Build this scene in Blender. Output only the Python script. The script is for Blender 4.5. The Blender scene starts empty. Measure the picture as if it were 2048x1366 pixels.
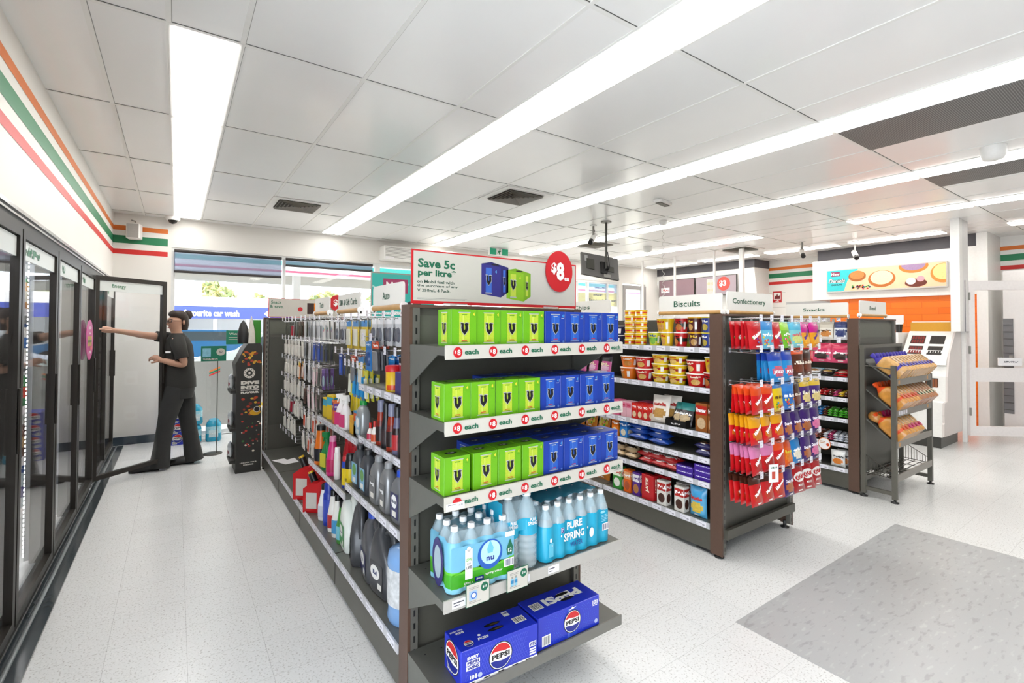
import bpy, math, random
from mathutils import Vector, Matrix
from mathutils.geometry import tessellate_polygon
random.seed(7)
R = math.radians
SC = bpy.context.scene
COL = SC.collection
HC = 1.48            # camera height above the floor
CE = HC + 1.395      # ceiling

# ------------------------------------------------------------ camera, world, sun, exposure
cam = bpy.data.cameras.new('camera'); co = bpy.data.objects.new('camera', cam); COL.objects.link(co)
cam.sensor_fit = 'HORIZONTAL'; cam.sensor_width = 36; cam.lens = 970.4 / 2048 * 36
cam.shift_y = -46.5 / 2048; cam.clip_start = .02; cam.clip_end = 300
ya, pi_, ro = R(34.7), R(1.01), R(.2)
f = Vector((math.sin(ya), math.cos(ya), 0)); rr = Vector((math.cos(ya), -math.sin(ya), 0)); uu = Vector((0, 0, 1))
f2 = f * math.cos(pi_) + uu * math.sin(pi_); u2 = uu * math.cos(pi_) - f * math.sin(pi_)
r3 = rr * math.cos(ro) + u2 * math.sin(ro); u3 = u2 * math.cos(ro) - rr * math.sin(ro)
co.matrix_world = Matrix(((r3.x, u3.x, -f2.x, 0), (r3.y, u3.y, -f2.y, 0), (r3.z, u3.z, -f2.z, HC), (0, 0, 0, 1)))
SC.camera = co
SC.view_settings.view_transform = 'Standard'; SC.view_settings.look = 'None'
SC.view_settings.gamma = 1; SC.view_settings.use_curve_mapping = False
SC.view_settings.exposure = .3
w = bpy.data.worlds.new('daylight'); SC.world = w; w.use_nodes = True
w.node_tree.nodes['Background'].inputs[0].default_value = (.86, .93, 1, 1)
w.node_tree.nodes['Background'].inputs[1].default_value = 5.5
sl = bpy.data.lights.new('sun', 'SUN'); sl.energy = 8; sl.angle = R(1); sl.color = (1, .96, .9)
so = bpy.data.objects.new('sun', sl); COL.objects.link(so); so.rotation_euler = (R(38), R(12), R(20)); so.location = (3, 20, 12)
LIGHT = 8.6          # strength of the ceiling panels
SC.cycles.max_bounces = 8; SC.cycles.diffuse_bounces = 5; SC.cycles.transparent_max_bounces = 16
SC.cycles.sample_clamp_indirect = 6

# ------------------------------------------------------------ materials
def lin(h):
    if isinstance(h, str):
        h = h.lstrip('#'); h = h if len(h) == 6 else h*2; c = [int(h[i:i+2], 16) / 255 for i in (0, 2, 4)]
    else: c = h
    return tuple(x / 12.92 if x <= .04045 else ((x + .055) / 1.055) ** 2.4 for x in c) + (1,)
_M = {}
def mat(h, rough=.45, metal=0, noise=.06, scale=40, emit=0, alpha=1, coat=0, gloss=None, bump=0):
    """procedural material: base colour broken up by a little noise"""
    key = (h, rough, metal, noise, scale, emit, alpha, coat, gloss, bump)
    if key in _M: return _M[key]
    m = bpy.data.materials.new('mat_' + str(h).strip('#')); m.use_nodes = True; nt = m.node_tree; N = nt.nodes; L = nt.links
    b = N['Principled BSDF']; out = N['Material Output']
    b.inputs['Roughness'].default_value = rough; b.inputs['Metallic'].default_value = metal
    b.inputs['Coat Weight'].default_value = coat; b.inputs['Coat Roughness'].default_value = .1
    c = lin(h)
    if not emit and max(c[:3]) - min(c[:3]) > .3 * max(c[:3]): c = tuple(x * .8 for x in c[:3]) + (1,)
    b.inputs['Base Color'].default_value = c
    if noise:
        tc = N.new('ShaderNodeTexCoord'); no = N.new('ShaderNodeTexNoise'); no.inputs['Scale'].default_value = scale
        L.new(tc.outputs['Object'], no.inputs['Vector'])
        mx = N.new('ShaderNodeMix'); mx.data_type = 'RGBA'
        mx.inputs[6].default_value = tuple(x * (1 - noise) for x in c[:3]) + (1,)
        mx.inputs[7].default_value = tuple(min(1, x * (1 + noise)) for x in c[:3]) + (1,)
        L.new(no.outputs[0], mx.inputs[0]); L.new(mx.outputs[2], b.inputs['Base Color'])
        if bump:
            bp = N.new('ShaderNodeBump'); bp.inputs['Strength'].default_value = bump; bp.inputs['Distance'].default_value = .01
            L.new(no.outputs[0], bp.inputs['Height']); L.new(bp.outputs[0], b.inputs['Normal'])
    if emit:
        b.inputs['Emission Color'].default_value = c; b.inputs['Emission Strength'].default_value = emit
    if alpha < 1:
        tr = N.new('ShaderNodeBsdfTransparent'); ms = N.new('ShaderNodeMixShader'); ms.inputs[0].default_value = alpha
        tr.inputs[0].default_value = tuple(.5 + .5 * x for x in c[:3]) + (1,)
        L.new(tr.outputs[0], ms.inputs[1]); L.new(b.outputs[0], ms.inputs[2]); L.new(ms.outputs[0], out.inputs[0])
    if gloss is not None:      # window glass: mostly clear, partly mirror
        gl = N.new('ShaderNodeBsdfGlossy'); gl.inputs['Roughness'].default_value = rough
        tr = N.new('ShaderNodeBsdfTransparent'); ms = N.new('ShaderNodeMixShader')
        lw = N.new('ShaderNodeLayerWeight'); lw.inputs[0].default_value = .5; pw = N.new('ShaderNodeMath'); pw.operation = 'POWER'; pw.inputs[1].default_value = 4
        ma = N.new('ShaderNodeMath'); ma.operation = 'MULTIPLY_ADD'; ma.inputs[1].default_value = .6; ma.inputs[2].default_value = gloss
        ma.use_clamp = True
        L.new(lw.outputs['Facing'], pw.inputs[0]); L.new(pw.outputs[0], ma.inputs[0]); L.new(ma.outputs[0], ms.inputs[0])
        tr.inputs[0].default_value = c
        L.new(tr.outputs[0], ms.inputs[1]); L.new(gl.outputs[0], ms.inputs[2]); L.new(ms.outputs[0], out.inputs[0])
    _M[key] = m
    return m
WHITE = mat('#e9e7e3', .4); CARD = mat('#c0bbb1', .5, noise=.02); GUN = mat('#55534b', .42, .25); DK = mat('#3d3c36', .5, .2)
BROWN = mat('#5d4437', .45, noise=.12, scale=60); BLACK = mat('#141414', .4); CHROME = mat('#c9c9c9', .25, .9)
GREY = mat('#8d8b85', .45); RED = mat('#d21a24', .4, noise=.02); GRN = mat('#0b6a4a', .5, noise=.02)
PAPER = mat('#ece9ea', .55, noise=.02); INK = mat('#4a4a52', .6, noise=0); SIGNW = mat('#dedbd4', .5, noise=.02); INKL = mat('#a3a1aa', .6, noise=0); SGN = mat('#0f5a3c', .5, noise=.02); WOOD = mat('#c99a5b', .5, noise=.15, scale=30)
SHELF = mat('#6a6a64', .38, .45); STRIP = mat('#c3c3c8', .3, .2, noise=.03); LAB = mat('#e4e2ea', .45, noise=.0)

def nodes(name):
    m = bpy.data.materials.new(name); m.use_nodes = True
    return m, m.node_tree.nodes, m.node_tree.links, m.node_tree.nodes['Principled BSDF']
def floor_mat(name, base, dark, light, tile, speck, stretch=(1, 1, 1), grid=(.06, .18), line=.7):
    m, N, L, b = nodes(name)
    tc = N.new('ShaderNodeTexCoord'); mp = N.new('ShaderNodeMapping'); mp.inputs['Scale'].default_value = stretch
    L.new(tc.outputs['Object'], mp.inputs[0])
    n1 = N.new('ShaderNodeTexNoise'); n1.inputs['Scale'].default_value = speck; n1.inputs['Detail'].default_value = 3; L.new(mp.outputs[0], n1.inputs['Vector'])
    cr = N.new('ShaderNodeValToRGB'); e = cr.color_ramp.elements
    e[0].position = .33; e[0].color = lin(dark); e[1].position = .43; e[1].color = lin(base)
    k = cr.color_ramp.elements.new(.6); k.color = lin(base); k = cr.color_ramp.elements.new(.7); k.color = lin(light)
    L.new(n1.outputs[0], cr.inputs[0]); col = cr.outputs[0]
    n2 = N.new('ShaderNodeTexNoise'); n2.inputs['Scale'].default_value = 1.3; n2.inputs['Detail'].default_value = 4; L.new(tc.outputs['Object'], n2.inputs['Vector'])
    r2 = N.new('ShaderNodeMapRange'); r2.inputs[3].default_value = .93; r2.inputs[4].default_value = 1.05; L.new(n2.outputs[0], r2.inputs[0])
    mm = N.new('ShaderNodeMix'); mm.data_type = 'RGBA'; mm.blend_type = 'MULTIPLY'; mm.inputs[0].default_value = 1
    L.new(col, mm.inputs[6]); L.new(r2.outputs[0], mm.inputs[7]); col = mm.outputs[2]
    if tile:
        br = N.new('ShaderNodeTexBrick'); br.offset = 0; br.inputs['Scale'].default_value = 1
        br.inputs['Brick Width'].default_value = tile; br.inputs['Row Height'].default_value = tile
        br.inputs['Mortar Size'].default_value = .0011; br.inputs['Mortar Smooth'].default_value = .3
        br.inputs['Color1'].default_value = (1, 1, 1, 1); br.inputs['Color2'].default_value = (.965, .965, .965, 1); br.inputs['Mortar'].default_value = (line, line, line, 1)
        m2 = N.new('ShaderNodeMapping'); m2.inputs['Location'].default_value = (-grid[0], -grid[1], 0); L.new(tc.outputs['Object'], m2.inputs[0]); L.new(m2.outputs[0], br.inputs['Vector'])
        m3 = N.new('ShaderNodeMix'); m3.data_type = 'RGBA'; m3.blend_type = 'MULTIPLY'; m3.inputs[0].default_value = 1
        L.new(col, m3.inputs[6]); L.new(br.outputs[0], m3.inputs[7]); col = m3.outputs[2]
    L.new(col, b.inputs['Base Color'])
    b.inputs['Roughness'].default_value = .25
    return m
M_FLOOR = floor_mat('vinyl_tile', '#dbdbda', '#b4b2ae', '#e6e5e2', .3, 110)
M_PATCH = floor_mat('grey_vinyl_tile', '#a9a9a9', '#9b9b9b', '#b2b2b2', 0, 14, (.8, 2.6, 1))

# ------------------------------------------------------------ mesh builder
_TX = {}
def text_shape(s, bold=.0, shear=0.):
    k = (s, bold, shear)
    if k not in _TX:
        cu = bpy.data.curves.new('t', 'FONT'); cu.body = s; cu.offset = bold; cu.resolution_u = 2; cu.shear = shear
        ob = bpy.data.objects.new('t', cu); me = bpy.data.meshes.new_from_object(ob)
        vs = [(v.co.x, v.co.y) for v in me.vertices]; fs = [tuple(p.vertices) for p in me.polygons]
        bpy.data.objects.remove(ob); bpy.data.curves.remove(cu); bpy.data.meshes.remove(me)
        if vs:
            x0 = min(v[0] for v in vs); x1 = max(v[0] for v in vs); y0 = min(v[1] for v in vs); y1 = max(v[1] for v in vs)
            vs = [((x - x0) / (x1 - x0 or 1) - .5, (y - y0) / (y1 - y0 or 1) - .5) for x, y in vs]
            _TX[k] = (vs, fs, (x1 - x0) / (y1 - y0 or 1))
        else: _TX[k] = ([], [], 1)
    return _TX[k]
# print that cannot be read in the photograph is built as illegible strokes
ILLEGIBLE = set('BAR OIL COOL RED CABLE PLUG Card Bowl Cup Hot Ramen Grain Nuts Bites Choc Fruit Blue Sour Sweet Jelly Fruits Crisp Shape POP Lolly Chips_ TIM Milk Dairy_ Juice Sports Air Cadbury TimTam Coconut Bites nuts fruit KOALA Cookie COOKIES Minis Minties ENERGY 1 CODE'.split()) | {'any 2 for', '2 for $6', 'CAR CARE', 'MOTORING', 'Iced Coffee', 'Staff only', 'Dairy_', 'Spring Water', 'HELLO', '*Local', 'FIRE'}
class MB:
    def __init__(s): s.v = []; s.f = []; s.m = []; s.ms = []; s.sm = []
    def mi(s, m):
        if m not in s.ms: s.ms.append(m)
        return s.ms.index(m)
    def add(s, vs, fs, m, smooth=False):
        o = len(s.v); s.v += [tuple(v) for v in vs]
        for i, f_ in enumerate(fs):
            s.f.append([o + k for k in f_]); s.m.append(s.mi(m[i] if isinstance(m, list) else m)); s.sm.append(smooth)
        return s
    def box(s, x0, x1, y0, y1, z0, z1, m, bev=0):
        if bev:
            b = min(bev, (x1-x0)/2.01, (y1-y0)/2.01)
            prof = [(x0+b, y0), (x1-b, y0), (x1, y0+b), (x1, y1-b), (x1-b, y1), (x0+b, y1), (x0, y1-b), (x0, y0+b)]
            c = ((x0+x1)/2, (y0+y1)/2)
            def ins(p): return (p[0] + (b if p[0] < c[0] else -b) * .7, p[1] + (b if p[1] < c[1] else -b) * .7)
            vs = [ins(p) + (z0,) for p in prof] + [p + (z0+b*.7,) for p in prof] + [p + (z1-b*.7,) for p in prof] + [ins(p) + (z1,) for p in prof]
            fs = [tuple(range(7, -1, -1)), tuple(range(24, 32))]
            for r_ in range(3):
                for i in range(8): j = (i+1) % 8; fs.append((r_*8+i, r_*8+j, r_*8+8+j, r_*8+8+i))
            return s.add(vs, fs, m)
        vs = [(x0,y0,z0),(x1,y0,z0),(x1,y1,z0),(x0,y1,z0),(x0,y0,z1),(x1,y0,z1),(x1,y1,z1),(x0,y1,z1)]
        return s.add(vs, [(0,3,2,1),(4,5,6,7),(0,1,5,4),(1,2,6,5),(2,3,7,6),(3,0,4,7)], m)
    def quad(s, a, b, c, d, m): return s.add([a, b, c, d], [(0, 1, 2, 3)], m)
    def prism(s, pts, z0, z1, m, plane='xy', side=None):
        """extrude a 2D outline; plane xy -> along z, xz -> along y, yz -> along x"""
        n = len(pts)
        def P(p, t): return {'xy': (p[0], p[1], t), 'xz': (p[0], t, p[1]), 'yz': (t, p[0], p[1])}[plane]
        tri = tessellate_polygon([[Vector((p[0], p[1], 0)) for p in pts]])
        vs = [P(p, z0) for p in pts] + [P(p, z1) for p in pts]
        fs = [tuple(t) for t in tri] + [tuple(n + k for k in t) for t in tri]
        s.add(vs, fs, m)
        return s.add(vs, [(i, (i+1) % n, n + (i+1) % n, n + i) for i in range(n)], side or m)
    def loft(s, secs, m, n=16, cap=True, smooth=True, axis='z', tag=None):
        """secs: (t, rx, ry, ox, oy, power[, mat]) superellipse sections stacked along an axis"""
        o = []; mm = []
        for sc in secs:
            t, rx, ry = sc[:3]; ox = sc[3] if len(sc) > 3 else 0; oy = sc[4] if len(sc) > 4 else 0; pw = sc[5] if len(sc) > 5 else 2
            for i in range(n):
                a = 2 * math.pi * (i + .5) / n; c_, s_ = math.cos(a), math.sin(a)
                x = ox + rx * math.copysign(abs(c_) ** (2 / pw), c_); y = oy + ry * math.copysign(abs(s_) ** (2 / pw), s_)
                o.append({'z': (x, y, t), 'y': (x, t, y), 'x': (t, x, y)}[axis])
        fs = []
        for k in range(len(secs) - 1):
            mk = secs[k][6] if len(secs[k]) > 6 else m
            for i in range(n):
                j = (i + 1) % n; fs.append((k*n+i, k*n+j, k*n+n+j, k*n+n+i)); mm.append(mk)
        s.add(o, fs, mm, smooth)
        if cap: s.add(o[:n], [tuple(range(n-1, -1, -1))], mm[0]); s.add(o[-n:], [tuple(range(n))], mm[-1])
        return s
    def lathe(s, prof, m, n=16, **k): return s.loft([(z, r_, r_, 0, 0, 2) + ((q[0],) if q else ()) for r_, z, *q in prof], m, n, **k)
    def tube(s, pts, r_, m, n=6, smooth=True):
        pts = [Vector(p) for p in pts]; o = []; up = Vector((0, 0, 1))
        for i, p in enumerate(pts):
            d = (pts[min(i+1, len(pts)-1)] - pts[max(i-1, 0)]).normalized()
            a = d.cross(up if abs(d.z) < .95 else Vector((1, 0, 0))).normalized(); b = d.cross(a)
            rad = r_[i] if isinstance(r_, (list, tuple)) else r_
            for k in range(n):
                t = 2 * math.pi * k / n; o.append(p + a * math.cos(t) * rad + b * math.sin(t) * rad)
        fs = [(k*n+i, k*n+(i+1) % n, k*n+n+(i+1) % n, k*n+n+i) for k in range(len(pts)-1) for i in range(n)]
        s.add(o, fs, m, smooth); s.add(o[:n], [tuple(range(n-1, -1, -1))], m); return s.add(o[-n:], [tuple(range(n))], m)
    # ---- flat marks printed on a surface; fr maps (x, y, lift) to 3D
    def shape(s, fr, vs, fs, m, lift=.0006): return s.add([fr(x, y, lift) for x, y in vs], fs, m)
    def rect(s, fr, x0, y0, x1, y1, m, lift=.0006, nx=1, ny=1):
        vs = [(x0 + (x1-x0)*i/nx, y0 + (y1-y0)*j/ny) for j in range(ny+1) for i in range(nx+1)]
        fs = [(j*(nx+1)+i, j*(nx+1)+i+1, (j+1)*(nx+1)+i+1, (j+1)*(nx+1)+i) for j in range(ny) for i in range(nx)]
        return s.shape(fr, vs, fs, m, lift)
    def poly(s, fr, pts, m, lift=.0006):
        tri = tessellate_polygon([[Vector((p[0], p[1], 0)) for p in pts]])
        return s.shape(fr, pts, [tuple(t) for t in tri], m, lift)
    def disc(s, fr, cx, cy, rx, ry, m, lift=.0006, n=20, a0=0, a1=360):
        vs = [(cx, cy)] + [(cx + rx*math.cos(R(a0+(a1-a0)*i/n)), cy + ry*math.sin(R(a0+(a1-a0)*i/n))) for i in range(n+1)]
        return s.shape(fr, vs, [(0, i+1, i+2) for i in range(n)], m, lift)
    def text(s, fr, t, cx, cy, h, m, w=None, bold=.01, lift=.0009, al='c', rot=0, shear=0.):
        vs, fs, asp = text_shape(t, bold, shear)
        W = w or h * asp
        if t in ILLEGIBLE:
            q = random.Random(t + str(round(h, 4))); vs, fs = [], []; x = -.5; n = max(3, len(t)) * 2 - 1
            for k in range(n):
                x1 = x + 1 / n; a, b_ = q.choice(((-.5, .15), (-.5, .5), (-.2, .2), (-.5, -.15), (-.1, .4)))
                o = len(vs); vs += [(x, a), (x1, a + q.uniform(-.1, .1)), (x1, b_), (x, b_ + q.uniform(-.1, .1))]; fs.append((o, o+1, o+2, o+3)); x = x1 if q.random() < .6 else x1 + .25 / n
        ox = {'c': cx, 'l': cx + W/2, 'r': cx - W/2}[al]; c_, s_ = math.cos(R(rot)), math.sin(R(rot))
        return s.shape(fr, [(ox + x*W*c_ - y*h*s_, cy + x*W*s_ + y*h*c_) for x, y in vs], fs, m, lift)
    def mesh(s, name='m'):
        me = bpy.data.meshes.new(name); me.from_pydata(s.v, [], s.f)
        for m in s.ms: me.materials.append(m)
        me.polygons.foreach_set('material_index', s.m); me.polygons.foreach_set('use_smooth', s.sm); me.update()
        return me
    def build(s, name, parent=None, loc=(0, 0, 0), rz=0, **k):
        return link(name, s.mesh(name), parent, loc, rz, **k)
def frame(o, r_, u_):
    """flat frame: origin, right and up vectors; lift goes towards the viewer"""
    o, r_, u_ = Vector(o), Vector(r_).normalized(), Vector(u_).normalized(); n = r_.cross(u_)
    return lambda x, y, l=0: o + r_*x + u_*y + n*l
FRONT = lambda y, x=0, z=0: frame((x, y, z), (1, 0, 0), (0, 0, 1))       # faces -Y
LEFT = lambda x, y=0, z=0: frame((x, y, z), (0, -1, 0), (0, 0, 1))       # faces -X
TOP = lambda z, x=0, y=0: frame((x, y, z), (1, 0, 0), (0, 1, 0))
_labels = {}
def tag(o, label=None, cat=None, group=None, kind=None):
    if label: o['label'] = label; _labels.setdefault(label, []).append(o.name)
    if cat: o['category'] = cat
    if group: o['group'] = group
    if kind: o['kind'] = kind
    return o
def link(name, data, parent=None, loc=(0, 0, 0), rz=0, label=None, cat=None, group=None, kind=None, rx=0, ry=0):
    o = bpy.data.objects.new(name, data); COL.objects.link(o); o.parent = parent; o.location = loc; o.rotation_euler = (rx, ry, rz)
    return tag(o, label, cat, group, kind)
def empty(name, loc=(0, 0, 0), rz=0, **k): return link(name, None, None, loc, rz, **k)
def struct(name, mb, **k): return mb.build(name, kind='structure', **k)
class Kind:
    """one kind of product: a root mesh, parts and the parts' own parts"""
    def __init__(s, name, cat, root, parts=()): s.name = name; s.cat = cat; s.root = root.mesh(name) if isinstance(root, MB) else root; s.parts = [(n, p.mesh(n) if isinstance(p, MB) else p) for n, p in parts]
    def put(s, label, loc, rz=0, group=None, rx=0, ry=0, sc=None):
        o = link(s.name, s.root, None, loc, rz, label, s.cat, group, rx=rx, ry=ry)
        if sc: o.scale = sc
        for n, p in s.parts: link(n, p, o)
        return o
ORD = ['first','second','third','fourth','fifth','sixth','seventh','eighth','ninth','tenth','eleventh','twelfth','thirteenth','fourteenth','fifteenth','sixteenth','seventeenth','eighteenth','nineteenth','twentieth']
def nth(i, n, side='left'):
    if n == 1: return 'only one'
    if i == 0: return 'leftmost' if side == 'left' else 'nearest'
    if i == n - 1: return 'rightmost' if side == 'left' else 'farthest'
    return ORD[i] + (' from left' if side == 'left' else ' nearest')

# ------------------------------------------------------------ the room
WL = mat('#e6e3dd', .5, noise=.02, scale=3); CEILM = mat('#f3f2f0', .3, noise=.03, scale=2, coat=.25); BAR = mat('#ecebe7', .4, noise=.02)
ORA = mat('#f07d22', .45, noise=.02); SGR = mat('#1c8757', .45, noise=.02); SRE = mat('#e0241f', .45, noise=.02)
CHAR = mat('#4a474c', .5); NAVY = mat('#33424f', .45)
b = MB(); b.box(-1.7, 11.2, -4, 7.95, -.1, 0, M_FLOOR); struct('floor', b)
b = MB(); b.box(2.33, 4.49, -1.2, 1.385, 0, .0012, M_PATCH)
tag(b.build('floor_mat'), 'long grey marbled vinyl patch let into the pale speckled floor', 'floor patch')
b = MB(); b.box(-.75, 10.4, -4, 7.9, CE, CE + .1, CEILM); struct('ceiling', b)
XO, YO = -.046, 2.717
xs = [XO + .3*k for k in (-1, 0, 1, 3, 5, 6, 7, 9, 11, 12, 13, 15, 17, 18, 19, 21, 23, 24, 25, 27, 29, 30, 31, 33)]
ysl = [YO + 1.2*k for k in range(-5, 5)]
b = MB(); LN = mat('#55544f', .7, noise=0)  # thin dark lines along one side of each bar are painted shadow gaps
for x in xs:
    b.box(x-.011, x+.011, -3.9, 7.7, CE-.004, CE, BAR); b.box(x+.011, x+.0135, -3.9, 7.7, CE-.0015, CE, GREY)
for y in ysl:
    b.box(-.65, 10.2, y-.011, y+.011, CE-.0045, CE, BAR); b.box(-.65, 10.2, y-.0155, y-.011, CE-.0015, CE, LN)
struct('trim_1', b)
M_LIT = mat('#fffdf8', .5, noise=0, emit=LIGHT)
fr_ = MB(); fr_.box(-.15, .15, -.6, .6, -.006, -.001, BAR); dif = MB(); dif.box(-.134, .134, -.584, .584, -.012, -.006, M_LIT)
K_LIGHT = Kind('ceiling_light', 'ceiling light', fr_, [('diffuser', dif)])
strips = [(0.5, [YO+.6+1.2*k for k in range(0, 4)], 'in the fridge aisle row'), (6.5, [YO+.6+1.2*k for k in range(-3, 4)], 'in the drink display row'),
          (12.5, [YO+.6+1.2*k for k in range(-3, 4)], 'in the biscuit row'), (18.5, [YO+.6+1.2*k for k in range(-3, 4)], 'in the snack row'),
          (24.5, [YO+.6+1.2*k for k in (-3, -2, -1, 1, 2, 3)], 'in the counter row'), (30.5, [.94, 2.78, 4.15, 5.55, 6.9], 'in the menu wall row')]
for u_, ys_, w_ in strips:
    for i, y in enumerate(ys_): K_LIGHT.put('flat lit ceiling panel %s, %s' % (w_, nth(i, len(ys_), 'near')), (XO + .3*u_, y, CE), 0, 'flat light panels in the ceiling')
# perforated grey grilles
gm, N, L, bs = nodes('perforated_metal'); tc = N.new('ShaderNodeTexCoord'); vo = N.new('ShaderNodeTexVoronoi'); vo.inputs['Scale'].default_value = 90; vo.inputs['Randomness'].default_value = 0
cr = N.new('ShaderNodeValToRGB'); cr.color_ramp.elements[0].position = .35; cr.color_ramp.elements[0].color = lin('#3c3b3a'); cr.color_ramp.elements[1].position = .45; cr.color_ramp.elements[1].color = lin('#8b8a88')
L.new(tc.outputs['Object'], vo.inputs['Vector']); L.new(vo.outputs['Distance'], cr.inputs[0]); L.new(cr.outputs[0], bs.inputs['Base Color'])
for x0, x1, wd in ((XO+.3*13, XO+.3*15, 'broad'), (XO+.3*19, XO+.3*20.7, 'narrower')):
    for y1 in (1.517, .317):
        b = MB(); b.box(x0+.012, x1-.012, y1-1.188, y1-.012, CE-.008, CE-.001, gm)
        tag(b.build('ceiling_grille'), '%s grey perforated return air grille in the ceiling, %s one' % (wd, 'far' if y1 > 1 else 'near'), 'ceiling grille', 'perforated ceiling grilles')
# square four way diffusers
def diffuser(cx, cy, lab):
    t = empty('ceiling_vent', (cx, cy, CE), 0, label=lab, cat='air vent', group='square air vents')
    b = MB(); b.box(-.29, .29, -.29, .29, -.012, -.002, WHITE); b.box(-.22, .22, -.22, .22, -.0125, -.012, mat('#4b463f', .7)); b.build('vent_frame', t)
    b = MB()
    for k in range(6):
        a = .215 - k*.036; c = a - .02
        for q in range(4):
            ca, sa = [(1, 0), (0, 1), (-1, 0), (0, -1)][q]; rot = lambda x, y, z: (x*ca - y*sa, x*sa + y*ca, z)
            b.add([rot(-a, -a, -.03), rot(a, -a, -.03), rot(c, -c, -.012), rot(-c, -c, -.012)], [(0, 1, 2, 3), (3, 2, 1, 0)], mat('#b9b5ad', .5))
    b.build('louvre', t)
for c in ((1.13, 6.0, 'square louvred air vent in the ceiling near the left shop window'), (2.96, 4.22, 'square louvred air vent in the ceiling above the save sign'), (5.78, 5.9, 'square louvred air vent in the ceiling above the hanging screen'), (8.2, 4.75, 'square louvred air vent in the ceiling over the counter poles')): diffuser(*c)

def stripes(mb, fr, x0, x1):
    for z0, z1, m in ((2.37, 2.432, SRE), (2.505, 2.6, SGR), (2.665, 2.725, ORA)): mb.rect(fr, x0, z0, x1, z1, m, .0015)
b = MB(); b.box(-.78, -.65, -4, 7.7, 2.03, CE, WL); fr = frame((-.65, 0, 0), (0, 1, 0), (0, 0, 1)); stripes(b, fr, -4, 7.7); struct('wall_left', b)
# the painted stripes have to face +X
b = MB(); b.box(-.78, 11, -4.1, -4, 0, CE, mat('#6f6c66', .6)); struct('wall_rear', b)
b = MB(); b.box(-1.7, -.06, 7.7, 7.86, 0, CE, WL); b.box(-.06, 9.65, 7.7, 7.86, 2.5, CE, WL); b.box(8.3, 8.42, 7.7, 7.86, 0, 2.5, WL); b.box(9.2, 10.4, 7.7, 7.86, 0, 2.5, WL)
stripes(b, FRONT(7.7), -.65, -.1); struct('wall_back', b)
b = MB(); b.box(-.65, -.1, 7.685, 7.7, 0, .1, NAVY); struct('baseboard_back', b)
GLASS = mat('#ffffff', .02, gloss=.02); FR = mat('#dcdcda', .4)
def window(n, x0, x1, mull, z0=.02, z1=2.5):
    b = MB(); b.box(x0, x1, 7.71, 7.78, z0, z0+.05, FR); b.box(x0, x1, 7.71, 7.78, z1-.05, z1, FR)
    for x in [x0] + list(mull) + [x1-.04]: b.box(x, x+.04, 7.712, 7.778, z0, z1, FR)
    o = struct('window_%d' % n, b)
    g = MB(); g.box(x0+.04, x1-.04, 7.742, 7.75, z0+.05, z1-.05, GLASS); g.build('window_pane', o)
window(1, -.06, 2.68, (1.27,)); window(2, 2.68, 6.2, (4.4,)); window(3, 6.2, 8.3, (7.02, 7.33, 7.93))
b = MB(); ALU = mat('#a9a8a6', .4, .4)
b.box(8.42, 8.5, 7.68, 7.8, 0, 2.45, ALU); b.box(9.12, 9.2, 7.68, 7.8, 0, 2.45, ALU); b.box(8.5, 9.12, 7.68, 7.8, 2.36, 2.45, ALU); b.box(8.5, 9.12, 7.68, 7.8, 0, .1, ALU); o = struct('door_1', b)
b = MB(); b.box(8.5, 9.12, 7.735, 7.745, .1, 2.36, GLASS); b.build('door_pane', o)
b = MB(); b.box(8.53, 8.56, 7.64, 7.68, 1.0, 1.25, CHROME); b.build('door_handle', o)
# sun blinds, poster, entrance header
BL = mat('#a9b4cc', .7, noise=.03, alpha=.42); BLK = mat('#2d2725', .6)
for x0, x1, z0, z1, wh in ((-.03, 1.245, 2.2, 2.44, 'lowered farther, on the left pane of the shop window'), (1.3, 2.58, 2.375, 2.44, 'almost rolled up, on the right pane of the shop window')):
    t = empty('roller_blind', (0, 7.66, 0), 0, label='see-through grey roller blind ' + wh, cat='blind', group='roller blinds in the shop window')
    b = MB(); b.tube([(x0, 0, z1+.015), (x1, 0, z1+.015)], .02, BLK, 8); b.build('blind_roll', t)
    b = MB(); b.box(x0, x1, -.001, .001, z0, z1, BL); b.build('blind_cloth', t)
    b = MB(); b.box(x0, x1, -.008, .008, z0-.03, z0, BLK); b.build('blind_rail', t)
t = empty('air_curtain', (3.3, 7.7, 2.55), 0, label='long white ribbed air curtain box over the entrance at the shop front', cat='air curtain')
b = MB(); b.box(-.6, .8, -.24, 0, 0, .22, WHITE, .01)
for k in range(8): b.box(-.58, .78, -.243, -.24, .03+.022*k, .036+.022*k, GREY)
b.build('housing', t); b = MB(); b.rect(FRONT(-.2445), -.58, .005, -.44, .045, PAPER, 0); b.build('notice', t)
TEAL = mat('#2fb5ab', .4, noise=.03); PLUM = mat('#a0305f', .4, noise=.02)
t = empty('window_poster', (2.3, 6.9, 1.25), 0, label='teal advertising poster board reading New behind the auto products sign', cat='poster')
b = MB(); b.box(0, 1.0, -.01, .01, 0, 1.02, GREY); fr = FRONT(-.0105); b.rect(fr, .015, .015, .985, 1.0, TEAL)
b.poly(fr, [(.02+.05*k, .83-.06*math.sin(k*.5)) for k in range(12)] + [(.02+.05*k, .80-.06*math.sin(k*.5)) for k in range(11, -1, -1)], mat('#9fdcd6', .4), .001)
b.rect(fr, .18, .72, .56, .93, PLUM, .0014); b.text(fr, 'New', .37, .825, .12, WHITE, w=.29, bold=.04, lift=.002)
b.disc(fr, .66, .52, .14, .1, mat('#33212c', .4), .001); b.text(fr, 'ls', .66, .52, .12, WHITE, bold=.05, lift=.002); b.build('board', t)
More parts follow.
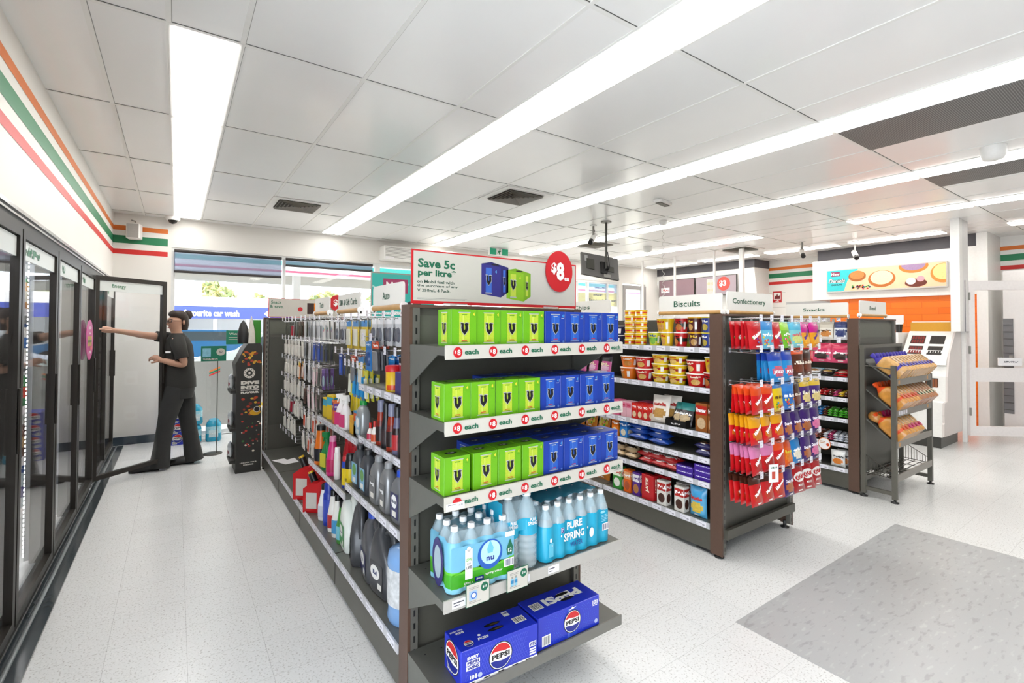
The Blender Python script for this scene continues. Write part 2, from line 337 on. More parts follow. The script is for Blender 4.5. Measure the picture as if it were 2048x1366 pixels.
b = MB(); b.tube([(.1, 0, -1.25), (.1, 0, 0)], .012, GREY); b.tube([(.9, 0, -1.25), (.9, 0, 0)], .012, GREY); b.box(.0, .2, -.15, .15, -1.25, -1.235, GREY); b.box(.8, 1.0, -.15, .15, -1.25, -1.235, GREY); b.build('stand', t)

t = empty('window_decal', (7.36, 7.738, 1.95), label='pale window decal reading Service & Repairs on the shop glass past the screen', cat='decal')
b = MB(); fr = FRONT(0); b.rect(fr, 0, 0, .93, .3, mat('#c9c79a', .5, alpha=.75), 0); b.rect(fr, 0, .3, .93, .5, mat('#a9c0e0', .5, alpha=.6), 0); b.text(fr, 'Service & Repairs', .47, .12, .07, mat('#4a5a86', .5), w=.86, bold=.01, lift=.001); b.text(fr, 'CAR CARE', .3, .24, .04, mat('#6a7080', .5), lift=.001); b.text(fr, 'MOTORING', .35, .4, .04, mat('#5a6a9a', .5), lift=.001); b.build('decal_film', t)
t = empty('workshop', (16.5, 17, -.1), label='pale yellow workshop building outside beyond the entrance', cat='building')
MB().box(0, 14, 0, 8, 0, 3.6, mat('#d8d3a4', .8)).build('walls', t); MB().box(-.3, 14.3, -.3, 8.3, 3.6, 3.8, mat('#5a6472', .7)).build('roof', t)
# right hand side: bulkheads, menu screens, wall with stripes
b = MB(); b.box(10.2, 10.4, 4.93, 7.7, 0, CE, WL); b.box(10.2, 10.4, 4.12, 4.93, 2.0, CE, WL); b.box(10.2, 10.4, 1.95, 4.12, 0, CE, WL); b.box(10.33, 10.45, -4, 1.95, 0, CE, WL)
stripes(b, LEFT(10.2), -5.28, -4.1); stripes(b, LEFT(10.33), -1.83, 4)
for z in (.7, 1.0, 1.3, 1.6, 1.9, 2.2): b.rect(LEFT(10.2), -5.28, z, -4.95, z+.004, GREY, .001)
struct('wall_right', b)
b = MB(); b.prism([(9.63, CE-.001), (9.63, 2.7), (9.8, 1.7), (10.2, 1.7), (10.2, CE-.001)], 5.28, 7.7, WHITE, 'xz'); b.box(9.62, 10.2, 5.27, 7.69, 2.708, CE-.001, CHAR); struct('trim_2', b)
b = MB(); b.box(9.6, 10.2, 1.95, 4.17, 1.985, 2.69, WHITE); b.box(9.61, 10.2, 1.95, 4.09, 2.69, CE-.001, CHAR); struct('trim_3', b)
b = MB(); b.box(9.58, 10.33, 1.83, 1.95, 0, CE-.001, WHITE); struct('trim_4', b)
b = MB(); b.box(8.08, 8.2, 1.8, 1.89, 1.44, CE-.001, WHITE); b.box(8.2, 8.5, 1.81, 1.885, 1.44, CE-.001, mat('#dcdad8', .4)); b.box(8.33, 8.336, 1.805, 1.81, 1.44, 2.1, INK); struct('trim_5', b)
# orange tiled splashback
om, N, L, bs = nodes('orange_tiles'); tc = N.new('ShaderNodeTexCoord'); mp = N.new('ShaderNodeMapping'); mp.inputs['Rotation'].default_value = (R(90), 0, R(90)); br = N.new('ShaderNodeTexBrick'); br.inputs['Scale'].default_value = 1
br.inputs['Brick Width'].default_value = .4; br.inputs['Row Height'].default_value = .1; br.inputs['Mortar Size'].default_value = .003
br.inputs['Color1'].default_value = lin('#ef6f12'); br.inputs['Color2'].default_value = lin('#f47c1e'); br.inputs['Mortar'].default_value = lin('#d95f10')
sx = N.new('ShaderNodeSeparateXYZ'); cx = N.new('ShaderNodeCombineXYZ'); L.new(tc.outputs['Object'], sx.inputs[0]); L.new(sx.outputs[1], cx.inputs[0]); L.new(sx.outputs[2], cx.inputs[1]); L.new(cx.outputs[0], br.inputs['Vector'])
L.new(br.outputs[0], bs.inputs['Base Color']); bs.inputs['Roughness'].default_value = .25
b = MB(); b.box(9.64, 10.2, 1.96, 3.9, 0, 1.985, om); struct('trim_6', b)
o = struct('door_2', MB().box(10.19, 10.25, 4.12, 4.18, 0, 2.0, ALU).box(10.19, 10.25, 4.87, 4.93, 0, 2.0, ALU).box(10.19, 10.25, 4.18, 4.87, 1.93, 2.0, ALU))
b = MB(); b.box(10.22, 10.24, 4.18, 4.87, .01, 1.93, mat('#c4c6c2', .4)); b.build('door_leaf', o); MB().box(10.185, 10.22, 4.3, 4.33, .95, 1.1, BLACK).build('door_handle', o)
# menu screens
SCR = [mat('#9d8087', .3, noise=.1, scale=2), mat('#a3949a', .3, noise=.1, scale=2)]
for i, (y0, y1) in enumerate(((7.62, 6.65), (6.62, 5.65))):
    t = empty('menu_screen', (9.64, y0, 2.18), 0, label=('pale pink menu screen with a small white tag at the window end' if i == 0 else 'grey menu screen with a red price circle at the near end of its pair'), cat='screen', group='menu screens behind the counter')
    h = .42; b = MB(); b.box(-.03, .0, y1-y0, 0, 0, h, DK); b.build('housing', t)
    fr = frame((-.031, 0, 0), (0, -1, 0), (0, 0, 1)); W = y0-y1; b = MB(); b.rect(fr, .01, .012, W-.01, h-.012, SCR[i], 0)
    if i == 0: b.rect(fr, .06, .12, .3, .24, PAPER, .001); b.text(fr, '*Local', .18, .18, .05, RED, lift=.002)
    else:
        b.rect(fr, .28, .04, .48, .36, mat('#cfc6be', .4), .001); b.disc(fr, .68, .24, .15, .15, mat('#dd5a4e', .4), .001); b.text(fr, '$3', .66, .24, .14, WHITE, bold=.04, lift=.002)
        for k in range(4): b.disc(fr, .33 + .1*(k % 2), .12+.14*(k//2), .035, .035, mat('#e3d3a8', .5), .002)
    b.build('screen_face', t)
# donut light box
t = empty('donut_sign', (9.59, 3.93, 2.105), 0, label='long backlit sign picturing glazed donuts on the white bulkhead', cat='sign')
b = MB(); b.box(-.03, 0, -1.66, 0, 0, .4, mat('#c9c5c0', .4)); b.build('sign_frame', t)
fr = frame((-.031, 0, 0), (0, -1, 0), (0, 0, 1)); b = MB(); PEACH = mat('#f3c09a', .5, emit=.25, noise=.2, scale=5); b.rect(fr, .02, .02, 1.645, .385, PEACH, 0)
b.poly(fr, [(.02, .02), (.28, .02), (.34, .2), (.5, .385), (.02, .385)], mat('#35bcc0', .4, emit=.2), .001); b.rect(fr, .08, .28, .22, .36, PLUM, .002); b.text(fr, 'New', .15, .32, .05, WHITE, bold=.03, lift=.003)
b.text(fr, 'Daniels', .17, .2, .075, mat('#2a2a35', .5), w=.27, bold=.09, lift=.002, shear=.3); b.text(fr, 'Daniels', .17, .2, .07, WHITE, w=.26, bold=.02, lift=.003, shear=.3); b.text(fr, 'DONUTS', .17, .13, .03, mat('#2a2a35', .5), bold=.03, lift=.003)
for cx, cy, rx, ry, c1, c2 in ((.48, .26, .13, .09, '#a8602c', '#c98446'), (.83, .19, .19, .14, '#b8682c', '#f0dfb0'), (1.25, .36, .19, .11, '#d07c35', '#9a7fa0'), (1.62, .22, .16, .15, '#d3863a', '#f3d28a')):
    c_ = lambda v, lo, hi: max(lo, min(hi, v))
    for r_, m_, l_ in ((1, mat(c1, .5, emit=.15), .002), (.82, mat(c2, .5, noise=.25, scale=60, emit=.15), .003)):
        b.shape(fr, [(cx, c_(cy, .02, .385))] + [(c_(cx+rx*r_*math.cos(R(a*15)), .3, 1.645), c_(cy+(.02 if r_ < 1 else 0)+ry*r_*math.sin(R(a*15)), .02, .385)) for a in range(25)], [(0, k+1, k+2) for k in range(24)], m_, l_)
for k in range(26): b.disc(fr, .4+random.random()*.28, .035+random.random()*.07, .016, .012, mat(random.choice(['#2f7fd0', '#e33d3d', '#44ab4a', '#f2b52c', '#dd4c8c']), .4), .004, 8)
b.disc(fr, 1.28, .09, .14, .065, mat('#7d3b2d', .5), .004); b.disc(fr, 1.22, .12, .06, .055, mat('#fbe4e6', .5), .005); b.disc(fr, 1.34, .15, .05, .045, mat('#f3b9c4', .5), .005); b.build('picture', t)
t = empty('fire_blanket_sign', (10.195, 5.2, 2.0), label='small red fire safety sign with white hand symbol on the wall', cat='sign'); fr = frame((0, 0, 0), (0, -1, 0), (0, 0, 1))
b = MB(); b.rect(fr, 0, 0, .18, .23, RED, .001); b.rect(fr, .02, .06, .16, .2, WHITE, .002); b.poly(fr, [(.03, .07), (.15, .07), (.15, .15), (.11, .13), (.09, .19), (.07, .12), (.04, .16)], mat('#7d1018', .5), .003); b.text(fr, 'FIRE', .09, .03, .03, WHITE, lift=.003); b.build('sign_plate', t)
# white poles of the counter screen
for i, y in enumerate((4.63, 5.15, 6.0, 6.8)):
    r_ = .035 if i == 0 else .018; b = MB(); b.box(-r_, r_, -r_, r_, 1.02, CE-.001, WHITE, .004); b.build('screen_pole', loc=(8.04, y, 0), label='white pole from counter to ceiling, %s' % ('the thickest and nearest', 'second nearest, slim', 'third nearest, slim', 'slim and farthest, by the window')[i], cat='pole', group='white poles along the counter')

# things hung from the ceiling
def security_camera(x, y, lab, aim):
    t = empty('security_camera', (x, y, CE-.001), aim, label=lab, cat='security camera', group='bullet cameras under the ceiling')
    b = MB(); b.lathe([(.045, -.012), (.045, 0)], WHITE); b.tube([(0, 0, -.012), (0, 0, -.15)], .014, GREY); b.build('bracket', t)
    b = MB(); b.tube([(.07, 0, -.13), (-.1, 0, -.23)], .038, WHITE, 12); b.tube([(-.08, 0, -.218), (-.15, 0, -.26)], .034, BLACK, 12); b.build('camera_body', t)
    b = MB(); b.tube([(.01, 0, -.03), (.06, 0, -.07), (.07, .02, -.12), (.04, 0, -.15)], .005, BLACK, 5); b.build('cable', t)
security_camera(4.68, 4.81, 'white bullet camera on a ceiling stem beside the hanging screen', R(30))
security_camera(8.3, 3.76, 'white bullet camera on a ceiling stem in front of the stripes', R(30))
security_camera(9.2, 3.35, 'white bullet camera on a ceiling stem before the charcoal band', R(30))
t = empty('hanging_screen', (4.66, 4.55, CE-.001), R(-22), label='black screen seen from behind on a pole from the ceiling', cat='screen')
b = MB(); b.lathe([(.07, -.012), (.07, 0)], GREY); b.tube([(0, 0, 0), (0, 0, -.62)], .016, DK, 8); b.build('pole', t)
b = MB(); fr0 = frame((-.12, .07, -.6), (.98, 0, -.14), (.05, .25, .97)); P = lambda x, y, z: fr0(x, y, z)
def sb(x0, x1, y0, y1, z0, z1, m):
    x0, x1, y0, y1 = x0*.88+.05, x1*.88+.05, y0*.88, y1*.88
    vs = [P(x, y, z) for z in (z0, z1) for y in (y0, y1) for x in (x0, x1)]; b.add(vs, [(0, 2, 3, 1), (4, 5, 7, 6), (0, 1, 5, 4), (1, 3, 7, 5), (3, 2, 6, 7), (2, 0, 4, 6)], m)
sb(-.3, .3, -.16, .19, 0, .035, mat('#5a5856', .4)); sb(-.22, -.1, -.06, .1, .035, .05, DK); sb(0, .1, -.1, .08, .035, .06, BLACK); sb(.12, .22, -.05, .03, .035, .045, DK); sb(.05, .16, -.15, -.1, .035, .045, GREY); sb(-.25, -.2, .05, .15, .035, .045, CHROME); b.build('screen_housing', t)
b = MB(); b.tube([(0, 0, -.55), (.02, -.02, -.62), (-.03, .03, -.64)], .02, BLACK); b.tube([(.02, 0, -.4), (.05, 0, -.6), (0, -.02, -.7)], .006, BLACK, 5); b.build('bracket', t)
b = MB(); b.lathe([(.04, -.05), (.055, -.02), (.05, 0)], WHITE); pts = [(.014*math.sin(k*.9)*(1 if k < 60 else 1.8), .014*math.cos(k*.9), -.05 - k*.0125) for k in range(118)]; b.tube(pts, .0035, mat('#c9c7c2', .5), 4); b.build('curly_cable', loc=(5.23, 4.08, CE-.001), label='white curly cable hanging from a small ceiling rose', cat='cable')
def dome(x, y, z, r_, lab, bd=False):
    b = MB(); b.lathe([(r_*.35, -r_*1.45), (r_*.8, -r_*1.3), (r_, -r_*.8), (r_, -r_*.15), (r_*1.05, 0)], WHITE, 20); b.build('motion_sensor', loc=(x, y, z), label=lab, cat='sensor')
dome(5.13, .94, CE-.001, .075, 'white domed sensor on the ceiling beside the dark grille'); dome(6.66, 5.52, CE-.001, .075, 'white domed sensor on the ceiling between the counter lights')
b = MB(); b.lathe([(.05, -.01), (.055, 0)], WHITE, 16); b.build('sprinkler_cap', loc=(3.79, 3.95, CE-.001), label='small white round cap in the ceiling near the louvred vent', cat='cap')
t = empty('ceiling_detector', (4.4, 3.44, CE-.001), R(12), label='flat grey rectangular unit on the ceiling above the confectionery sign', cat='detector')
b = MB(); b.box(-.13, .13, -.05, .05, -.035, 0, WHITE, .008); b.build('housing', t); b = MB(); b.box(-.11, .11, -.03, .03, -.042, -.035, mat('#5c5850', .5)); b.build('lens', t)
t = empty('dome_camera', (-.05, 7.55, CE-.001), label='white dome camera in the corner above the left shop window', cat='security camera')
b = MB(); b.lathe([(.07, -.05), (.08, -.03), (.08, 0)], WHITE, 18); b.build('base', t); b = MB(); b.lathe([(.01, -.095), (.04, -.08), (.052, -.05)], mat('#26221f', .15), 16); b.build('lens_dome', t)
t = empty('wall_speaker', (-.44, 7.6, 2.64), R(-10), label='white wall speaker with grey grille over the corner stripes', cat='speaker')
b = MB(); b.box(-.07, .07, -.07, .07, -.09, .1, WHITE, .012); b.build('cabinet', t); b = MB(); b.box(-.06, .06, -.075, -.07, -.08, .09, mat('#a8a6a2', .6)); b.build('grille', t)
b = MB(); b.tube([(0, .02, .1), (0, .05, .14), (-.05, .09, .16)], .008, GREY); b.build('bracket', t)
t = empty('exit_sign', (4.69, 7.2, 2.74), label='green running man exit sign below the ceiling by the entrance', cat='sign'); b = MB(); b.box(-.2, .2, -.02, .02, 0, .13, WHITE, .004); fr = FRONT(-.0205)
b.rect(fr, -.19, .01, -.06, .12, mat('#0d8a63', .4, emit=.3), .001); b.rect(fr, .06, .01, .19, .12, mat('#0d8a63', .4, emit=.3), .001); b.disc(fr, .015, .1, .012, .012, SGR, .001)
b.poly(fr, [(-.04, .03), (-.01, .05), (0, .02), (.02, .02), (.01, .06), (.04, .07), (.03, .085), (-.01, .088), (-.035, .07), (-.02, .065), (-.02, .055), (-.045, .04)], SGR, .001); b.build('sign_face', t)
MB().box(-.01, .01, -.01, .01, .13, .133, WHITE).build('hanger', t)

# ------------------------------------------------------------ outside
TAR = mat('#b5b3b0', .9, noise=.08, scale=3); CONC = mat('#e6e2da', .8, noise=.05)
struct('floor_outside', MB().box(-40, 60, 7.95, 60, -.14, -.1, TAR).box(-3, 12, 7.86, 10.2, -.1, -.02, CONC))
b = MB(); b.box(-12, 16, 8.9, 24, 3.35, 3.6, mat('#e9e5dc', .6))
for k in range(60): b.box(-12, 16, 9+.25*k, 9.02+.25*k, 3.33, 3.35, mat('#d4d0c6', .6))
b.build('forecourt_canopy', label='wide white ribbed canopy over the forecourt outside the window', cat='canopy')
t = empty('canopy_fascia', (0, 9.8, 0), label='white fascia with teal and pink stripes outside above the window', cat='fascia')
b = MB(); b.box(-4, 14, -.03, .03, 2.42, 3.0, WHITE); b.build('panel', t); b = MB(); b.rect(FRONT(-.031), -4, 2.6, 14, 2.68, TEAL, .001); b.rect(FRONT(-.031), -4, 2.47, 14, 2.51, mat('#e0607f', .5), .001); b.build('stripe', t)
for i, x in enumerate((-3, 3.4, 9.5)): MB().box(-.12, .12, -.12, .12, -.1, 3.35, WHITE, .02).build('canopy_column', loc=(x, 18, 0), label='square white canopy column outside, %s' % ('left of the window', 'behind the snack sign', 'toward the entrance door')[i], cat='column', group='canopy columns')
t = empty('car_wash', (0, 30, 0), label='low white car wash building with a blue favourite car wash banner', cat='building')
BB = mat('#34459c', .5)
b = MB(); b.box(-8, 12, 0, 6, 2.5, 3.0, WHITE); b.box(-8, 12, 3, 6, -.1, 2.5, mat('#c7ccd0', .7)); b.box(-8, 1.1, -.1, 5, 2.5, 3.7, WHITE)
b.build('walls', t); b = MB(); b.box(-8, 6, -.12, 0, 1.85, 2.48, BB); fr = FRONT(-.121); b.text(fr, 'r favourite car wash', 1.45, 2.14, .34, WHITE, w=2.7, bold=.03); b.poly(fr, [(4.0, 2.15), (4.3, 2.4), (4.3, 1.9)], WHITE); b.build('banner', t)
for x in (-6, -3, .2, 1.7, 3.2, 4.7, 8): MB().box(x-.08, x+.08, -.05, .1, -.1, 2.5, WHITE).build('column', t)
b = MB()
for k in range(40): b.box(1.2+.28*k, 1.46+.28*k, 7, 7.05, 0, 3.35, mat('#9aa4a4', .8))
b.build('metal_fence', loc=(0, 30, 0), label='grey panel fence behind the car wash roof', cat='fence')
for i, (x, y, h, r_) in enumerate(((2.0, 41, 4.6, 1.5), (5.6, 45, 3.9, 1.4), (10.2, 42, 4.2, 1.5), (-2, 46, 4.4, 1.5), (16, 44, 4.5, 2))):
    t = empty('tree', (x, y, 0), label='round leafy tree outside, %s' % ('tallest above the fence', 'yellowish one right of the tallest', 'behind the snack sign', 'behind the car wash', 'far to the right')[i], cat='tree', group='trees beyond the car wash')
    MB().tube([(0, 0, -.1), (.1, 0, 2), (0, 0, h*.7)], [.2, .15, .08], mat('#7b6a55', .9)).build('trunk', t)
    b = MB(); LF = [mat('#9aa06a', .9), mat('#b5ac6c', .9), mat('#7c8a5a', .9)]
    for k in range(170):
        a = random.random()*6.28; u_ = random.random(); rr_ = r_*math.sqrt(1-u_*u_)*random.uniform(.6, 1); c = Vector((rr_*math.cos(a), rr_*math.sin(a), h*.75 + r_*.7*u_)); s_ = random.uniform(.15, .4)
        d = [Vector((random.uniform(-s_, s_), random.uniform(-s_, s_), random.uniform(-s_, s_))) for _ in range(4)]; b.add([c+q for q in d], [(0, 1, 2), (0, 2, 3), (1, 2, 3), (0, 1, 3)], LF[k % 3])
    b.build('crown', t)
def car(x, y, rz, col, lab):
    t = empty('car', (x, y, -.1), rz, label=lab, cat='car'); P = mat(col, .25, coat=.5)
    side = [(-2.1, .3), (2.1, .3), (2.15, .6), (2.0, .8), (1.2, .95), (.6, 1.4), (-1.3, 1.42), (-1.9, 1.0), (-2.15, .85)]
    b = MB(); b.prism([(p[0], p[1]) for p in side], -.85, .85, P, 'xz'); b.build('body', t)
    G = mat('#5c6a70', .1); b = MB()
    for s_ in (-.856, .851): b.prism([(1.05, .95), (.55, 1.33), (-1.2, 1.35), (-1.7, .98)], s_, s_+.005, G, 'xz')
    b.prism([(-.75, .98), (.75, .98), (.68, 1.36), (-.68, 1.36)], -1.84, -1.8, G, 'yz'); b.build('glass', t)
    for q in (-1.35, 1.35):
        for s_ in (-.8, .8):
            w_ = MB(); w_.loft([(-.1, .33, .33), (.1, .33, .33)], BLACK, 18, axis='y'); w_.loft([(-.11, .19, .19), (.11, .19, .19)], CHROME, 12, axis='y'); w_.build('wheel', t, (q, s_, .33))
car(1.1, 24.5, R(8), '#3b8fd0', 'bright blue hatchback parked outside under the car wash banner'); car(6.2, 24.5, R(8), '#6d86b0', 'slate blue car parked outside right of the bright blue one'); car(2.35, 13.6, R(172), '#c8d2d0', 'pale silver car close outside the shop window')
b = MB(); b.box(-.5, 1.1, 0, .03, -.02, .95, mat('#8f8f8c', .6)); fr = FRONT(-.001); 
for x in (.05, .42, .8):
    for k, m_ in enumerate((SRE, SGR, ORA)): b.poly(fr, [(x, .72+.03*k), (x+.14, .78+.03*k), (x+.14, .80+.03*k), (x, .74+.03*k)], m_, .002)
b.build('barrier_panel', loc=(0, 8.6, 0), label='grey barrier panel with small stripe stickers outside the window', cat='panel')
b = MB(); TIM = mat('#b3a896', .7); b.box(0, 1.4, 0, .4, .42, .46, TIM); b.box(0, 1.4, .38, .42, .46, .8, TIM)
for x in (.1, 1.25): b.box(x, x+.06, .05, .35, -.02, .42, GREY)
b.build('bench', loc=(.45, 9.0, 0), label='low timber bench on the footpath outside the window', cat='bench')
b = MB(); b.prism([(0, 0), (3, 0), (3, .9), (.35, .9)], -.02, .09, mat('#9a9a98', .9), 'xy', mat('#e8b53a', .6)); b.build('kerb_ramp', loc=(.75, 10.3, -.06), label='grey kerb ramp edged in yellow paint outside', cat='kerb')

# ------------------------------------------------------------ gondola shelving
def upright(mb, x0, x1, y0, y1, z0, z1, side):
    """slotted steel upright, slots on the face that looks to -Y"""
    mb.box(x0, x1, y0, y1, z0, z1, mat('#6b6962', .4, .35))
    n = int((z1-z0)/.05); fr = FRONT(y0)
    for k in range(n): mb.rect(fr, (x0+x1)/2-.0035, z0+.02+.05*k, (x0+x1)/2+.0035, z0+.045+.05*k, BLACK, .0006)
def shelf_part(parent, x0, x1, y0, y1, z, edge, n_lab=6, bracket=True, holes=True, strip_m=None):
    """sheet shelf; edge tells which side carries the ticket strip: 'y-' or 'x-' or 'x+'"""
    b = MB(); b.box(x0, x1, y0, y1, z-.03, z, SHELF)
    if holes:
        for k in range(12):
            if edge == 'y-': b.disc(TOP(z), x0+.05+(x1-x0-.1)*k/11, y1-.05, .004, .004, BLACK, .0006, 6)
    if bracket and edge == 'y-':
        for x in (x0+.001, x1-.004): b.prism([(y0+.06, z-.03), (y1, z-.03), (y1, z-.16)], x, x+.003, SHELF, 'yz')
    s = b.build('shelf', parent)
    m = strip_m or STRIP; b = MB()
    if edge == 'y-': b.box(x0, x1, y0-.006, y0, z-.036, z+.006, m); fr = FRONT(y0-.006); a0, a1 = x0, x1
    elif edge == 'x-': b.box(x0-.006, x0, y0, y1, z-.032, z+.006, m); fr = frame((x0-.006, 0, 0), (0, -1, 0), (0, 0, 1)); a0, a1 = -y1, -y0
    else: b.box(x1, x1+.006, y0, y1, z-.032, z+.006, m); fr = frame((x1+.006, 0, 0), (0, 1, 0), (0, 0, 1)); a0, a1 = y0, y1
    if n_lab:
        st = (a1-a0)/n_lab
        for k in range(n_lab):
            u_ = a0 + st*(k+.15); b.rect(fr, u_, z-.028, u_+st*.66, z+.003, LAB, .0008)
            b.rect(fr, u_+.004, z-.012, u_+st*.4, z-.009, INKL, .0012); b.rect(fr, u_+.004, z-.022, u_+st*.25, z-.02, INKL, .0012); b.rect(fr, u_+st*.42, z-.021, u_+st*.56, z-.012, INKL, .0012)
    b.build('price_strip', s)
    return s
def end_panel(parent, x0, x1, y, z1=1.555):
    b = MB(); b.box(x0, x0+.012, y, y+.085, .02, z1, BROWN); b.box(x1-.012, x1, y, y+.085, .02, z1, BROWN); b.box(x0, x1, y-.004, y+.085, z1, z1+.012, BROWN)
    b.box(x0+.012, x1-.012, y+.02, y+.085, .165, z1, GUN); b.box(x0+.05, x1-.05, y+.014, y+.02, z1-.16, z1-.03, mat('#5a5b50', .4, .2)); b.box(x0+.05, x1-.05, y+.012, y+.02, .45, z1-.19, mat('#4b4a43', .4, .25)); p = b.build('end_panel', parent)
    for x in (x0+.013, x1-.043): b = MB(); upright(b, x, x+.03, y, y+.03, .03, z1, 0); b.build('upright', p)
    for x in (x0+.03, x1-.04): MB().lathe([(.03, .0), (.03, .008), (.012, .012), (.012, .05)], BLACK, 10).build('foot', parent, (x, y+.04, 0))
def peg_panel(parent, x0, x1, y0, y1): MB().box(x0, x1, y0, y1, .12, 1.54, GUN).build('back_panel', parent)
# --- the near gondola (drinks at its end, auto and phone goods on its left side)
g1 = empty('gondola', (0, 0, 0), label='long grey double-sided shop shelving with brown posts, auto and phone goods on its left', cat='shelving unit', group=None)
end_panel(g1, .75, 1.65, 1.785); end_panel(g1, .75, 1.65, 5.58); peg_panel(g1, 1.185, 1.215, 1.87, 5.58)
for x in (.76, 1.63):
    b = MB(); b.box(x-.006, x+.012, 1.87, 5.58, .03, .165, GUN)
    for y in (2.83, 3.77, 4.66): b.box(x-.008, x+.014, y-.003, y+.003, .03, .17, DK)
    b.build('kick_plate', g1)
for y in (2.83, 3.77, 4.66): MB().lathe([(.02, 0), (.02, .03)], BLACK, 8).build('foot', g1, (.8, y, 0))
for y0, y1 in ((1.872, 2.825), (2.835, 3.765), (3.775, 4.655), (4.665, 5.578)):
    shelf_part(g1, .75, 1.185, y0, y1, .2, 'x-', 7 if y0 < 4.6 else 5); shelf_part(g1, 1.215, 1.65, y0, y1, .2, 'x+', 0)
for z, x in ((1.145, .88), (.845, .88), (.585, .81)): shelf_part(g1, x, 1.185, 1.872, 2.825, z, 'x-', 7)
for z, x in ((.815, .88), (.515, .81)): shelf_part(g1, x, 1.185, 2.835, 3.765, z, 'x-', 7)
for z in (.5, .8, 1.1): shelf_part(g1, 1.215, 1.55, 1.88, 5.57, z, 'x+', 0)
# end shelves
EX0, EX1 = .752, 1.612
for i, z in enumerate((1.41, 1.15, .895)):
    s = shelf_part(g1, EX0, EX1, 1.487, 1.785, z, 'y-', 0, strip_m=CARD)
    b = MB(); fr = FRONT(1.4795); b.box(EX0-.001, EX1+.006, 1.48, 1.483, z-.043, z+.004, CARD)
    for k in range(6):
        x = EX0+.056+k*.144
        if i == 2 and k == 0: b.disc(fr, x-.01, z-.018, .018, .018, RED, .001, 12, 0, 180); b.rect(fr, EX0+.004, z-.04, EX0+.075, z-.016, PAPER, .0014); b.rect(fr, EX0+.01, z-.022, EX0+.04, z-.02, INK, .002); b.text(fr, '$20.50', EX0+.058, z-.026, .006, INK, lift=.002)
        else: b.disc(fr, x-.01, z-.019, .0175, .0185, RED, .001, 24); b.text(fr, '$', x-.0195, z-.0175, .011, WHITE, bold=.02, lift=.002); b.text(fr, '8', x-.006, z-.019, .019, WHITE, bold=.03, lift=.002)
        b.text(fr, 'each', x+.045, z-.018, .0185, GRN, w=.056, bold=.03, lift=.0012)
    b.rect(fr, EX1-.052, z-.034, EX1-.004, z-.033, INK, .001); b.rect(fr, EX1-.035, z-.030, EX1-.004, z-.029, INK, .001); b.build('price_strip', s)
s4 = shelf_part(g1, EX0, EX1, 1.487, 1.785, .548, 'y-', 0, strip_m=mat('#b5b1ab', .4, .2))
fr = FRONT(1.481)
for x, w_ in ((EX0+.03, .075), (1.06, .05), (1.2, .055)):
    b = MB(); b.rect(fr, x, .52, x+w_, .548, LAB, .001); b.rect(fr, x+.005, .536, x+w_*.6, .54, INK, .0015); b.rect(fr, x+.005, .527, x+w_*.4, .53, INK, .0015); b.build('price_label', s4)
shelf_part(g1, EX0, EX1, 1.487, 1.785, .222, 'y-', 0, bracket=True, strip_m=mat('#77756f', .4, .3))
def ticket(x, kind, lab):
    t = empty('price_card', (x, 1.472, .513), 0, label=lab, cat='price card', group='cream price cards on the water shelf'); b = MB(); b.box(0, .095, -.002, 0, 0, .078, GRN); fr = FRONT(-.002)
    b.rect(fr, .002, .002, .093, .076, CARD, .0006); b.disc(fr, .074, .055, .015, .0155, GRN, .001); b.text(fr, '$10', .074, .055, .009, WHITE, bold=.02, lift=.0016)
    for k in range(2): b.rect(fr, .012, .064-.005*k, .05, .065-.005*k, INK, .001); b.rect(fr, .012, .012+.005*k, .06-.02*k, .013+.005*k, INK, .001)
    if kind: b.rect(fr, .012, .022, .044, .053, mat('#a9c7e6', .5), .001); b.disc(fr, .03, .037, .012, .012, mat('#3c6fc4', .5), .0014); b.disc(fr, .03, .037, .008, .008, WHITE, .0018)
    else:
        for q in (.016, .032): b.rect(fr, q, .018, q+.013, .046, mat('#8cc4dc', .5), .001); b.rect(fr, q+.003, .046, q+.01, .054, GREY, .001); b.rect(fr, q, .028, q+.013, .04, mat('#2f86b8', .5), .0014)
    b.build('card_face', t)
ticket(.83, 1, 'cream ten dollar card with blue ring logo under the green bottle pack'); ticket(1.0, 0, 'cream ten dollar card with two drawn bottles, middle of the water shelf')

# --- the four packs
LIME = mat('#6fb914', .42, noise=.03); LIMED = mat('#5d9c12', .5); YG = mat('#bfd63a', .4, noise=.25, scale=300); NBL = mat('#1b3fa8', .4, noise=.04); NBD = mat('#122a7e', .4); NBC = mat('#2d63c8', .35, noise=.3, scale=300); SIL = mat('#c9ccd0', .3, .5); VB = mat('#191719', .35)
VL = [(-.52, .48), (-.3, .52), (-.1, .46), (-.1, .1), (-.09, -.14), (.0, -.24), (.08, -.14), (.07, .2), (.0, .42), (.2, .52), (.52, .44), (.4, .3), (.46, -.12), (.38, -.34), (.02, -.76), (-.32, -.4), (-.42, .0), (-.38, .34)]
def vlogo(b, fr, cx, cy, w_, h_, l=.0016):
    b.poly(fr, [(cx+x*w_*1.22, cy+(y+.02)*h_*1.14) for x, y in VL], SIL, l); b.poly(fr, [(cx+x*w_, cy+y*h_) for x, y in VL], VB, l+.0005)
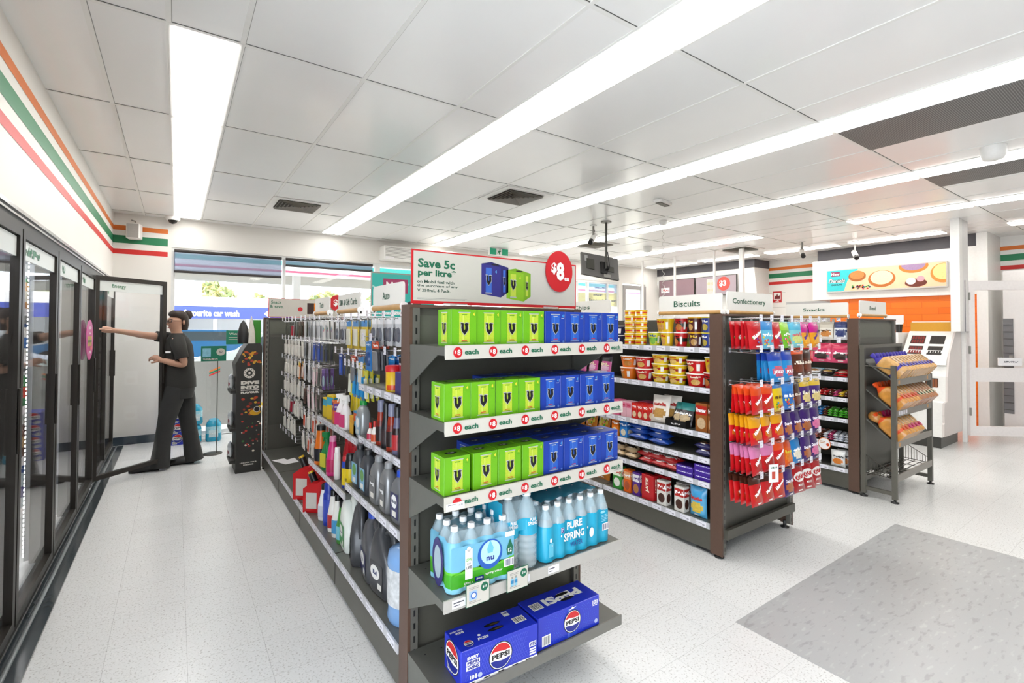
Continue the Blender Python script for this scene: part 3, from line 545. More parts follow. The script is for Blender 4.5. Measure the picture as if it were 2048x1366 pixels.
def can_face(b, fr, w_, h_, green, side=False):
    c = w_/2; cw = w_*.205; G, CC = (LIME, YG) if green else (NBL, NBC)
    for k in range(60):      # pale dots sprayed around the can
        a = random.random()*6.28; d = random.uniform(.9, 1.7); x = c+cw*d*math.cos(a); y = h_*.5+.042*d*math.sin(a)
        if cw*1.05 < abs(x-c) < w_*.46 and .01 < y < h_-.01: b.rect(fr, x, y, x+.0009, y+.0009, CC, .0008)
    b.rect(fr, c-cw, h_*.1, c+cw, h_*.9, CC, .0008); b.rect(fr, c-cw*1.12, h_*.9, c+cw*1.12, h_*.925, SIL, .001); b.rect(fr, c-cw*1.12, h_*.075, c+cw*1.12, h_*.1, SIL, .001)
    b.rect(fr, c-cw*.5, h_*.84, c+cw*.5, h_*.865, LIMED if green else SIL, .0014); b.rect(fr, c-cw*.5, h_*.15, c+cw*.5, h_*.17, RED, .0014); b.rect(fr, c-cw*.6, h_*.12, c+cw*.6, h_*.13, VB if green else SIL, .0014)
    b.rect(fr, c-cw*.35, h_*.17, c-cw*.15, h_*.84, mat('#dbe66a' if green else '#4f84dc', .35), .0011)
    vlogo(b, fr, c, h_*.5, w_*.3, h_*.25)
    if not side:
        b.text(fr, '4', w_*.87, h_*.87, h_*.09, mat('#f0e03a' if green else '#4aa8ee', .4), bold=.03, lift=.0014); b.text(fr, 'PACK', w_*.945, h_*.87, h_*.014, LIMED if green else WHITE, rot=90, w=h_*.09, lift=.0014)
        b.disc(fr, w_*.9, h_*.08, .005, .005, mat('#63a81a' if green else '#5a7fd4', .4), .0012, 10); b.rect(fr, w_*.8, h_*.79, w_*.93, h_*.8, LIMED if green else WHITE, .0012)
def vpack(green):
    b = MB(); W, D, H_ = .103, .104, .131; m = LIME if green else NBL; b.box(0, W, 0, D, 0, H_, m, .0015)
    can_face(b, FRONT(0), W, H_, green); can_face(b, frame((0, D, 0), (0, -1, 0), (0, 0, 1)), D, H_, green, True); can_face(b, frame((W, 0, 0), (0, 1, 0), (0, 0, 1)), D, H_, green, True)
    fr = TOP(H_); b.disc(fr, W/2, D/2, .024, .013, VB, .001, 20); b.poly(fr, [(W/2+x*.03, D/2+y*.014) for x, y in VL], SIL, .0016)
    b.rect(fr, 0, .001, W, .003, LIMED if green else NBD, .0012); fr = FRONT(-.0004); b.rect(fr, 0, H_*.0, .0012, H_, LIMED if green else NBD, .0012)
    return Kind('drink_four_pack', 'drink pack', b)
KG, KB = vpack(True), vpack(False)
for rowi, (z, name, xs1, xs2) in enumerate(((1.4105, 'top', (.784, .888, .99, 1.093), (1.198, 1.303, 1.408, 1.513)), (1.1505, 'middle', (.762, .866, .972, 1.076), (1.182, 1.286, 1.391, 1.495)), (.8955, 'third', (.764, .880, .987, 1.095), (1.2, 1.304, 1.41, 1.514)))):
    for cols, K_, cn in ((xs1, KG, 'lime green'), (xs2, KB, 'royal blue')):
        for i, x in enumerate(cols):
            j = random.uniform(-.004, .006)
            K_.put('%s four-pack of cans, %s in front row, %s end shelf' % (cn, ('leftmost', 'second from left', 'third from left', 'rightmost')[i], name), (x, 1.502+(0 if rowi == 0 else .006)+j*.7, z), R(random.uniform(-1.2, 1.2) if rowi else 0)*.5, '%s drink four-packs on the end shelves' % cn)
    for i in range((0, 6, 7)[rowi]):
        x = (1.0, .93)[rowi-1]+.106*i
        if x < 1.52: KB.put('royal blue four-pack of cans, %s in back row, %s end shelf' % (nth(i, 6), name), (x, 1.625, z), 0, 'royal blue drink four-packs on the end shelves')

# --- cola cartons
PBL = mat('#1f33c4', .33, noise=.04, coat=.3); PLT = mat('#5a6be0', .4); PR_ = mat('#d8232a', .35); PN = mat('#17268f', .35)
def globe(b, fr, cx, cy, r_, l=.001):
    b.disc(fr, cx, cy, r_*1.1, r_*1.1, VB, l, 28); b.disc(fr, cx, cy, r_*1.03, r_*1.03, WHITE, l+.0004, 28)
    n = 16
    top = [(cx+r_*.97*math.cos(R(a)), cy+r_*.97*math.sin(R(a))) for a in [20+ (160-10)*k/n for k in range(n+1)]]; wave = [(cx-r_*.9+1.8*r_*k/8, cy+r_*.36+.06*r_*math.sin(k*.8)) for k in range(9)]
    b.poly(fr, top + wave, PR_, l+.0008)
    bot = [(cx+r_*.97*math.cos(R(a)), cy+r_*.97*math.sin(R(a))) for a in [190+160*k/n for k in range(n+1)]]; wave = [(cx+r_*.93-1.86*r_*k/8, cy-r_*.34+.07*r_*math.sin(k*.8+2)) for k in range(9)]
    b.poly(fr, bot + wave, PN, l+.0008); b.text(fr, 'PEPSI', cx, cy+.02*r_, r_*.42, VB, w=r_*1.66, bold=.04, lift=l+.0012)
def barcode(b, fr, x, y, w_, h_, c=INK, l=.001):
    b.rect(fr, x, y, x+w_, y+h_, WHITE, l); k = x+w_*.08
    while k < x+w_*.92: q = random.choice((.004, .008, .012))*w_*6; b.rect(fr, k, y+h_*.12, min(k+q, x+w_*.94), y+h_*.9, c, l+.0004); k += q*2
def cola(kind):
    L_, D, H_ = .325, .14, .125; b = MB(); b.box(0, L_, 0, D, 0, H_, PBL, .003); fr = FRONT(0); tp = TOP(H_); sd = frame((0, D, 0), (0, -1, 0), (0, 0, 1))
    if kind == 0:
        for k in range(24):
            x = .015+k*.0105; b.poly(fr, [(x, .02), (x+.0009, .02), (x+.045, .115), (x+.044, .115)], PLT, .0007) if x < .24 else 0; b.poly(fr, [(x+.045, .02), (x+.0459, .02), (x+.001, .115), (x, .115)], PLT, .0007) if x < .24 else 0
        for k in range(6): b.rect(fr, .02, .02+.018*k, .28, .0207+.018*k, PLT, .0007)
        for k, (s_, w_) in enumerate((('EVERY', .048), ('PEPSI', .048), ('WINS', .048))): b.rect(fr, .02, .088-.0175*k, .02+w_+.006, .103-.0175*k, WHITE if k else PBL, .0012); b.text(fr, s_, .047, .0955-.0175*k, .011, PN if k else WHITE, w=w_-.002, bold=.05, lift=.0018)
        globe(b, fr, .16, .062, .045); b.rect(fr, 0.012, .0, L_-.004, .011, WHITE, .0012)
        for k in range(5): b.rect(fr, .03+.06*k, .004, .055+.06*k, .008, VB, .0016)
        b.text(fr, '10', .044, .026, .016, WHITE, bold=.04, lift=.0014); b.rect(fr, .056, .018, .062, .034, WHITE, .0014); b.disc(fr, .075, .024, .009, .009, mat('#b9c4ee', .4), .0014)
        b.rect(fr, .284, .048, .316, .066, WHITE, .0012); b.text(fr, 'WIN', .3, .057, .014, PN, w=.027, bold=.04, lift=.0018)
        for k in range(3): b.rect(fr, .286, .018+.009*k, .314, .024+.009*k, WHITE, .0012)
        globe(b, tp, .045, .03, .017); b.text(tp, 'FC25', .105, .032, .013, WHITE, w=.045, bold=.05, lift=.0014, shear=.2); b.disc(tp, .098, .052, .006, .006, WHITE, .0014)
        b.text(tp, 'EVERY PEPSI', .035, .115, .008, WHITE, w=.05, bold=.03); b.text(tp, 'WINS', .042, .1, .012, WHITE, w=.034, bold=.05); barcode(b, tp, .25, .04, .05, .036)
        b.rect(tp, .235, .1, .26, .13, WHITE, .001); b.text(tp, 'WIN', .2475, .118, .009, PN, bold=.03, lift=.0015)
        for y in (.055, .085): b.disc(tp, .17, y, .034, .009, BLACK, .0012, 18); b.disc(tp, .18, y-.002, .02, .004, mat('#5a4a30', .5), .0016, 12)
        globe(b, sd, .07, .07, .052); barcode(b, sd, .03, .012, .035, .04)
    else:
        for q in range(7):
            for k in range(30):
                a = R(90+k*6.2); r_ = .055+q*.008; x, y = .17+r_*math.cos(a)*1.3, .062+r_*math.sin(a)
                for sx in (1, -1):
                    X = .17+(x-.17)*sx*(1+.0)
                    if .004 < X < L_-.006 and .006 < y < H_-.006: b.rect(fr, X, y, X+.0022, y+.0011, mat('#3f8fe8', .4), .0008)
        b.rect(fr, .148, .003, .2, .118, mat('#2b49c9', .35), .001); b.rect(fr, .155, .003, .159, .118, mat('#8fa8ec', .35), .0013); globe(b, fr, .174, .063, .041, .0016)
        b.poly(fr, [(.155, .112), (.17, .118), (.172, .124), (.178, .118), (.195, .119), (.18, .113)], WHITE, .002)
        b.text(fr, '10', .295, .102, .018, WHITE, bold=.04); b.rect(fr, .308, .094, .313, .11, WHITE); b.rect(fr, .286, .088, .312, .091, WHITE); b.disc(fr, .305, .022, .009, .009, mat('#b9c4ee', .4)); barcode(b, fr, .02, .012, .042, .04)
        barcode(b, tp, .02, .05, .05, .045); b.text(tp, 'PEPSI', .18, .075, .05, WHITE, w=.19, bold=.05, rot=180, lift=.0014)
        for y in (.05, .088): b.disc(tp, .19, y, .036, .0095, BLACK, .002, 18)
        globe(b, sd, .07, .07, .045)
    return b
Kind('cola_carton', 'drink carton', cola(0)).put('dark blue cola can carton with every pepsi wins print, left on the bottom shelf', (.828, 1.5, .2225), R(-3), 'cola cartons on the bottom end shelf')
Kind('cola_carton', 'drink carton', cola(1)).put('plain blue cola can carton with swirl dots, right on the bottom shelf', (1.165, 1.5, .2225), R(-1), 'cola cartons on the bottom end shelf')

# --- shrink wrapped water
CLR = mat('#eef8fb', .05, noise=0, alpha=.3, coat=1); CAPW = mat('#eceef0', .4); WT = mat('#9fd0e4', .06, noise=0, alpha=.45); FILM = mat('#dff1f8', .06, noise=0, alpha=.22, coat=1)
def bottle(r_, h, lab=None, capm=None, ribs=6, body=None):
    b = MB(); p = [(r_*.85, 0), (r_, h*.03)]
    for k in range(ribs): z = h*(.06+.5*k/ribs); p += [(r_, z), (r_*.93, z+h*.02), (r_, z+h*.04)]
    p += [(r_, h*.66), (r_*.85, h*.74), (r_*.5, h*.86), (r_*.34, h*.9), (r_*.34, h*.93)]; b.lathe(p, body or CLR, 14)
    if lab: b.lathe([(r_*1.015, h*.44), (r_*1.015, h*.64)], lab, 14, cap=False)
    c = MB(); c.lathe([(r_*.42, h*.925), (r_*.42, h*.99), (r_*.36, h)], capm or CAPW, 12)
    return b.mesh('bottle'), c.mesh('cap')
def bottle_pack(name, lab, loc, rz, nx, ny, r_, h, film, lb, group, top=None, deco=None, grip=None):
    t = empty(name, loc, rz, label=lab, cat='water pack', group=group); bm, cm = bottle(r_, h, lb); st = r_*2.02
    for i in range(nx):
        for j in range(ny): o = link('bottle', bm, t, (r_+i*st, r_+j*st, .001), random.random()*6); link('cap', cm, o)
    # the shrink film: coloured band that bulges round every bottle of the outer rows
    W, D = nx*st, ny*st; out = []
    def ring(z, g):
        pts = []; k = 5
        def arc(cx, cy, a0, a1):
            for q in range(k+1): a = R(a0+(a1-a0)*q/k); pts.append((cx+(r_+g)*math.cos(a), cy+(r_+g)*math.sin(a), z))
        for i in range(nx): arc(r_+i*st, r_, 225, 315) if 0 < i < nx-1 else (arc(r_, r_, 180, 315) if i == 0 else arc(r_+i*st, r_, 225, 360))
        for j in range(1, ny-1): arc(W-r_, r_+j*st, -45, 45)
        for i in range(nx-1, -1, -1): arc(r_+i*st, D-r_, 45, 135) if 0 < i < nx-1 else (arc(W-r_, D-r_, 0, 135) if i else arc(r_, D-r_, 45, 180))
        for j in range(ny-2, 0, -1): arc(r_, r_+j*st, 135, 225)
        return pts
    prof = film; b = MB(); rings = [ring(z*h, g) for z, g, m in prof]; n = len(rings[0]); vs = sum(rings, []); fs = []; mm = []
    for q in range(len(prof)-1):
        for i in range(n): fs.append((q*n+i, q*n+(i+1) % n, q*n+n+(i+1) % n, q*n+n+i)); mm.append(prof[q][2])
    b.add(vs, fs, mm, True)
    if top: tm, z0, x0, x1, y0, y1 = top; b.add([(x0+(x1-x0)*i/12, y0+(y1-y0)*j/4, z0+.004*math.sin(i*2.1)*math.cos(j*1.7)) for j in range(5) for i in range(13)], [(j*13+i, j*13+i+1, j*13+14+i, j*13+13+i) for j in range(4) for i in range(12)], tm, True)
    b.build('shrink_film', t)
    if deco:
        b = MB(); base = lambda x, y, l=0: (x, -(r_*.28 if False else 0) - .002 - l, y); deco(b, base, W, h, D); b.build('printed_label', t)
    if grip: grip(t, W, D, h)
    return t
LB1 = mat('#7fc7e6', .3, noise=.05, alpha=.85); NGR = mat('#5fbf2a', .35, noise=.05); NPU = mat('#2c2a6e', .35, noise=.05); BLS = mat('#3f9fd0', .4)
def deco_nu(b, fr, W, h, D):
    H_ = h; b.rect(fr, .004, H_*.1, W-.004, H_*.3, mat('#3fa51e', .35, noise=.1), 0, 1); b.poly(fr, [(.004, H_*.3), (W*.3, H_*.36), (W*.6, H_*.3), (W-.004, H_*.38), (W-.004, H_*.3)], NGR, .0004); b.rect(fr, .004, H_*.36, W-.004, H_*.72, LB1, -.0004)
    cx, cy = W*.6, H_*.5; b.disc(fr, cx, cy, H_*.225, H_*.235, mat('#1c5cb8', .3), .001, 28); b.disc(fr, cx+.002, cy+.006, H_*.18, H_*.185, mat('#b9e3f2', .3), .0015, 28)
    b.poly(fr, [(cx, cy+.05), (cx+.014, cy+.02), (cx+.01, cy+.004), (cx-.01, cy+.004), (cx-.013, cy+.02)], mat('#6fc6e6', .3), .002); b.text(fr, 'nu', cx, cy-.015, .015, PN, w=.032, bold=.02, lift=.002)
    b.rect(fr, W*.22, H_*.2, W*.33, H_*.66, WHITE, .0012); b.disc(fr, W*.275, H_*.66, W*.03, .01, WHITE, .0012); b.text(fr, 'GIVE', W*.275, H_*.5, .01, NGR, w=.022, bold=.02, lift=.0018); b.text(fr, 'FOR', W*.275, H_*.44, .006, INK, lift=.0018); b.text(fr, 'LIFE', W*.275, H_*.38, .01, INK, w=.022, bold=.03, lift=.0018)
    b.text(fr, 'spring water', W*.66, H_*.2, .011, WHITE, w=.07, lift=.0018); b.rect(fr, W*.37, H_*.13, W*.5, H_*.2, PN, .0014); b.text(fr, 'pure', W*.435, H_*.165, .009, WHITE, bold=.02, lift=.002)
    b.text(fr, '600mL x', W*.27, H_*.145, .008, WHITE, w=.034, lift=.0018); b.text(fr, '12 pack', W*.27, H_*.105, .008, WHITE, w=.034, lift=.0018)
    b.poly(fr, [(W*.92, H_*.66), (W*.97, H_*.52), (W*.95, H_*.4), (W*.88, H_*.4), (W*.86, H_*.5)], GRN, .0014); b.text(fr, '12', W*.915, H_*.48, .014, WHITE, lift=.002); b.rect(fr, W*.84, H_*.7, W*.99, H_*.78, WHITE, .0012); barcode(b, fr, W*.82, H_*.22, W*.16, H_*.13, NPU, .002)
bottle_pack('water_pack', 'green and sky-blue shrink-wrapped pack of twelve water bottles, left end of the shelf', (.785, 1.505, .549), R(-3), 4, 3, .0325, .225,
    [(.01, .0008, mat('#8fd0e8', .2)), (.09, .0016, mat('#3fa51e', .3, noise=.1)), (.3, .002, NGR), (.34, .002, LB1), (.74, .0016, LB1), (.78, -.004, FILM), (.93, -.018, FILM)], None, 'wrapped water packs on the end shelf', (mat('#7bb7cc', .2, noise=.3, scale=30, alpha=.6), .2, .05, .2, .06, .15), deco_nu)
for o in [o for o in COL.objects if o.name == 'water_pack']:
    b = MB(); fr = frame((-.004, .19, 0), (0, -1, 0), (0, 0, 1)); b.disc(fr, .095, .085, .05, .085, NPU, 0, 28); b.disc(fr, .095, .085, .031, .058, mat('#cfe6ec', .1, alpha=.5), .0006, 24); b.build('side_window_print', o)
B7 = mat('#23a9cf', .25, noise=.08, scale=20); B7D = mat('#1a7fae', .25, noise=.1, scale=20); B7A = mat('#2cb0d6', .15, noise=.1, scale=20, alpha=.8)
def seven(b, fr, x, y, s_, l=.001): b.rect(fr, x, y, x+s_, y+s_*1.35, WHITE, l); b.rect(fr, x+s_*.08, y+s_*.08, x+s_*.92, y+s_*1.27, PN, l+.0004); b.text(fr, '7', x+s_*.5, y+s_*.68, s_*.8, WHITE, lift=l+.0008)
def grip_fn(t, W, D, h):
    b = MB(); b.add([(W*.1+W*.8*i/8, D*.5+.02*(j-1), h*(1.0+.03*math.sin(i*1.3)) + (.012 if j == 1 else 0)) for j in range(3) for i in range(9)], [(j*9+i, j*9+i+1, j*9+10+i, j*9+9+i) for j in range(2) for i in range(8)], B7A, True); b.build('carry_strap', t)
def deco_tall(b, fr, W, h, D):
    for k in range(2):
        c = .043+k*.0868
        for q in (-1, 0): b.text(lambda x, y, l=0: (x, .043-math.sqrt(max(0, .0452**2-(x-c)**2))-l, y), 'PURE' if q else 'SPRING', c, h*(.6+.05*(-q)) , .013, WHITE, w=.04 if not q else .026, bold=.02, lift=.001)
bottle_pack('water_pack', 'tall blue strapped pack of large water bottles in the shelf middle', (1.012, 1.512, .549), R(-4), 2, 3, .042, .292, [(.52, .0012, B7), (.66, .0012, B7), (.67, .001, FILM), (.9, -.02, FILM)], B7, 'wrapped water packs on the end shelf', (B7A, .279, .02, .15, .03, .21), deco_tall, grip_fn)
tall = [o for o in COL.objects if o.name.startswith('water_pack')][-1]
b = MB(); fr = frame((-.006, .25, 0), (0, -1, 0), (0, 0, 1)); b.rect(fr, .0, .02, .25, .27, B7, 0, 1); b.poly(fr, [(.1, .02), (.2, .02), (.13, .27)], B7D, .0005); seven(b, fr, .03, .21, .02); b.text(fr, 'PURE', .08, .17, .025, mat('#7fd3ea', .4), bold=.02); b.text(fr, 'SPRING', .08, .14, .02, mat('#7fd3ea', .4), bold=.02); b.build('side_label', tall)
def deco_24(b, fr, W, h, D):
    c = .42*W; seven(b, fr, c-.075, h*.47, .016); b.text(fr, 'PURE', c, h*.57, .03, WHITE, w=.085, bold=.03); b.text(fr, 'SPRING', c-.002, h*.37, .032, WHITE, w=.115, bold=.03); b.text(fr, 'WATER', c+.01, h*.2, .02, mat('#173f8f', .4), w=.07, bold=.02)
    b.disc(fr, W*.68, h*.3, .013, .02, WHITE, .001); barcode(b, fr, W*.85, h*.25, .04, .03, NPU); b.disc(fr, W*.86, h*.62, .014, .006, mat('#9adff0', .4))
    for k in range(5): b.rect(fr, W*.84, h*(.55-.03*k), W*.84+.03+.01*(k % 2), h*(.56-.03*k), mat('#9adff0', .4)); b.disc(fr, W*(.1+.13*k), h*(.3+.12*(k % 3)), .003, .005, WHITE)
    b.rect(fr, .02, h*.1, .045, h*.35, mat('#5cc4e2', .3)); b.disc(fr, .032, h*.4, .005, .009, WHITE)
bottle_pack('water_pack', 'wide bright blue shrink-wrapped pack of many small spring water bottles, shelf right', (1.197, 1.5, .549), R(2), 6, 4, .0315, .215, [(.01, .001, B7), (.62, .0015, B7), (.66, -.001, FILM), (.86, -.012, FILM), (.97, -.02, FILM)], B7, 'wrapped water packs on the end shelf', (B7A, .218, .03, .35, .06, .23), deco_24)

# --- signs on top of the shelving
def sign_base(name, lab, W, H_, loc, rz, draw, thick=.006, cat='sign', group=None):
    t = empty(name, loc, rz, label=lab, cat=cat, group=group); b = MB(); draw(b, FRONT(0)); b.build('board', t); return t
def save_draw(b, fr):
    W, H_ = .865, .215; b.box(0, W, 0, .006, 0, H_, RED); b.rect(fr, .008, .012, W-.006, H_-.006, CARD, .0006)
    b.text(fr, 'Save 5c', .027, .163, .037, GRN, w=.165, bold=.035, al='l'); b.text(fr, 'per litre*', .027, .122, .036, GRN, w=.17, bold=.035, al='l')
    for k, (s_, w_) in enumerate((('on Mobil fuel with', .165), ('the purchase of any', .182), ('V 250mL 4 Pack.', .148))): b.text(fr, s_, .024, .089-.0175*k, .0125, mat('#1d4a3c', .5), w=w_, bold=.018, al='l')
    for k in range(2): b.rect(fr, .024, .022-.004*k, .25-.01*k, .0228-.004*k, INK, .001)
    b.rect(fr, W-.04, .022, W-.02, .0228, INK, .001)
    for x0, dx, G in ((.32, .1, False), (.45, .095, True)):
        m = mat('#332f86', .4) if not G else mat('#8fc31f', .4); m2 = mat('#28246e', .4) if not G else mat('#7fb01a', .4); y = .05 if not G else .036; h = .135 if not G else .13
        b.poly(fr, [(x0, y), (x0+dx, y-.012), (x0+dx, y+h-.014), (x0, y+h-.004)], m, .001); b.poly(fr, [(x0+dx, y-.012), (x0+dx+.04, y+.012), (x0+dx+.04, y+h-.012), (x0+dx, y+h-.014)], m2, .001)
        b.poly(fr, [(x0, y+h-.004), (x0+dx, y+h-.014), (x0+dx+.04, y+h-.012), (x0+.05, y+h+.006)], m2, .001); b.disc(fr, x0+.07, y+h-.005, .02, .003, VB, .0014)
        C2 = mat('#3f6fd0', .4) if not G else mat('#c6d948', .4)
        b.rect(fr, x0+.022, y+.008, x0+.052, y+h-.02, C2, .0014); vlogo(b, fr, x0+.037, y+.065, .028, .034, .002); b.rect(fr, x0+dx+.012, y+.012, x0+dx+.025, y+h-.025, C2, .0014); vlogo(b, fr, x0+dx+.018, y+.062, .012, .03, .002); b.rect(fr, x0+.02, y+.003, x0+.054, y+.008, SIL, .0014); b.text(fr, '4', x0+.074, y+h-.035, .014, mat('#e8e24a', .4) if G else mat('#5fb0ee', .4), bold=.02, lift=.0014)
t = sign_base('promotion_sign', 'wide red-bordered promotion sign reading Save 5c per litre on top of the drink display', .865, .215, (.758, 1.79, 1.571), 0, save_draw)
b = MB(); b.loft([(-.004, .083, .098), (0, .083, .098)], RED, 40, axis='y', smooth=False); fr = FRONT(-.0045); b.text(fr, '$', -.034, .012, .056, WHITE, bold=.04); b.text(fr, '8', .005, .0, .088, WHITE, w=.048, bold=.045); b.text(fr, 'ea', .045, -.035, .018, WHITE, bold=.03); b.build('price_circle', t, (.752, -.004, .175))
b = MB(); b.box(.14, .25, -.003, 0, -.012, .005, mat('#e8e6e2', .2, alpha=.5)); b.box(.66, .75, -.003, 0, -.012, .005, mat('#e8e6e2', .2, alpha=.5)); b.build('clip', t)
def snack_draw(b, fr):
    b.box(0, .78, 0, .006, 0, .2, RED); b.rect(fr, .006, .008, .774, .196, CARD, .0006); b.text(fr, 'Snack', .075, .16, .032, GRN, bold=.02); b.text(fr, '& save.', .08, .115, .034, GRN, bold=.02); b.disc(fr, .31, .09, .025, .025, RED, .001)
    for k, c in enumerate(('#3a2018', '#f08a1e', '#d02a22')): b.rect(fr, .38+.07*k, .04, .45+.07*k, .16-.0*k, mat(c, .4, noise=.3, scale=60), .001)
    b.text(fr, '$2', .42, .2, .001, RED)
t = sign_base('promotion_sign', 'far red-edged sign reading Snack & save at the window end of the shelving', .78, .2, (.79, 5.6, 1.57), 0, snack_draw)
b = MB(); b.loft([(-.004, .09, .09), (0, .09, .09)], RED, 32, axis='y', smooth=False); b.text(FRONT(-.0045), '$5', 0, 0, .08, WHITE, bold=.03); b.build('price_circle', t, (.7, -.004, .17))
def topper(text, lab, x, y0, y1, z, rz, h=.095, tw=None, th=.035):
    """board on a wooden dowel with white end caps"""
    W = abs(y1-y0); t = empty('category_sign', (x, y1, z) if rz else (y0, x, z), R(rz), label=lab, cat='sign', group='category signs on wooden dowels')
    b = MB(); r_ = .015; pts = []
    for cx, cz, a0 in ((r_, r_, 180), (W-r_, r_, 270), (W-r_, h-r_, 0), (r_, h-r_, 90)):
        for q in range(4): a = R(a0+30*q); pts.append((cx+r_*math.cos(a), cz+.018+r_*math.sin(a)))
    b.prism(pts, -.004, .004, SIGNW, 'xz'); b.text(FRONT(-.0045), text, W*.47, h*.5+.014, th, SGN, w=tw, bold=.012); b.build('board', t)
    MB().tube([(.0, 0, .006), (W, 0, .006)], .013, WOOD, 12).build('dowel', t)
    for u_ in (0, W): c = MB(); c.tube([(u_-.004, 0, .006), (u_+.004, 0, .006)], .019, WHITE, 14); c.box(u_-.004, u_+.004, -.004, .004, -.02, 0, WHITE); c.build('end_cap', t)
topper('Auto', 'Auto sign on wooden dowel, nearest along the near shelving', .8, 1.965, 2.35, 1.56, -90, tw=.09)
topper('SIM & Gift Cards', 'SIM & Gift Cards sign, middle of three along the near shelving', .8, 2.555, 2.975, 1.56, -90, h=.085, tw=.34)
topper('Tech', 'Tech sign, farthest along the near shelving', .8, 3.18, 3.555, 1.56, -90, h=.09, tw=.1)
topper('Biscuits', 'wide Biscuits sign on wooden dowel above the cup noodles', 2.9, 1.8, 2.3, 1.575, -90, h=.11, tw=.21, th=.042)
topper('Chips', 'Chips sign on wooden dowel, behind the blue cans', 2.9, 2.78, 3.42, 1.575, -90, h=.11, tw=.2, th=.045)
topper('Confectionery', 'Confectionery sign on wooden dowel above the sweets end', 1.8, 2.945, 3.515, 1.575, 0, h=.125, tw=.41, th=.046)
topper('Snacks', 'Snacks sign on wooden dowel before the orange tiles', 5.0, 1.875, 2.42, 1.58, -90, h=.115, tw=.19, th=.03)
topper('Bread', 'small Bread sign above the bread rack', 1.8, 5.03, 5.64, 1.59, 0, h=.12, tw=.14, th=.035)

# ------------------------------------------------------------ product kinds
def C(h, **k): k.setdefault('rough', .32); k.setdefault('noise', .04); return mat(h, **k)
def pouch(name, w, h, t, base, top=None, blob=None, word=None, wc='#ffffff', split=.68, stand=False, word2=None, dots=None, txt=None, ty=.52, tilt=0, tin=0, wrinkle=.12):
    """sealed bag facing -Y, bottom at z=0, x centred; front and back bulge, crimped ends"""
    NX, NZ = 8, 12; B = C(base, coat=.4); T = C(top, coat=.4) if top else B; K = C(blob, coat=.3, noise=.3, scale=80) if blob else None
    rnd = random.Random(name + base + str(w))
    wv = [[rnd.uniform(-1, 1)*wrinkle for _ in range(NX+1)] for _ in range(NZ+1)]
    def thick(u, v):
        a = max(0, 1-u*u)**.6; e = min(1, v/.14) if stand else min(1, v/.2)
        e = min(e, (1-v)/.2 + .0) if v > .8 else e
        return t/2*a*max(0, e)**.6
    def P(u, v, s=-1, l=0):
        q = thick(u, v); x = u*w/2*(1 - .06*math.sin(v*math.pi)); i = int((u+1)/2*NX); j = int(v*NZ)
        d = q*(1+wv[min(j, NZ)][min(i, NX)]*(0 if abs(u) > .98 else 1))
        return (x, s*(d+l) + (0 if not stand else t*.0), v*h)
    b = MB()
    for s in (-1, 1):
        vs = [P(-1+2*i/NX, j/NZ, s) for j in range(NZ+1) for i in range(NX+1)]; fs = []; ms = []
        for j in range(NZ):
            for i in range(NX):
                f_ = (j*(NX+1)+i, j*(NX+1)+i+1, (j+1)*(NX+1)+i+1, (j+1)*(NX+1)+i); fs.append(f_ if s < 0 else f_[::-1])
                u, v = -1+2*(i+.5)/NX, (j+.5)/NZ
                m = T if v > split + tilt*u else B
                if K and (u/.72)**2 + ((v-.33)/.2)**2 < 1 and s < 0: m = K
                ms.append(m)
        b.add(vs, fs, ms, True)
    fr = lambda x, y, l=0: (lambda p: (p[0], p[1]-l, p[2]))(P(max(-1, min(1, x/(w/2))), max(0, min(1, y/h)), -1, .0022))
    if dots:
        for k in range(9): b.disc(fr, rnd.uniform(-.33, .3)*w, rnd.uniform(.14, .42)*h, w*.055, w*.055, C(rnd.choice(dots)), .0012, 8)
    if word:
        b.text(fr, word, 0, h*ty, h*.13, C(wc), w=w*.72, bold=.05, lift=.0016, rot=tin)
        if word2: b.text(fr, word2, 0, h*(ty-.13), h*.07, C(wc), w=w*.5, bold=.03, lift=.0016, rot=tin)
    b.rect(fr, -w*.12, h*.07, w*.14, h*.12, C('#f2ece6'), .0016)
    if txt: txt(b, fr)
    if not stand: b.disc(lambda x, y, l=0: (x, -.0012, y), 0, h*.965, .008, .004, BLACK, 0, 8)
    return Kind(name, 'bag of sweets' if 'sweet' in name or 'chocolate' in name or 'lolly' in name else 'bag', b)
def carton(name, w, d, h, base, band=None, word=None, wc='#ffffff', pic=None, cat='box', side=None, vert=False, word2=None):
    b = MB(); b.box(0, w, 0, d, 0, h, C(base), .0012); F_ = FRONT(0); S_ = frame((0, d, 0), (0, -1, 0), (0, 0, 1)); S2 = frame((w, 0, 0), (0, 1, 0), (0, 0, 1))
    for fr, W in ((F_, w), (S2, d)):
        if band: b.rect(fr, W*.04, h*.6, W*.96, h*.92, C(band), .0008)
        if pic: b.disc(fr, W*.5, h*.3, W*.36, h*.2, C(pic, noise=.35, scale=90), .0009, 16)
        if word and W > .02: b.text(fr, word, W*.5, h*(.76 if band or pic else .6), (W*.3 if vert else h*.14), C(wc), w=(h*.6 if vert else W*.8), bold=.04, lift=.0014, rot=90 if vert else 0)
        if word2 and W > .02: b.text(fr, word2, W*.5, h*.5, h*.07, C(wc), w=W*.6, bold=.02, lift=.0014)
    b.rect(S_, d*.2, h*.1, d*.7, h*.3, C(side or '#efeae4'), .0008)
    return Kind(name, cat, b)
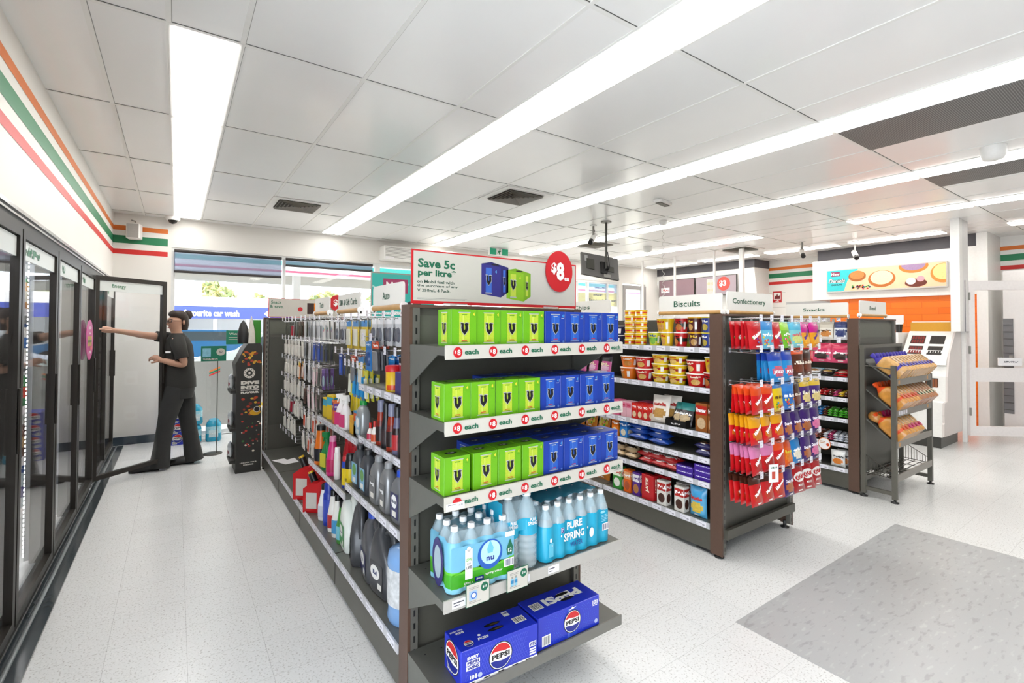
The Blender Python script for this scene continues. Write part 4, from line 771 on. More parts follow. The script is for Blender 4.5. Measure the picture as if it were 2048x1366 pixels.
def tubk(name, r0, r1, h, base, lid, band=None, word=None, wc='#ffffff', pic=None, cat='noodle cup'):
    b = MB(); b.lathe([(r0, 0), (r0+(r1-r0)*.35, h*.35, C(band) if band else C(base)), (r0+(r1-r0)*.6, h*.6), (r1, h*.94)], C(base), 20)
    def fr(x, y, l=0):
        r_ = r0+(r1-r0)*min(1, y/(h*.94)) + l + .0012; a = x/r1; return (r_*math.sin(a), -r_*math.cos(a), y)
    def P2(pts, m, l=.0008): b.shape(fr, pts, [(0, k+1, k+2) for k in range(len(pts)-2)], m, l)
    if pic:
        for cx in (0, -r1*2.1): P2([(cx, h*.35)] + [(cx+r1*.5*math.cos(R(20*k)), h*.35+h*.22*math.sin(R(20*k))) for k in range(19)], C(pic, noise=.4, scale=120))
    if word:
        for cx in (0, -r1*2.1): b.text(fr, word, cx, h*.74, h*.15, C(wc), w=r1*.95, bold=.05, lift=.0014)
    b.rect(fr, r1*.8, h*.2, r1*1.15, h*.7, WHITE, .001, 3); 
    p = MB(); p.lathe([(r1*1.04, h*.93), (r1*1.06, h*.96), (r1*1.04, h)], C(lid), 20)
    return Kind(name, cat, b, [('lid', p)])
def oilb(name, col, capc, labc, h=.235, rx=.053, ry=.034, cat='bottle', neck=0, lid=.02, word=None, lab2=None, met=.35):
    b = MB(); M_ = C(col, metal=met, noise=.03); L_ = [(0, rx*.92, ry*.9, 0, 0, 4), (h*.03, rx, ry, 0, 0, 4), (h*.62, rx, ry, 0, 0, 4), (h*.72, rx*.9, ry*.95, neck*.3, 0, 3.4), (h*.82, rx*.6, ry*.8, neck*.8, 0, 2.6), (h*.87, .016, .016, neck, 0, 2), (h*.93, .015, .015, neck, 0, 2)]
    b.loft(L_, M_, 20); fr = FRONT(-ry); b.rect(fr, -rx*.78, h*.1, rx*.78, h*.58, C(labc), .0012)
    if lab2: b.disc(fr, 0, h*.42, rx*.55, h*.13, C(lab2), .0018, 16)
    if word: b.text(fr, word, 0, h*.42, h*.07, C('#23305c' if lab2 else '#f0f0f0'), w=rx*.9, bold=.04, lift=.0024)
    b.rect(fr, -rx*.4, h*.13, rx*.4, h*.24, C('#d8d4cc'), .0018)
    c = MB(); c.lathe([(lid, h*.88), (lid, h*.99), (lid*.9, h)], C(capc), 16); c.lathe([(lid*1.06, h*.88), (lid*1.06, h*.895)], C(capc), 16)
    if neck: c.v = [(x+neck, y, z) for x, y, z in c.v]
    return Kind(name, cat, b, [('cap', c)])
def canb(name, r_, h, col, capc, lab=None, caph=.03, cat='spray can', taper=1, word=None, wc='#ffffff', liquid=None):
    b = MB(); hh = h-caph
    if taper < 1: b.lathe([(r_*.95, 0), (r_, h*.03), (r_, h*.42, C(col)), (r_*.82, h*.55), (r_*taper, hh)], C(liquid or col), 16)
    else: b.lathe([(r_*.95, 0), (r_, h*.02), (r_, hh*.94), (r_*.8, hh)], C(col), 16)
    def fr(x, y, l=0): a = x/r_; q = r_+.0012+l; return (q*math.sin(a), -q*math.cos(a), y)
    if lab: b.rect(fr, -r_*1.9, h*.1, r_*1.9, h*(.42 if taper < 1 else .62), C(lab), .0004, 12)
    if word: b.text(fr, word, 0, h*.34, h*.08, C(wc), w=r_*1.2, bold=.04, lift=.001)
    c = MB(); c.lathe([(r_*(.86 if taper == 1 else taper*1.1), hh*.98), (r_*(.84 if taper == 1 else taper*1.1), h*.97), (r_*(.7 if taper == 1 else taper*.9), h)], C(capc), 14)
    return Kind(name, cat, b, [('cap', c)])
def trig(name, col, headc, lab, h=.25):
    b = MB(); b.loft([(0, .04, .03, 0, 0, 3), (h*.45, .04, .03, 0, 0, 3), (h*.62, .025, .022, 0, 0, 2.4), (h*.74, .013, .013)], C(col), 16); b.rect(FRONT(-.031), -.033, h*.08, .033, h*.45, C(lab), .001)
    c = MB(); c.lathe([(.016, h*.73), (.016, h*.8)], C(headc), 12); c.add([(x-.0, y, z) for x, y, z in [(-.04, -.012, h*.86), (.025, -.012, h*.82), (.025, .012, h*.82), (-.04, .012, h*.86), (-.045, -.01, h*.97), (.02, -.01, h), (.02, .01, h), (-.045, .01, h*.97)]], [(0, 3, 2, 1), (4, 5, 6, 7), (0, 1, 5, 4), (1, 2, 6, 5), (2, 3, 7, 6), (3, 0, 4, 7)], C(headc)); c.tube([(-.03, 0, h*.86), (-.04, 0, h*.72)], .005, C(headc)); c.lathe([(.014, h*.8), (.014, h*.86)], C(headc), 10)
    return Kind(name, 'spray bottle', b, [('trigger', c)])
def jug(name, col, capc, lab, h=.31, w_=.095, d=.062, word='OIL', met=.3, clear=None):
    b = MB(); M_ = C(col, metal=met); b.loft([(0, w_*.93, d*.9, 0, 0, 5), (h*.04, w_, d, 0, 0, 5), (h*.5, w_, d, 0, 0, 5), (h*.66, w_*.72, d*.9, -w_*.26, 0, 4), (h*.82, w_*.42, d*.7, -w_*.46, 0, 3), (h*.9, .024, .024, -w_*.5, 0, 2), (h*.94, .022, .022, -w_*.5, 0, 2)], M_, 24)
    fr = FRONT(-d); b.rect(fr, -w_*.7, h*.1, w_*.7, h*.46, C(lab), .0014); b.disc(fr, -w_*.1, h*.32, w_*.5, h*.1, C('#e8e6e2'), .002); b.text(fr, word, -w_*.1, h*.32, h*.06, C('#26336c'), bold=.03, lift=.0026); b.rect(fr, w_*.2, h*.12, w_*.62, h*.2, C('#dddad2'), .002)
    k = MB(); k.tube([(-w_*.2, 0, h*.8), (w_*.3, 0, h*.9), (w_*.72, 0, h*.84), (w_*.88, 0, h*.66), (w_*.86, 0, h*.45)], [.016, .017, .018, .018, .02], M_, 10)
    c = MB(); c.lathe([(.028, h*.9), (.028, h*.99), (.024, h)], C(capc), 16); c.v = [(x-w_*.5, y, z) for x, y, z in c.v]
    return Kind(name, 'oil jug', b, [('handle', k), ('cap', c)])
def jerry(h=.27, w_=.11, d=.07):
    RD = C('#d5131c', rough=.35); b = MB(); P = [(-w_, 0), (w_, 0), (w_, h*.66), (w_*.7, h*.8), (w_*.2, h*.82), (-.1*w_, h*.74), (-w_*.5, h*.74), (-w_, h*.6)]
    b.prism(P, -d, d, RD, 'xz'); fr = FRONT(-d); b.rect(fr, -w_*.8, h*.1, -w_*.1, h*.5, C('#c9c4bd'), .001); b.rect(fr, w_*.05, h*.08, w_*.8, h*.55, C('#bd0f17'), .001)
    for s in (-1, 1): b.rect(frame((s*w_, 0, 0), (0, s, 0), (0, 0, 1)), -d*.7, h*.12, d*.6, h*.5, C('#d8d2ca'), .001)
    k = MB(); k.tube([(w_*.85, 0, h*.72), (w_*.7, 0, h*.93), (w_*.2, 0, h*.97), (-w_*.1, 0, h*.74)], .016, RD, 8)
    n = MB(); n.tube([(-w_*.55, 0, h*.7), (-w_*.8, 0, h*.92)], .024, BLACK, 14); c = MB(); c.tube([(-w_*.8, 0, h*.92), (-w_*.86, 0, h*.965)], .018, C('#f0c020'), 12)
    return Kind('fuel_can', 'fuel can', b, [('handle', k), ('spout', n), ('spout_cap', c)])
def blister(name, w, h, base, inner, head=None, t=.012, shape='box', word=None, cat='hanging pack', wc='#ffffff'):
    b = MB(); b.box(-w/2, w/2, 0, .002, 0, h, C(base)); fr = FRONT(0)
    if head: b.rect(fr, -w/2, h*.78, w/2, h, C(head), .0008)
    if word: b.text(fr, word, 0, h*.88, h*.07, C(wc), w=w*.7, bold=.04, lift=.0014)
    b.disc(fr, 0, h*.95, .006, .004, BLACK, .001, 8)
    p = MB()
    if shape == 'box': p.box(-w*.32, w*.32, -t, 0, h*.12, h*.7, C(inner), .003)
    elif shape == 'tall': [p.box(-w*.34+k*w*.25, -w*.2+k*w*.25, -t, 0, h*.1, h*.72, C(inner), .002) for k in range(3)]
    else: p.loft([(-t, w*.26, h*.22, 0, h*.4), (0, w*.3, h*.26, 0, h*.4)], C(inner), 16, axis='y')
    b.add(p.v, p.f, [p.ms[k] for k in p.m]); return Kind(name, cat, b)
def hookk(L_, tick=True):
    b = MB(); W_ = mat('#c9cacb', .25, .85); b.tube([(0, L_, 0), (0, .01, -.004), (0, 0, .008)], .0028, W_, 5); b.tube([(0, L_, .022), (0, -.004, .026)], .0022, W_, 5); b.box(-.012, .012, L_-.004, L_, -.01, .03, W_)
    p = MB(); p.box(-.017, .017, -.007, -.005, .004, .046, LAB); fr = FRONT(-.007); p.rect(fr, -.013, .034, .006, .036, INKL, .0006); p.rect(fr, -.013, .014, -.004, .024, INKL, .0006)
    return Kind('peg_hook', 'hook', b, [('price_ticket', p)])
HK = hookk(.2); HKL = hookk(.27)
def lput(K, label, xf, y, z, group=None, da=0, rx=0): return K.put(label, (xf, y, z), R(-90+da), group, rx=rx)

# ------------------------------------------------------------ auto shelves, left side of the near shelving
def place(lst, z, xf, where, group=None):
    for K, y, d, da in lst: lput(K, d + ' ' + where, xf, y, z, group, da)
GR1 = oilb('oil_bottle', '#77787c', '#2a52c8', '#2c2f66', word='Mobil', lab2='#e8e6e6'); GR2 = oilb('oil_bottle', '#8d8e90', '#8d8e90', '#5a5b5e', word='1', met=.5); GR3 = oilb('oil_bottle', '#3f4146', '#222326', '#7db7da', lab2='#5b9f3b', met=.1)
W = 'on the second auto shelf by the end post'
place([(GR1, 1.99, 'grey oil bottle with blue cap nearest the post', 0), (GR1, 2.13, 'grey oil bottle with blue cap farther from the post', 3), (GR2, 2.29, 'silver oil bottle with silver cap, nearer one', -2), (GR2, 2.43, 'silver oil bottle with silver cap, farther one', 2), (GR3, 2.59, 'dark bottle with pale blue label, nearer one', 0), (GR3, 2.73, 'dark bottle with pale blue label, farther one', 3)], .5855, .86, 'on the lower middle auto shelf')
place([(GR1, 2.06, 'grey blue-capped oil bottle behind the nearest pair', 0), (GR2, 2.36, 'silver oil bottle behind the silver pair', 0), (GR3, 2.66, 'dark oil bottle behind the dark pair', 0)], .5855, .96, 'on the lower middle auto shelf')
DJ = jug('oil_jug', '#55565a', '#2f53c4', '#25275a'); DJ2 = jug('oil_jug', '#4a4b4e', '#2b2b2e', '#3a3b3e', h=.33); GJ = jug('coolant_jug', '#dfe3dc', '#2a2a2c', '#36a04a', h=.32, met=0, word='COOL')
place([(DJ2, 2.29, 'dark grey oil jug with black cap beside the wrapped drum', 6), (DJ, 2.47, 'grey oil jug with blue cap and oval label', -8), (DJ2, 2.68, 'grey oil jug with open handle toward the bottles', -20), (GJ, 2.86, 'pale coolant jug with green label', -6)], .2005, .86, 'on the bottom auto shelf')
d = MB(); DB = C('#7fa9dc', rough=.2, noise=.1, scale=20); d.lathe([(.098, 0), (.105, .02), (.1, .05), (.103, .09, C('#b9bfc6', noise=.4, scale=60)), (.103, .22), (.106, .25), (.1, .29), (.05, .315), (.034, .32)], DB, 26)
wr = MB(); wr.lathe([(.1055, .08), (.107, .12), (.1055, .16), (.107, .2), (.1055, .235)], mat('#c4c6c8', .25, noise=.45, scale=45), 26, cap=False); cp = MB(); cp.lathe([(.036, .31), (.036, .345), (.032, .35)], BLACK, 18)
Kind('water_drum', 'drum', d, [('wrapper', wr), ('cap', cp)]).put('blue drum wrapped in silver film on the bottom shelf beside the end post', (.875, 2.04, .2005))
place([(canb('coolant_bottle', .036, .24, '#4f9a44', '#1d1d1e', '#7cc7d8', cat='bottle', taper=.5), 2.96, 'green bottle with black cap after the coolant jug', 0), (canb('additive_bottle', .036, .25, '#e7e4de', '#1d1d1e', '#3f9ad0', cat='bottle', taper=.5), 3.06, 'white bottle with blue label and black cap', 0), (canb('additive_bottle', .036, .25, '#e7e4de', '#1d1d1e', '#c0282c', cat='bottle', taper=.5), 3.16, 'white bottle with red label and black cap', 0), (canb('cleaner_can', .036, .27, '#2a3fb0', '#2a3fb0', '#3550c8', .06), 3.27, 'blue aerosol with blue cap', 0), (canb('water_bottle', .042, .23, '#e9ebee', '#1a1a1a', '#c8ccd8', cat='bottle', taper=.5), 3.38, 'white bottle with black cap beside the fuel cans', 0)], .2005, .83, 'on the bottom auto shelf')
JC = jerry(); lput(JC, 'smaller red plastic fuel can with black spout, nearer one on the bottom shelf', .862, 3.56, .2005, 'red fuel cans', 50)
JC.put('larger red plastic fuel can with yellow tip, farther one on the bottom shelf', (.868, 3.86, .2005), R(-42), 'red fuel cans', sc=(1.12, 1.1, 1.15))
place([(canb('starter_can', .03, .22, '#1c1c1e', '#1c1c1e', '#f0cf1e', word='START', wc='#1c1c1e'), 2.88, 'black and yellow starter spray can', 0), (canb('lubricant_can', .024, .19, '#2a4ab4', '#d2232a', '#f2d21c'), 2.97, 'blue and yellow lubricant can with red cap', 0), (canb('polish_bottle', .02, .2, '#e8e5e0', '#f0eeea', '#e8e5e0', cat='bottle'), 3.16, 'slim white bottle between red jugs', 0), (canb('wash_bottle', .04, .25, '#e23a86', '#f09ac0', '#c82060', cat='bottle', taper=.5), 3.27, 'pink wash bottle with pale cap', 0), (trig('spray_bottle', '#1d8a48', '#1d8a48', '#d8d23a'), 3.42, 'green trigger spray bottle', 20), (canb('wash_bottle', .045, .27, '#f07a1c', '#1b1b1c', '#23232a', cat='bottle', taper=.6), 3.58, 'orange wash bottle with black cap', 0)], .5155, .85, 'on the lower far auto shelf')
RJ = jug('coolant_jug', '#d62430', '#b81c28', '#b81c28', h=.23, w_=.06, d=.04, met=0, word='RED'); place([(RJ, 3.07, 'red jug with red cap, nearer of the pair', 0), (RJ, 3.22, 'red jug with red cap, farther of the pair', 0)], .5155, .95, 'on the lower far auto shelf')
TB = [canb('additive_bottle', .027, .235, '#2a1114', '#2b2b30', '#c02a30', .05, 'bottle', .55, liquid='#6d6a88'), canb('additive_bottle', .027, .235, '#1c1c20', '#1c1c20', '#3a2a2c', .05, 'bottle', .6), canb('additive_bottle', .028, .24, '#7b1c14', '#8c8ea8', '#2a1c1c', .06, 'bottle', .62, liquid='#a03018')]
for i in range(9): lput(TB[(0, 0, 1, 2, 1, 0, 2, 1, 2)[i]], '%s additive bottle, %s, front row, upper auto shelf' % (('dark red', 'black', 'amber')[(0, 0, 1, 2, 1, 0, 2, 1, 2)[i]], 'nearest the post' if i == 0 else ORD[i]+' from the post'), .915, 1.93+.078*i, .8455, 'additive bottles on the upper middle auto shelf')
for i in range(8): lput(TB[i % 3], '%s additive bottle, %s, back row, upper auto shelf' % (('dark red', 'black', 'amber')[i % 3], 'nearest the post' if i == 0 else ORD[i]+' from the post'), .985, 1.96+.08*i, .8455, 'additive bottles on the upper middle auto shelf')
place([(canb('glue_bottle', .018, .12, '#e8e2da', '#d0281e', '#d8542a', cat='bottle', taper=.4), 2.6, 'small white bottle with red tip before the additives', 0), (canb('glue_bottle', .018, .1, '#e8e2da', '#d0281e', '#c83a5a', cat='bottle', taper=.4), 2.67, 'smaller white bottle with red tip before the additives', 0)], .8455, .895, 'on the upper middle auto shelf')
place([(oilb('oil_bottle', '#a4a8aa', '#27a048', '#a9c8dc', h=.22, lid=.022, lab2='#e8e8e8'), 2.9, 'silver bottle with green cap', 0)], .8155, .93, 'on the upper far auto shelf')
place([(carton('sponge_pack', .1, .06, .11, '#efb91c', '#e8a414', cat='sponge'), 3.08, 'yellow sponge pack', 0), (carton('wipe_pack', .08, .08, .06, '#f0641c', cat='pack'), 2.99, 'small orange pack', 0), (carton('cloth_pack', .09, .06, .15, '#2c9ad0', '#e85c1c', cat='pack'), 3.0, 'blue and orange cloth pack behind the sponge', 0)], .8155, .9, 'on the upper far auto shelf')
TW = trig('spray_bottle', '#efe9ea', '#f2f0ee', '#e03a7c', .22); place([(TW, 3.19, 'white trigger bottle with pink label, nearer', 15), (TW, 3.29, 'white trigger bottle with pink label, farther', 25)], .8155, .91, 'on the upper far auto shelf')
YC = canb('polish_bottle', .024, .22, '#e8d21c', '#f4d81e', '#1d1d22', .055, 'bottle', .7); 
for i in range(4): lput(YC, 'yellow bottle with tall yellow cap, %s on the upper far auto shelf' % nth(i, 4, 'near'), 1.0, 3.12+.07*i, .8155, 'yellow capped bottles')
place([(carton('freshener_box', .09, .07, .15, '#f07028', '#6a3aa0', 'Air', cat='box'), 3.5, 'orange and purple box', -8), (carton('freshener_box', .1, .05, .17, '#f2d024', '#48b4d8', cat='box'), 3.64, 'yellow box leaning at the shelf end', 12), (carton('freshener_box', .1, .05, .14, '#efcf1e', '#48b4d8', cat='box'), 3.755, 'second yellow box at the far shelf end', 4)], .8155, .9, 'on the upper far auto shelf')
place([(carton('tissue_pack', .14, .08, .1, '#e8308c', '#f2a03a', cat='pack'), 2.72, 'pink and orange wipes pack', 0)], .8155+.03, .97, 'behind the silver bottle')
T1 = MB(); T1.lathe([(.038, 0), (.038, .1), (.035, .104)], C('#f0c31c'), 20); [T1.rect((lambda x, y, l=0: (lambda a: ((.0385+l)*math.sin(a), -(.0385+l)*math.cos(a), y))(x/.038)), -.05, .01, .05, .035, C('#e8541c'), .0004, 8)]
T1c = MB(); T1c.lathe([(.041, .102), (.041, .128), (.036, .134)], RED, 20); Kind('wipes_tub', 'tub', T1, [('lid', T1c)]).put('yellow wipes tub with red lid on the top auto shelf', (.925, 2.41, 1.1455))
place([(carton('polish_box', .07, .05, .11, '#3a2f78', cat='box'), 2.32, 'purple box beside the yellow tub', 0)], 1.1455, .9, 'on the top auto shelf')
TIN = MB(); TIN.lathe([(.042, 0), (.042, .034), (.039, .038)], C('#e2dfd6'), 20); TN = Kind('polish_tin', 'tin', TIN)
for i, y in enumerate((1.97, 2.1)):
    for k in range(3): TN.put('round white tin, %s of the %s stack, top auto shelf' % (('bottom', 'middle', 'top')[k], ('nearer', 'farther')[i]), (.93+.004*k, y+.003*k, 1.1455+.0385*k), 0, 'stacked white tins')
    Kind('black_tin', 'tin', MB().lathe([(.04, 0), (.04, .04), (.036, .044)], C('#24262c'), 18)).put('black tin at the back of the top auto shelf, %s' % ('nearer', 'farther')[i], (1.03, y+.03, 1.1455))
# hanging packs
B_ = blister
PK = {'y': B_('hanging_pack', .1, .18, '#efcf2c', '#d9d6c8', '#3b8fd6'), 'k': B_('hanging_pack', .1, .18, '#3a3a3e', '#77787c', '#e2562a', word='PLUG'), 'c': B_('hanging_pack', .08, .15, '#c3c5c9', '#5c5e66', '#e6e6e8', shape='oval'), 'b': B_('hanging_pack', .1, .17, '#1f7fd0', '#124a8c', '#2a90de', shape='oval', word='CABLE'),
      'r': B_('hanging_pack', .08, .16, '#aeb0b5', '#b0243c', '#2a2a30', shape='tall'), 'w': B_('phone_pack', .085, .16, '#ebe8e2', '#d9d5cd', '#efece6'), 'o': B_('phone_pack', .07, .16, '#f08a1c', '#e8e2d8', '#f4c81c'), 'g': B_('gift_card', .075, .15, '#d9dadb', '#c2c4c8', '#e9e9e9', .004), 'n': B_('gift_card', .075, .15, '#2b4fae', '#3c62c4', '#2b4fae', .004, word='Card'),
      'p': B_('gift_card', .085, .16, '#6d3f9e', '#a9c6c8', '#8d6ac0', .004, 'oval'), 'd': B_('gift_card', .08, .15, '#56584f', '#43453d', '#4a4c44', .004), 'h': B_('gift_card', .085, .17, '#ece7e2', '#f5d9e0', '#ece7e2', .004, word='HELLO', wc='#c83a6c'), 'l': B_('hanging_pack', .06, .19, '#2f7fc0', '#2a9ad8', '#e8e02a', shape='tall'), 'e': B_('hanging_pack', .05, .19, '#e8e03a', '#d8d8c8', '#f0ea4a', shape='tall'),
      'm': B_('gift_card', .075, .15, '#8d9096', '#6b6f76', '#9da0a4', .004, 'oval'), 'q': B_('gift_card', .075, .16, '#ece9e6', '#e8603a', '#ece9e6', .004), 'v': B_('gift_card', .075, .15, '#6d5146', '#4d3a32', '#7a5c4e', .004)}
# play-triangle gift card
b = MB(); b.box(-.0375, .0375, 0, .002, 0, .15, C('#dddcda')); fr = FRONT(0)
for k, (c, p) in enumerate((('#2f8fe0', [(-.018, .055), (-.018, .1), (.0, .078)]), ('#31a852', [(-.018, .1), (.01, .085), (0, .078)]), ('#e5402e', [(-.018, .055), (0, .078), (.01, .07)]), ('#f4bc1c', [(0, .078), (.01, .085), (.022, .078), (.01, .07)]))): b.poly(fr, p, C(c), .001)
PK['t'] = Kind('gift_card', 'hanging pack', b)
CN = {'y': 'yellow pack with blue header', 'k': 'dark pack with orange header', 'c': 'clear accessory pack', 'b': 'blue cable pack', 'r': 'clear pack with dark red parts', 'w': 'white phone accessory box', 'o': 'orange phone accessory pack', 'g': 'pale grey gift card', 'n': 'blue gift card', 'p': 'purple gift card', 'd': 'dark green gift card', 'h': 'white greeting gift card', 'l': 'blue and yellow tyre pack', 'e': 'slim yellow pack', 'm': 'silver gift card', 'q': 'white and orange gift card', 'v': 'brown gift card', 't': 'white card with coloured triangle'}
def pegrow(s, y0, dy, ztop, where, grp, depth=3, xf=.93, tick=True, gap=.03):
    n = len(s)
    for i, c in enumerate(s):
        if c == '.': continue
        y = y0 + dy*i; K = PK[c]; hh = max(v.co.z for v in K.root.vertices)
        pos = nth(i, n, 'near')
        if tick: lput(HK, 'wire hook with white ticket, %s, %s' % (pos, where), xf-.03, y, ztop-.004, 'peg hooks on the near shelving')
        for k in range(depth):
            lput(K, '%s, %s on its hook, %s, %s' % (CN[c], ('front', 'second', 'third', 'fourth')[k], pos, where), xf + gap*k, y+.0, ztop-hh-.004, grp, random.uniform(-2, 2), rx=R(random.uniform(-3, 3)))
WB = ('top row, auto bay', 'second row, auto bay')
pegrow('ykccccc', 1.96, .13, 1.53, 'top auto row', 'hanging auto packs')
pegrow('rcrb.', 2.06, .15, 1.33, 'second auto row', 'hanging auto packs', xf=.95); pegrow('kb', 2.62, .13, 1.4, 'blue auto row', 'hanging auto packs', 3, .91)
pegrow('yyycc', 2.9, .15, 1.52, 'top far auto row', 'hanging auto packs'); pegrow('ykdn', 2.95, .15, 1.3, 'second far auto row', 'hanging auto packs'); pegrow('ellle', 2.83, .085, 1.23, 'tyre pack row', 'hanging auto packs', 3, .93)
for s, z, nm in (('tggmg', 1.53, 'top'), ('dnngm', 1.35, 'second'), ('pdhgg', 1.16, 'third'), ('ddhhv', .96, 'fourth'), ('qwqwq', .76, 'fifth'), ('wqwqw', .57, 'sixth')): pegrow(s, 3.86, .165, z, '%s gift card row' % nm, 'gift cards on hooks')
for s, z, nm in (('vdrdd', 1.53, 'top'), ('wwwww', 1.35, 'second'), ('owwww', 1.16, 'third'), ('wwwww', .98, 'fourth'), ('wwrww', .8, 'fifth'), ('.wwww', .61, 'sixth')): pegrow(s, 4.76, .16, z, '%s phone accessory row' % nm, 'phone accessories on hooks', 2 if nm != 'sixth' else 1)
for i in range(6): lput(HK, 'empty wire hook with ticket, %s, lowest phone accessory row' % nth(i, 6, 'near'), .9, 4.7+.15*i, .43, 'peg hooks on the near shelving')
MB().prism([(0, 0), (.12, -.02), (.17, .14), (.09, .13), (.1, .2), (-.01, .22)], 0, .0015, PAPER).build('paper_sheet', loc=(.85, 4.9, .2005), rz=R(20), label='loose white paper lying on the empty far bottom shelf', cat='paper')

# ------------------------------------------------------------ second shelving: biscuits, sweets at its end
g2 = empty('gondola', label='middle grey shelving with brown posts, noodles and biscuits on its left side', cat='shelving unit')
end_panel(g2, 2.87, 3.78, 1.79); end_panel(g2, 2.87, 3.78, 5.58); peg_panel(g2, 3.31, 3.34, 1.875, 5.58)
for x in (2.885, 3.765): MB().box(x-.008, x+.008, 1.875, 5.58, .03, .168, GUN).build('kick_plate', g2)
MB().box(2.89, 3.76, 1.765, 1.79, .13, .19, GUN).box(3.12, 3.76, 1.9, 1.91, .03, .13, GUN).build('base_frame', g2)
for y0, y1 in ((1.877, 2.83), (2.84, 3.77), (3.78, 4.67), (4.68, 5.575)):
    shelf_part(g2, 2.87, 3.31, y0, y1, .2, 'x-', 8); shelf_part(g2, 3.34, 3.78, y0, y1, .2, 'x+', 0)
    for z, x in ((1.34, 2.92), (1.07, 2.92), (.775, 2.9), (.61, 2.9), (.45, 2.9)):
        if y0 > 3.7 and z in (.61, .45): continue
        shelf_part(g2, x, 3.31, y0, y1, z, 'x-', 8)
NC = {'y': tubk('noodle_cup', .037, .049, .105, '#efc51e', '#f0eeea', None, 'Cup', '#c8201c', '#d8a05c'), 'r': tubk('noodle_cup', .037, .049, .105, '#c8201e', '#e8e4de', '#27241f', 'Hot', '#161616', '#c87a3a'), 'b': tubk('noodle_cup', .037, .049, .105, '#5a2a26', '#f0b81c', None, 'Cup', '#f0c83a', '#c89a5c'), 'u': tubk('noodle_cup', .037, .049, .105, '#3a4aa6', '#e8d83a', None, 'Cup', '#f0eeea', '#c8b04c'),
      'g': tubk('noodle_cup', .037, .049, .105, '#dfe23a', '#f0eeea', '#4caa3c', 'Cup', '#2a5ab0', '#8cc44c'), 't': tubk('noodle_tub', .04, .045, .046, '#f2c81c', '#f4f0e8', '#e03a1c', None), 'o': tubk('noodle_bowl', .055, .073, .092, '#ee7a16', '#f5efe6', None, 'Ramen', '#f8e8d0', '#c8843c', 'noodle bowl'), 'R': tubk('noodle_bowl', .055, .073, .092, '#d2181c', '#f5efe6', None, 'Ramen', '#f8e8d0', '#e0b060', 'noodle bowl'),
      'Y': tubk('noodle_bowl', .052, .068, .07, '#f2d21a', '#f5efe6', '#a8281c', 'Maggi', '#c8201c', '#e8c070', 'noodle bowl'), 'K': tubk('noodle_bowl', .055, .07, .075, '#23264a', '#e8e6e2', None, 'Bowl', '#dcdce8', None, 'noodle bowl')}
NN = {'y': 'yellow noodle cup', 'r': 'red noodle cup', 'b': 'brown noodle cup', 'u': 'blue noodle cup', 'g': 'yellow-green noodle cup', 't': 'small yellow noodle tub', 'o': 'orange noodle bowl', 'R': 'red noodle bowl', 'Y': 'yellow noodle bowl', 'K': 'navy noodle bowl'}
def stack(col, y, z, xf, where, grp):
    zz = z
    for k, c in enumerate(col):
        K = NC[c]; hh = max(v.co.z for v in K.root.vertices)*1.064; n = len(col)
        K.put('%s, %s of the %s' % (NN[c], 'alone' if n == 1 else ('bottom' if k == 0 else ('top' if k == n-1 else ORD[k]+' up')), where.replace(' counted', '').replace('small ', '')), (xf + random.uniform(-.003, .003), y + random.uniform(-.002, .002), zz), R(-90 + random.uniform(-25, 25)), grp); zz += hh
for i, (c, y) in enumerate((('uu', 1.945), ('bb', 2.05), ('rr', 2.165), ('yy', 2.285), ('g', 2.405), ('tttttt', 2.53), ('tttttt', 2.64), ('KK', 2.775))):
    stack(c, y, 1.3405, 2.975 if c != 'g' else 2.985, '%s stack from the post, top noodle shelf' % ORD[i], 'noodle cups on the top noodle shelf')
for i, (c, y) in enumerate((('ry', 1.94), ('RR', 2.05), ('YYY', 2.21), ('YYY', 2.355), ('RR', 2.51), ('oo', 2.665))):
    stack(c, y, 1.0705, 2.995, '%s stack from the post, second noodle shelf' % ORD[i], 'noodle bowls on the second noodle shelf')
for i, (c, y) in enumerate((('yr', 2.0), ('gb', 2.2), ('uy', 2.42))): stack(c, y, 1.3405, 3.1, '%s back stack from post, top noodle shelf' % ORD[i], 'noodle cups on the top noodle shelf')
def lflat(K, label, xf, y, z, group=None, a=90, rz=-90):
    """bag lying flat, its face up and its foot toward the aisle"""
    return K.put(label, (xf, y, z), R(rz), group, rx=R(-a))
S3 = 'on the third biscuit shelf'
place([(carton('biscuit_box', .045, .1, .19, '#a05c28', '#7d3f1c', 'Premier', pic='#d8b890', cat='biscuit box'), 1.925, 'tall brown biscuit box against the post', 0), (carton('biscuit_box', .09, .1, .19, '#a3602c', '#c22a20', 'Premier', pic='#d8b890', cat='biscuit box'), 2.02, 'tall brown biscuit box with red label', 0)], .7755, 2.925, S3)
b = MB(); b.box(0, .17, 0, .11, 0, .004, BLACK); [b.box(*q, BLACK) for q in ((0, .17, 0, .003, .004, .045), (0, .17, .107, .11, .004, .07), (0, .003, .003, .107, .004, .055), (.167, .17, .003, .107, .004, .055))]; b.text(FRONT(0), 'COOKIES', .085, .022, .012, PAPER)
lput(Kind('display_tray', 'tray', b), 'black cardboard cookie tray on the third biscuit shelf', 2.915, 2.26, .7755)
CK = pouch('cookie_bag', .12, .17, .04, '#26242a', '#3aa8a4', '#cdb287', 'Cookie', stand=True); lput(CK, 'dark cookie bag with teal top, nearer in the black tray', 2.965, 2.14, .7805, 'cookie bags in the tray', 0, R(-22)); lput(CK, 'dark cookie bag with teal top, farther in the black tray', 2.975, 2.2, .7805, 'cookie bags in the tray', 0, R(-26))
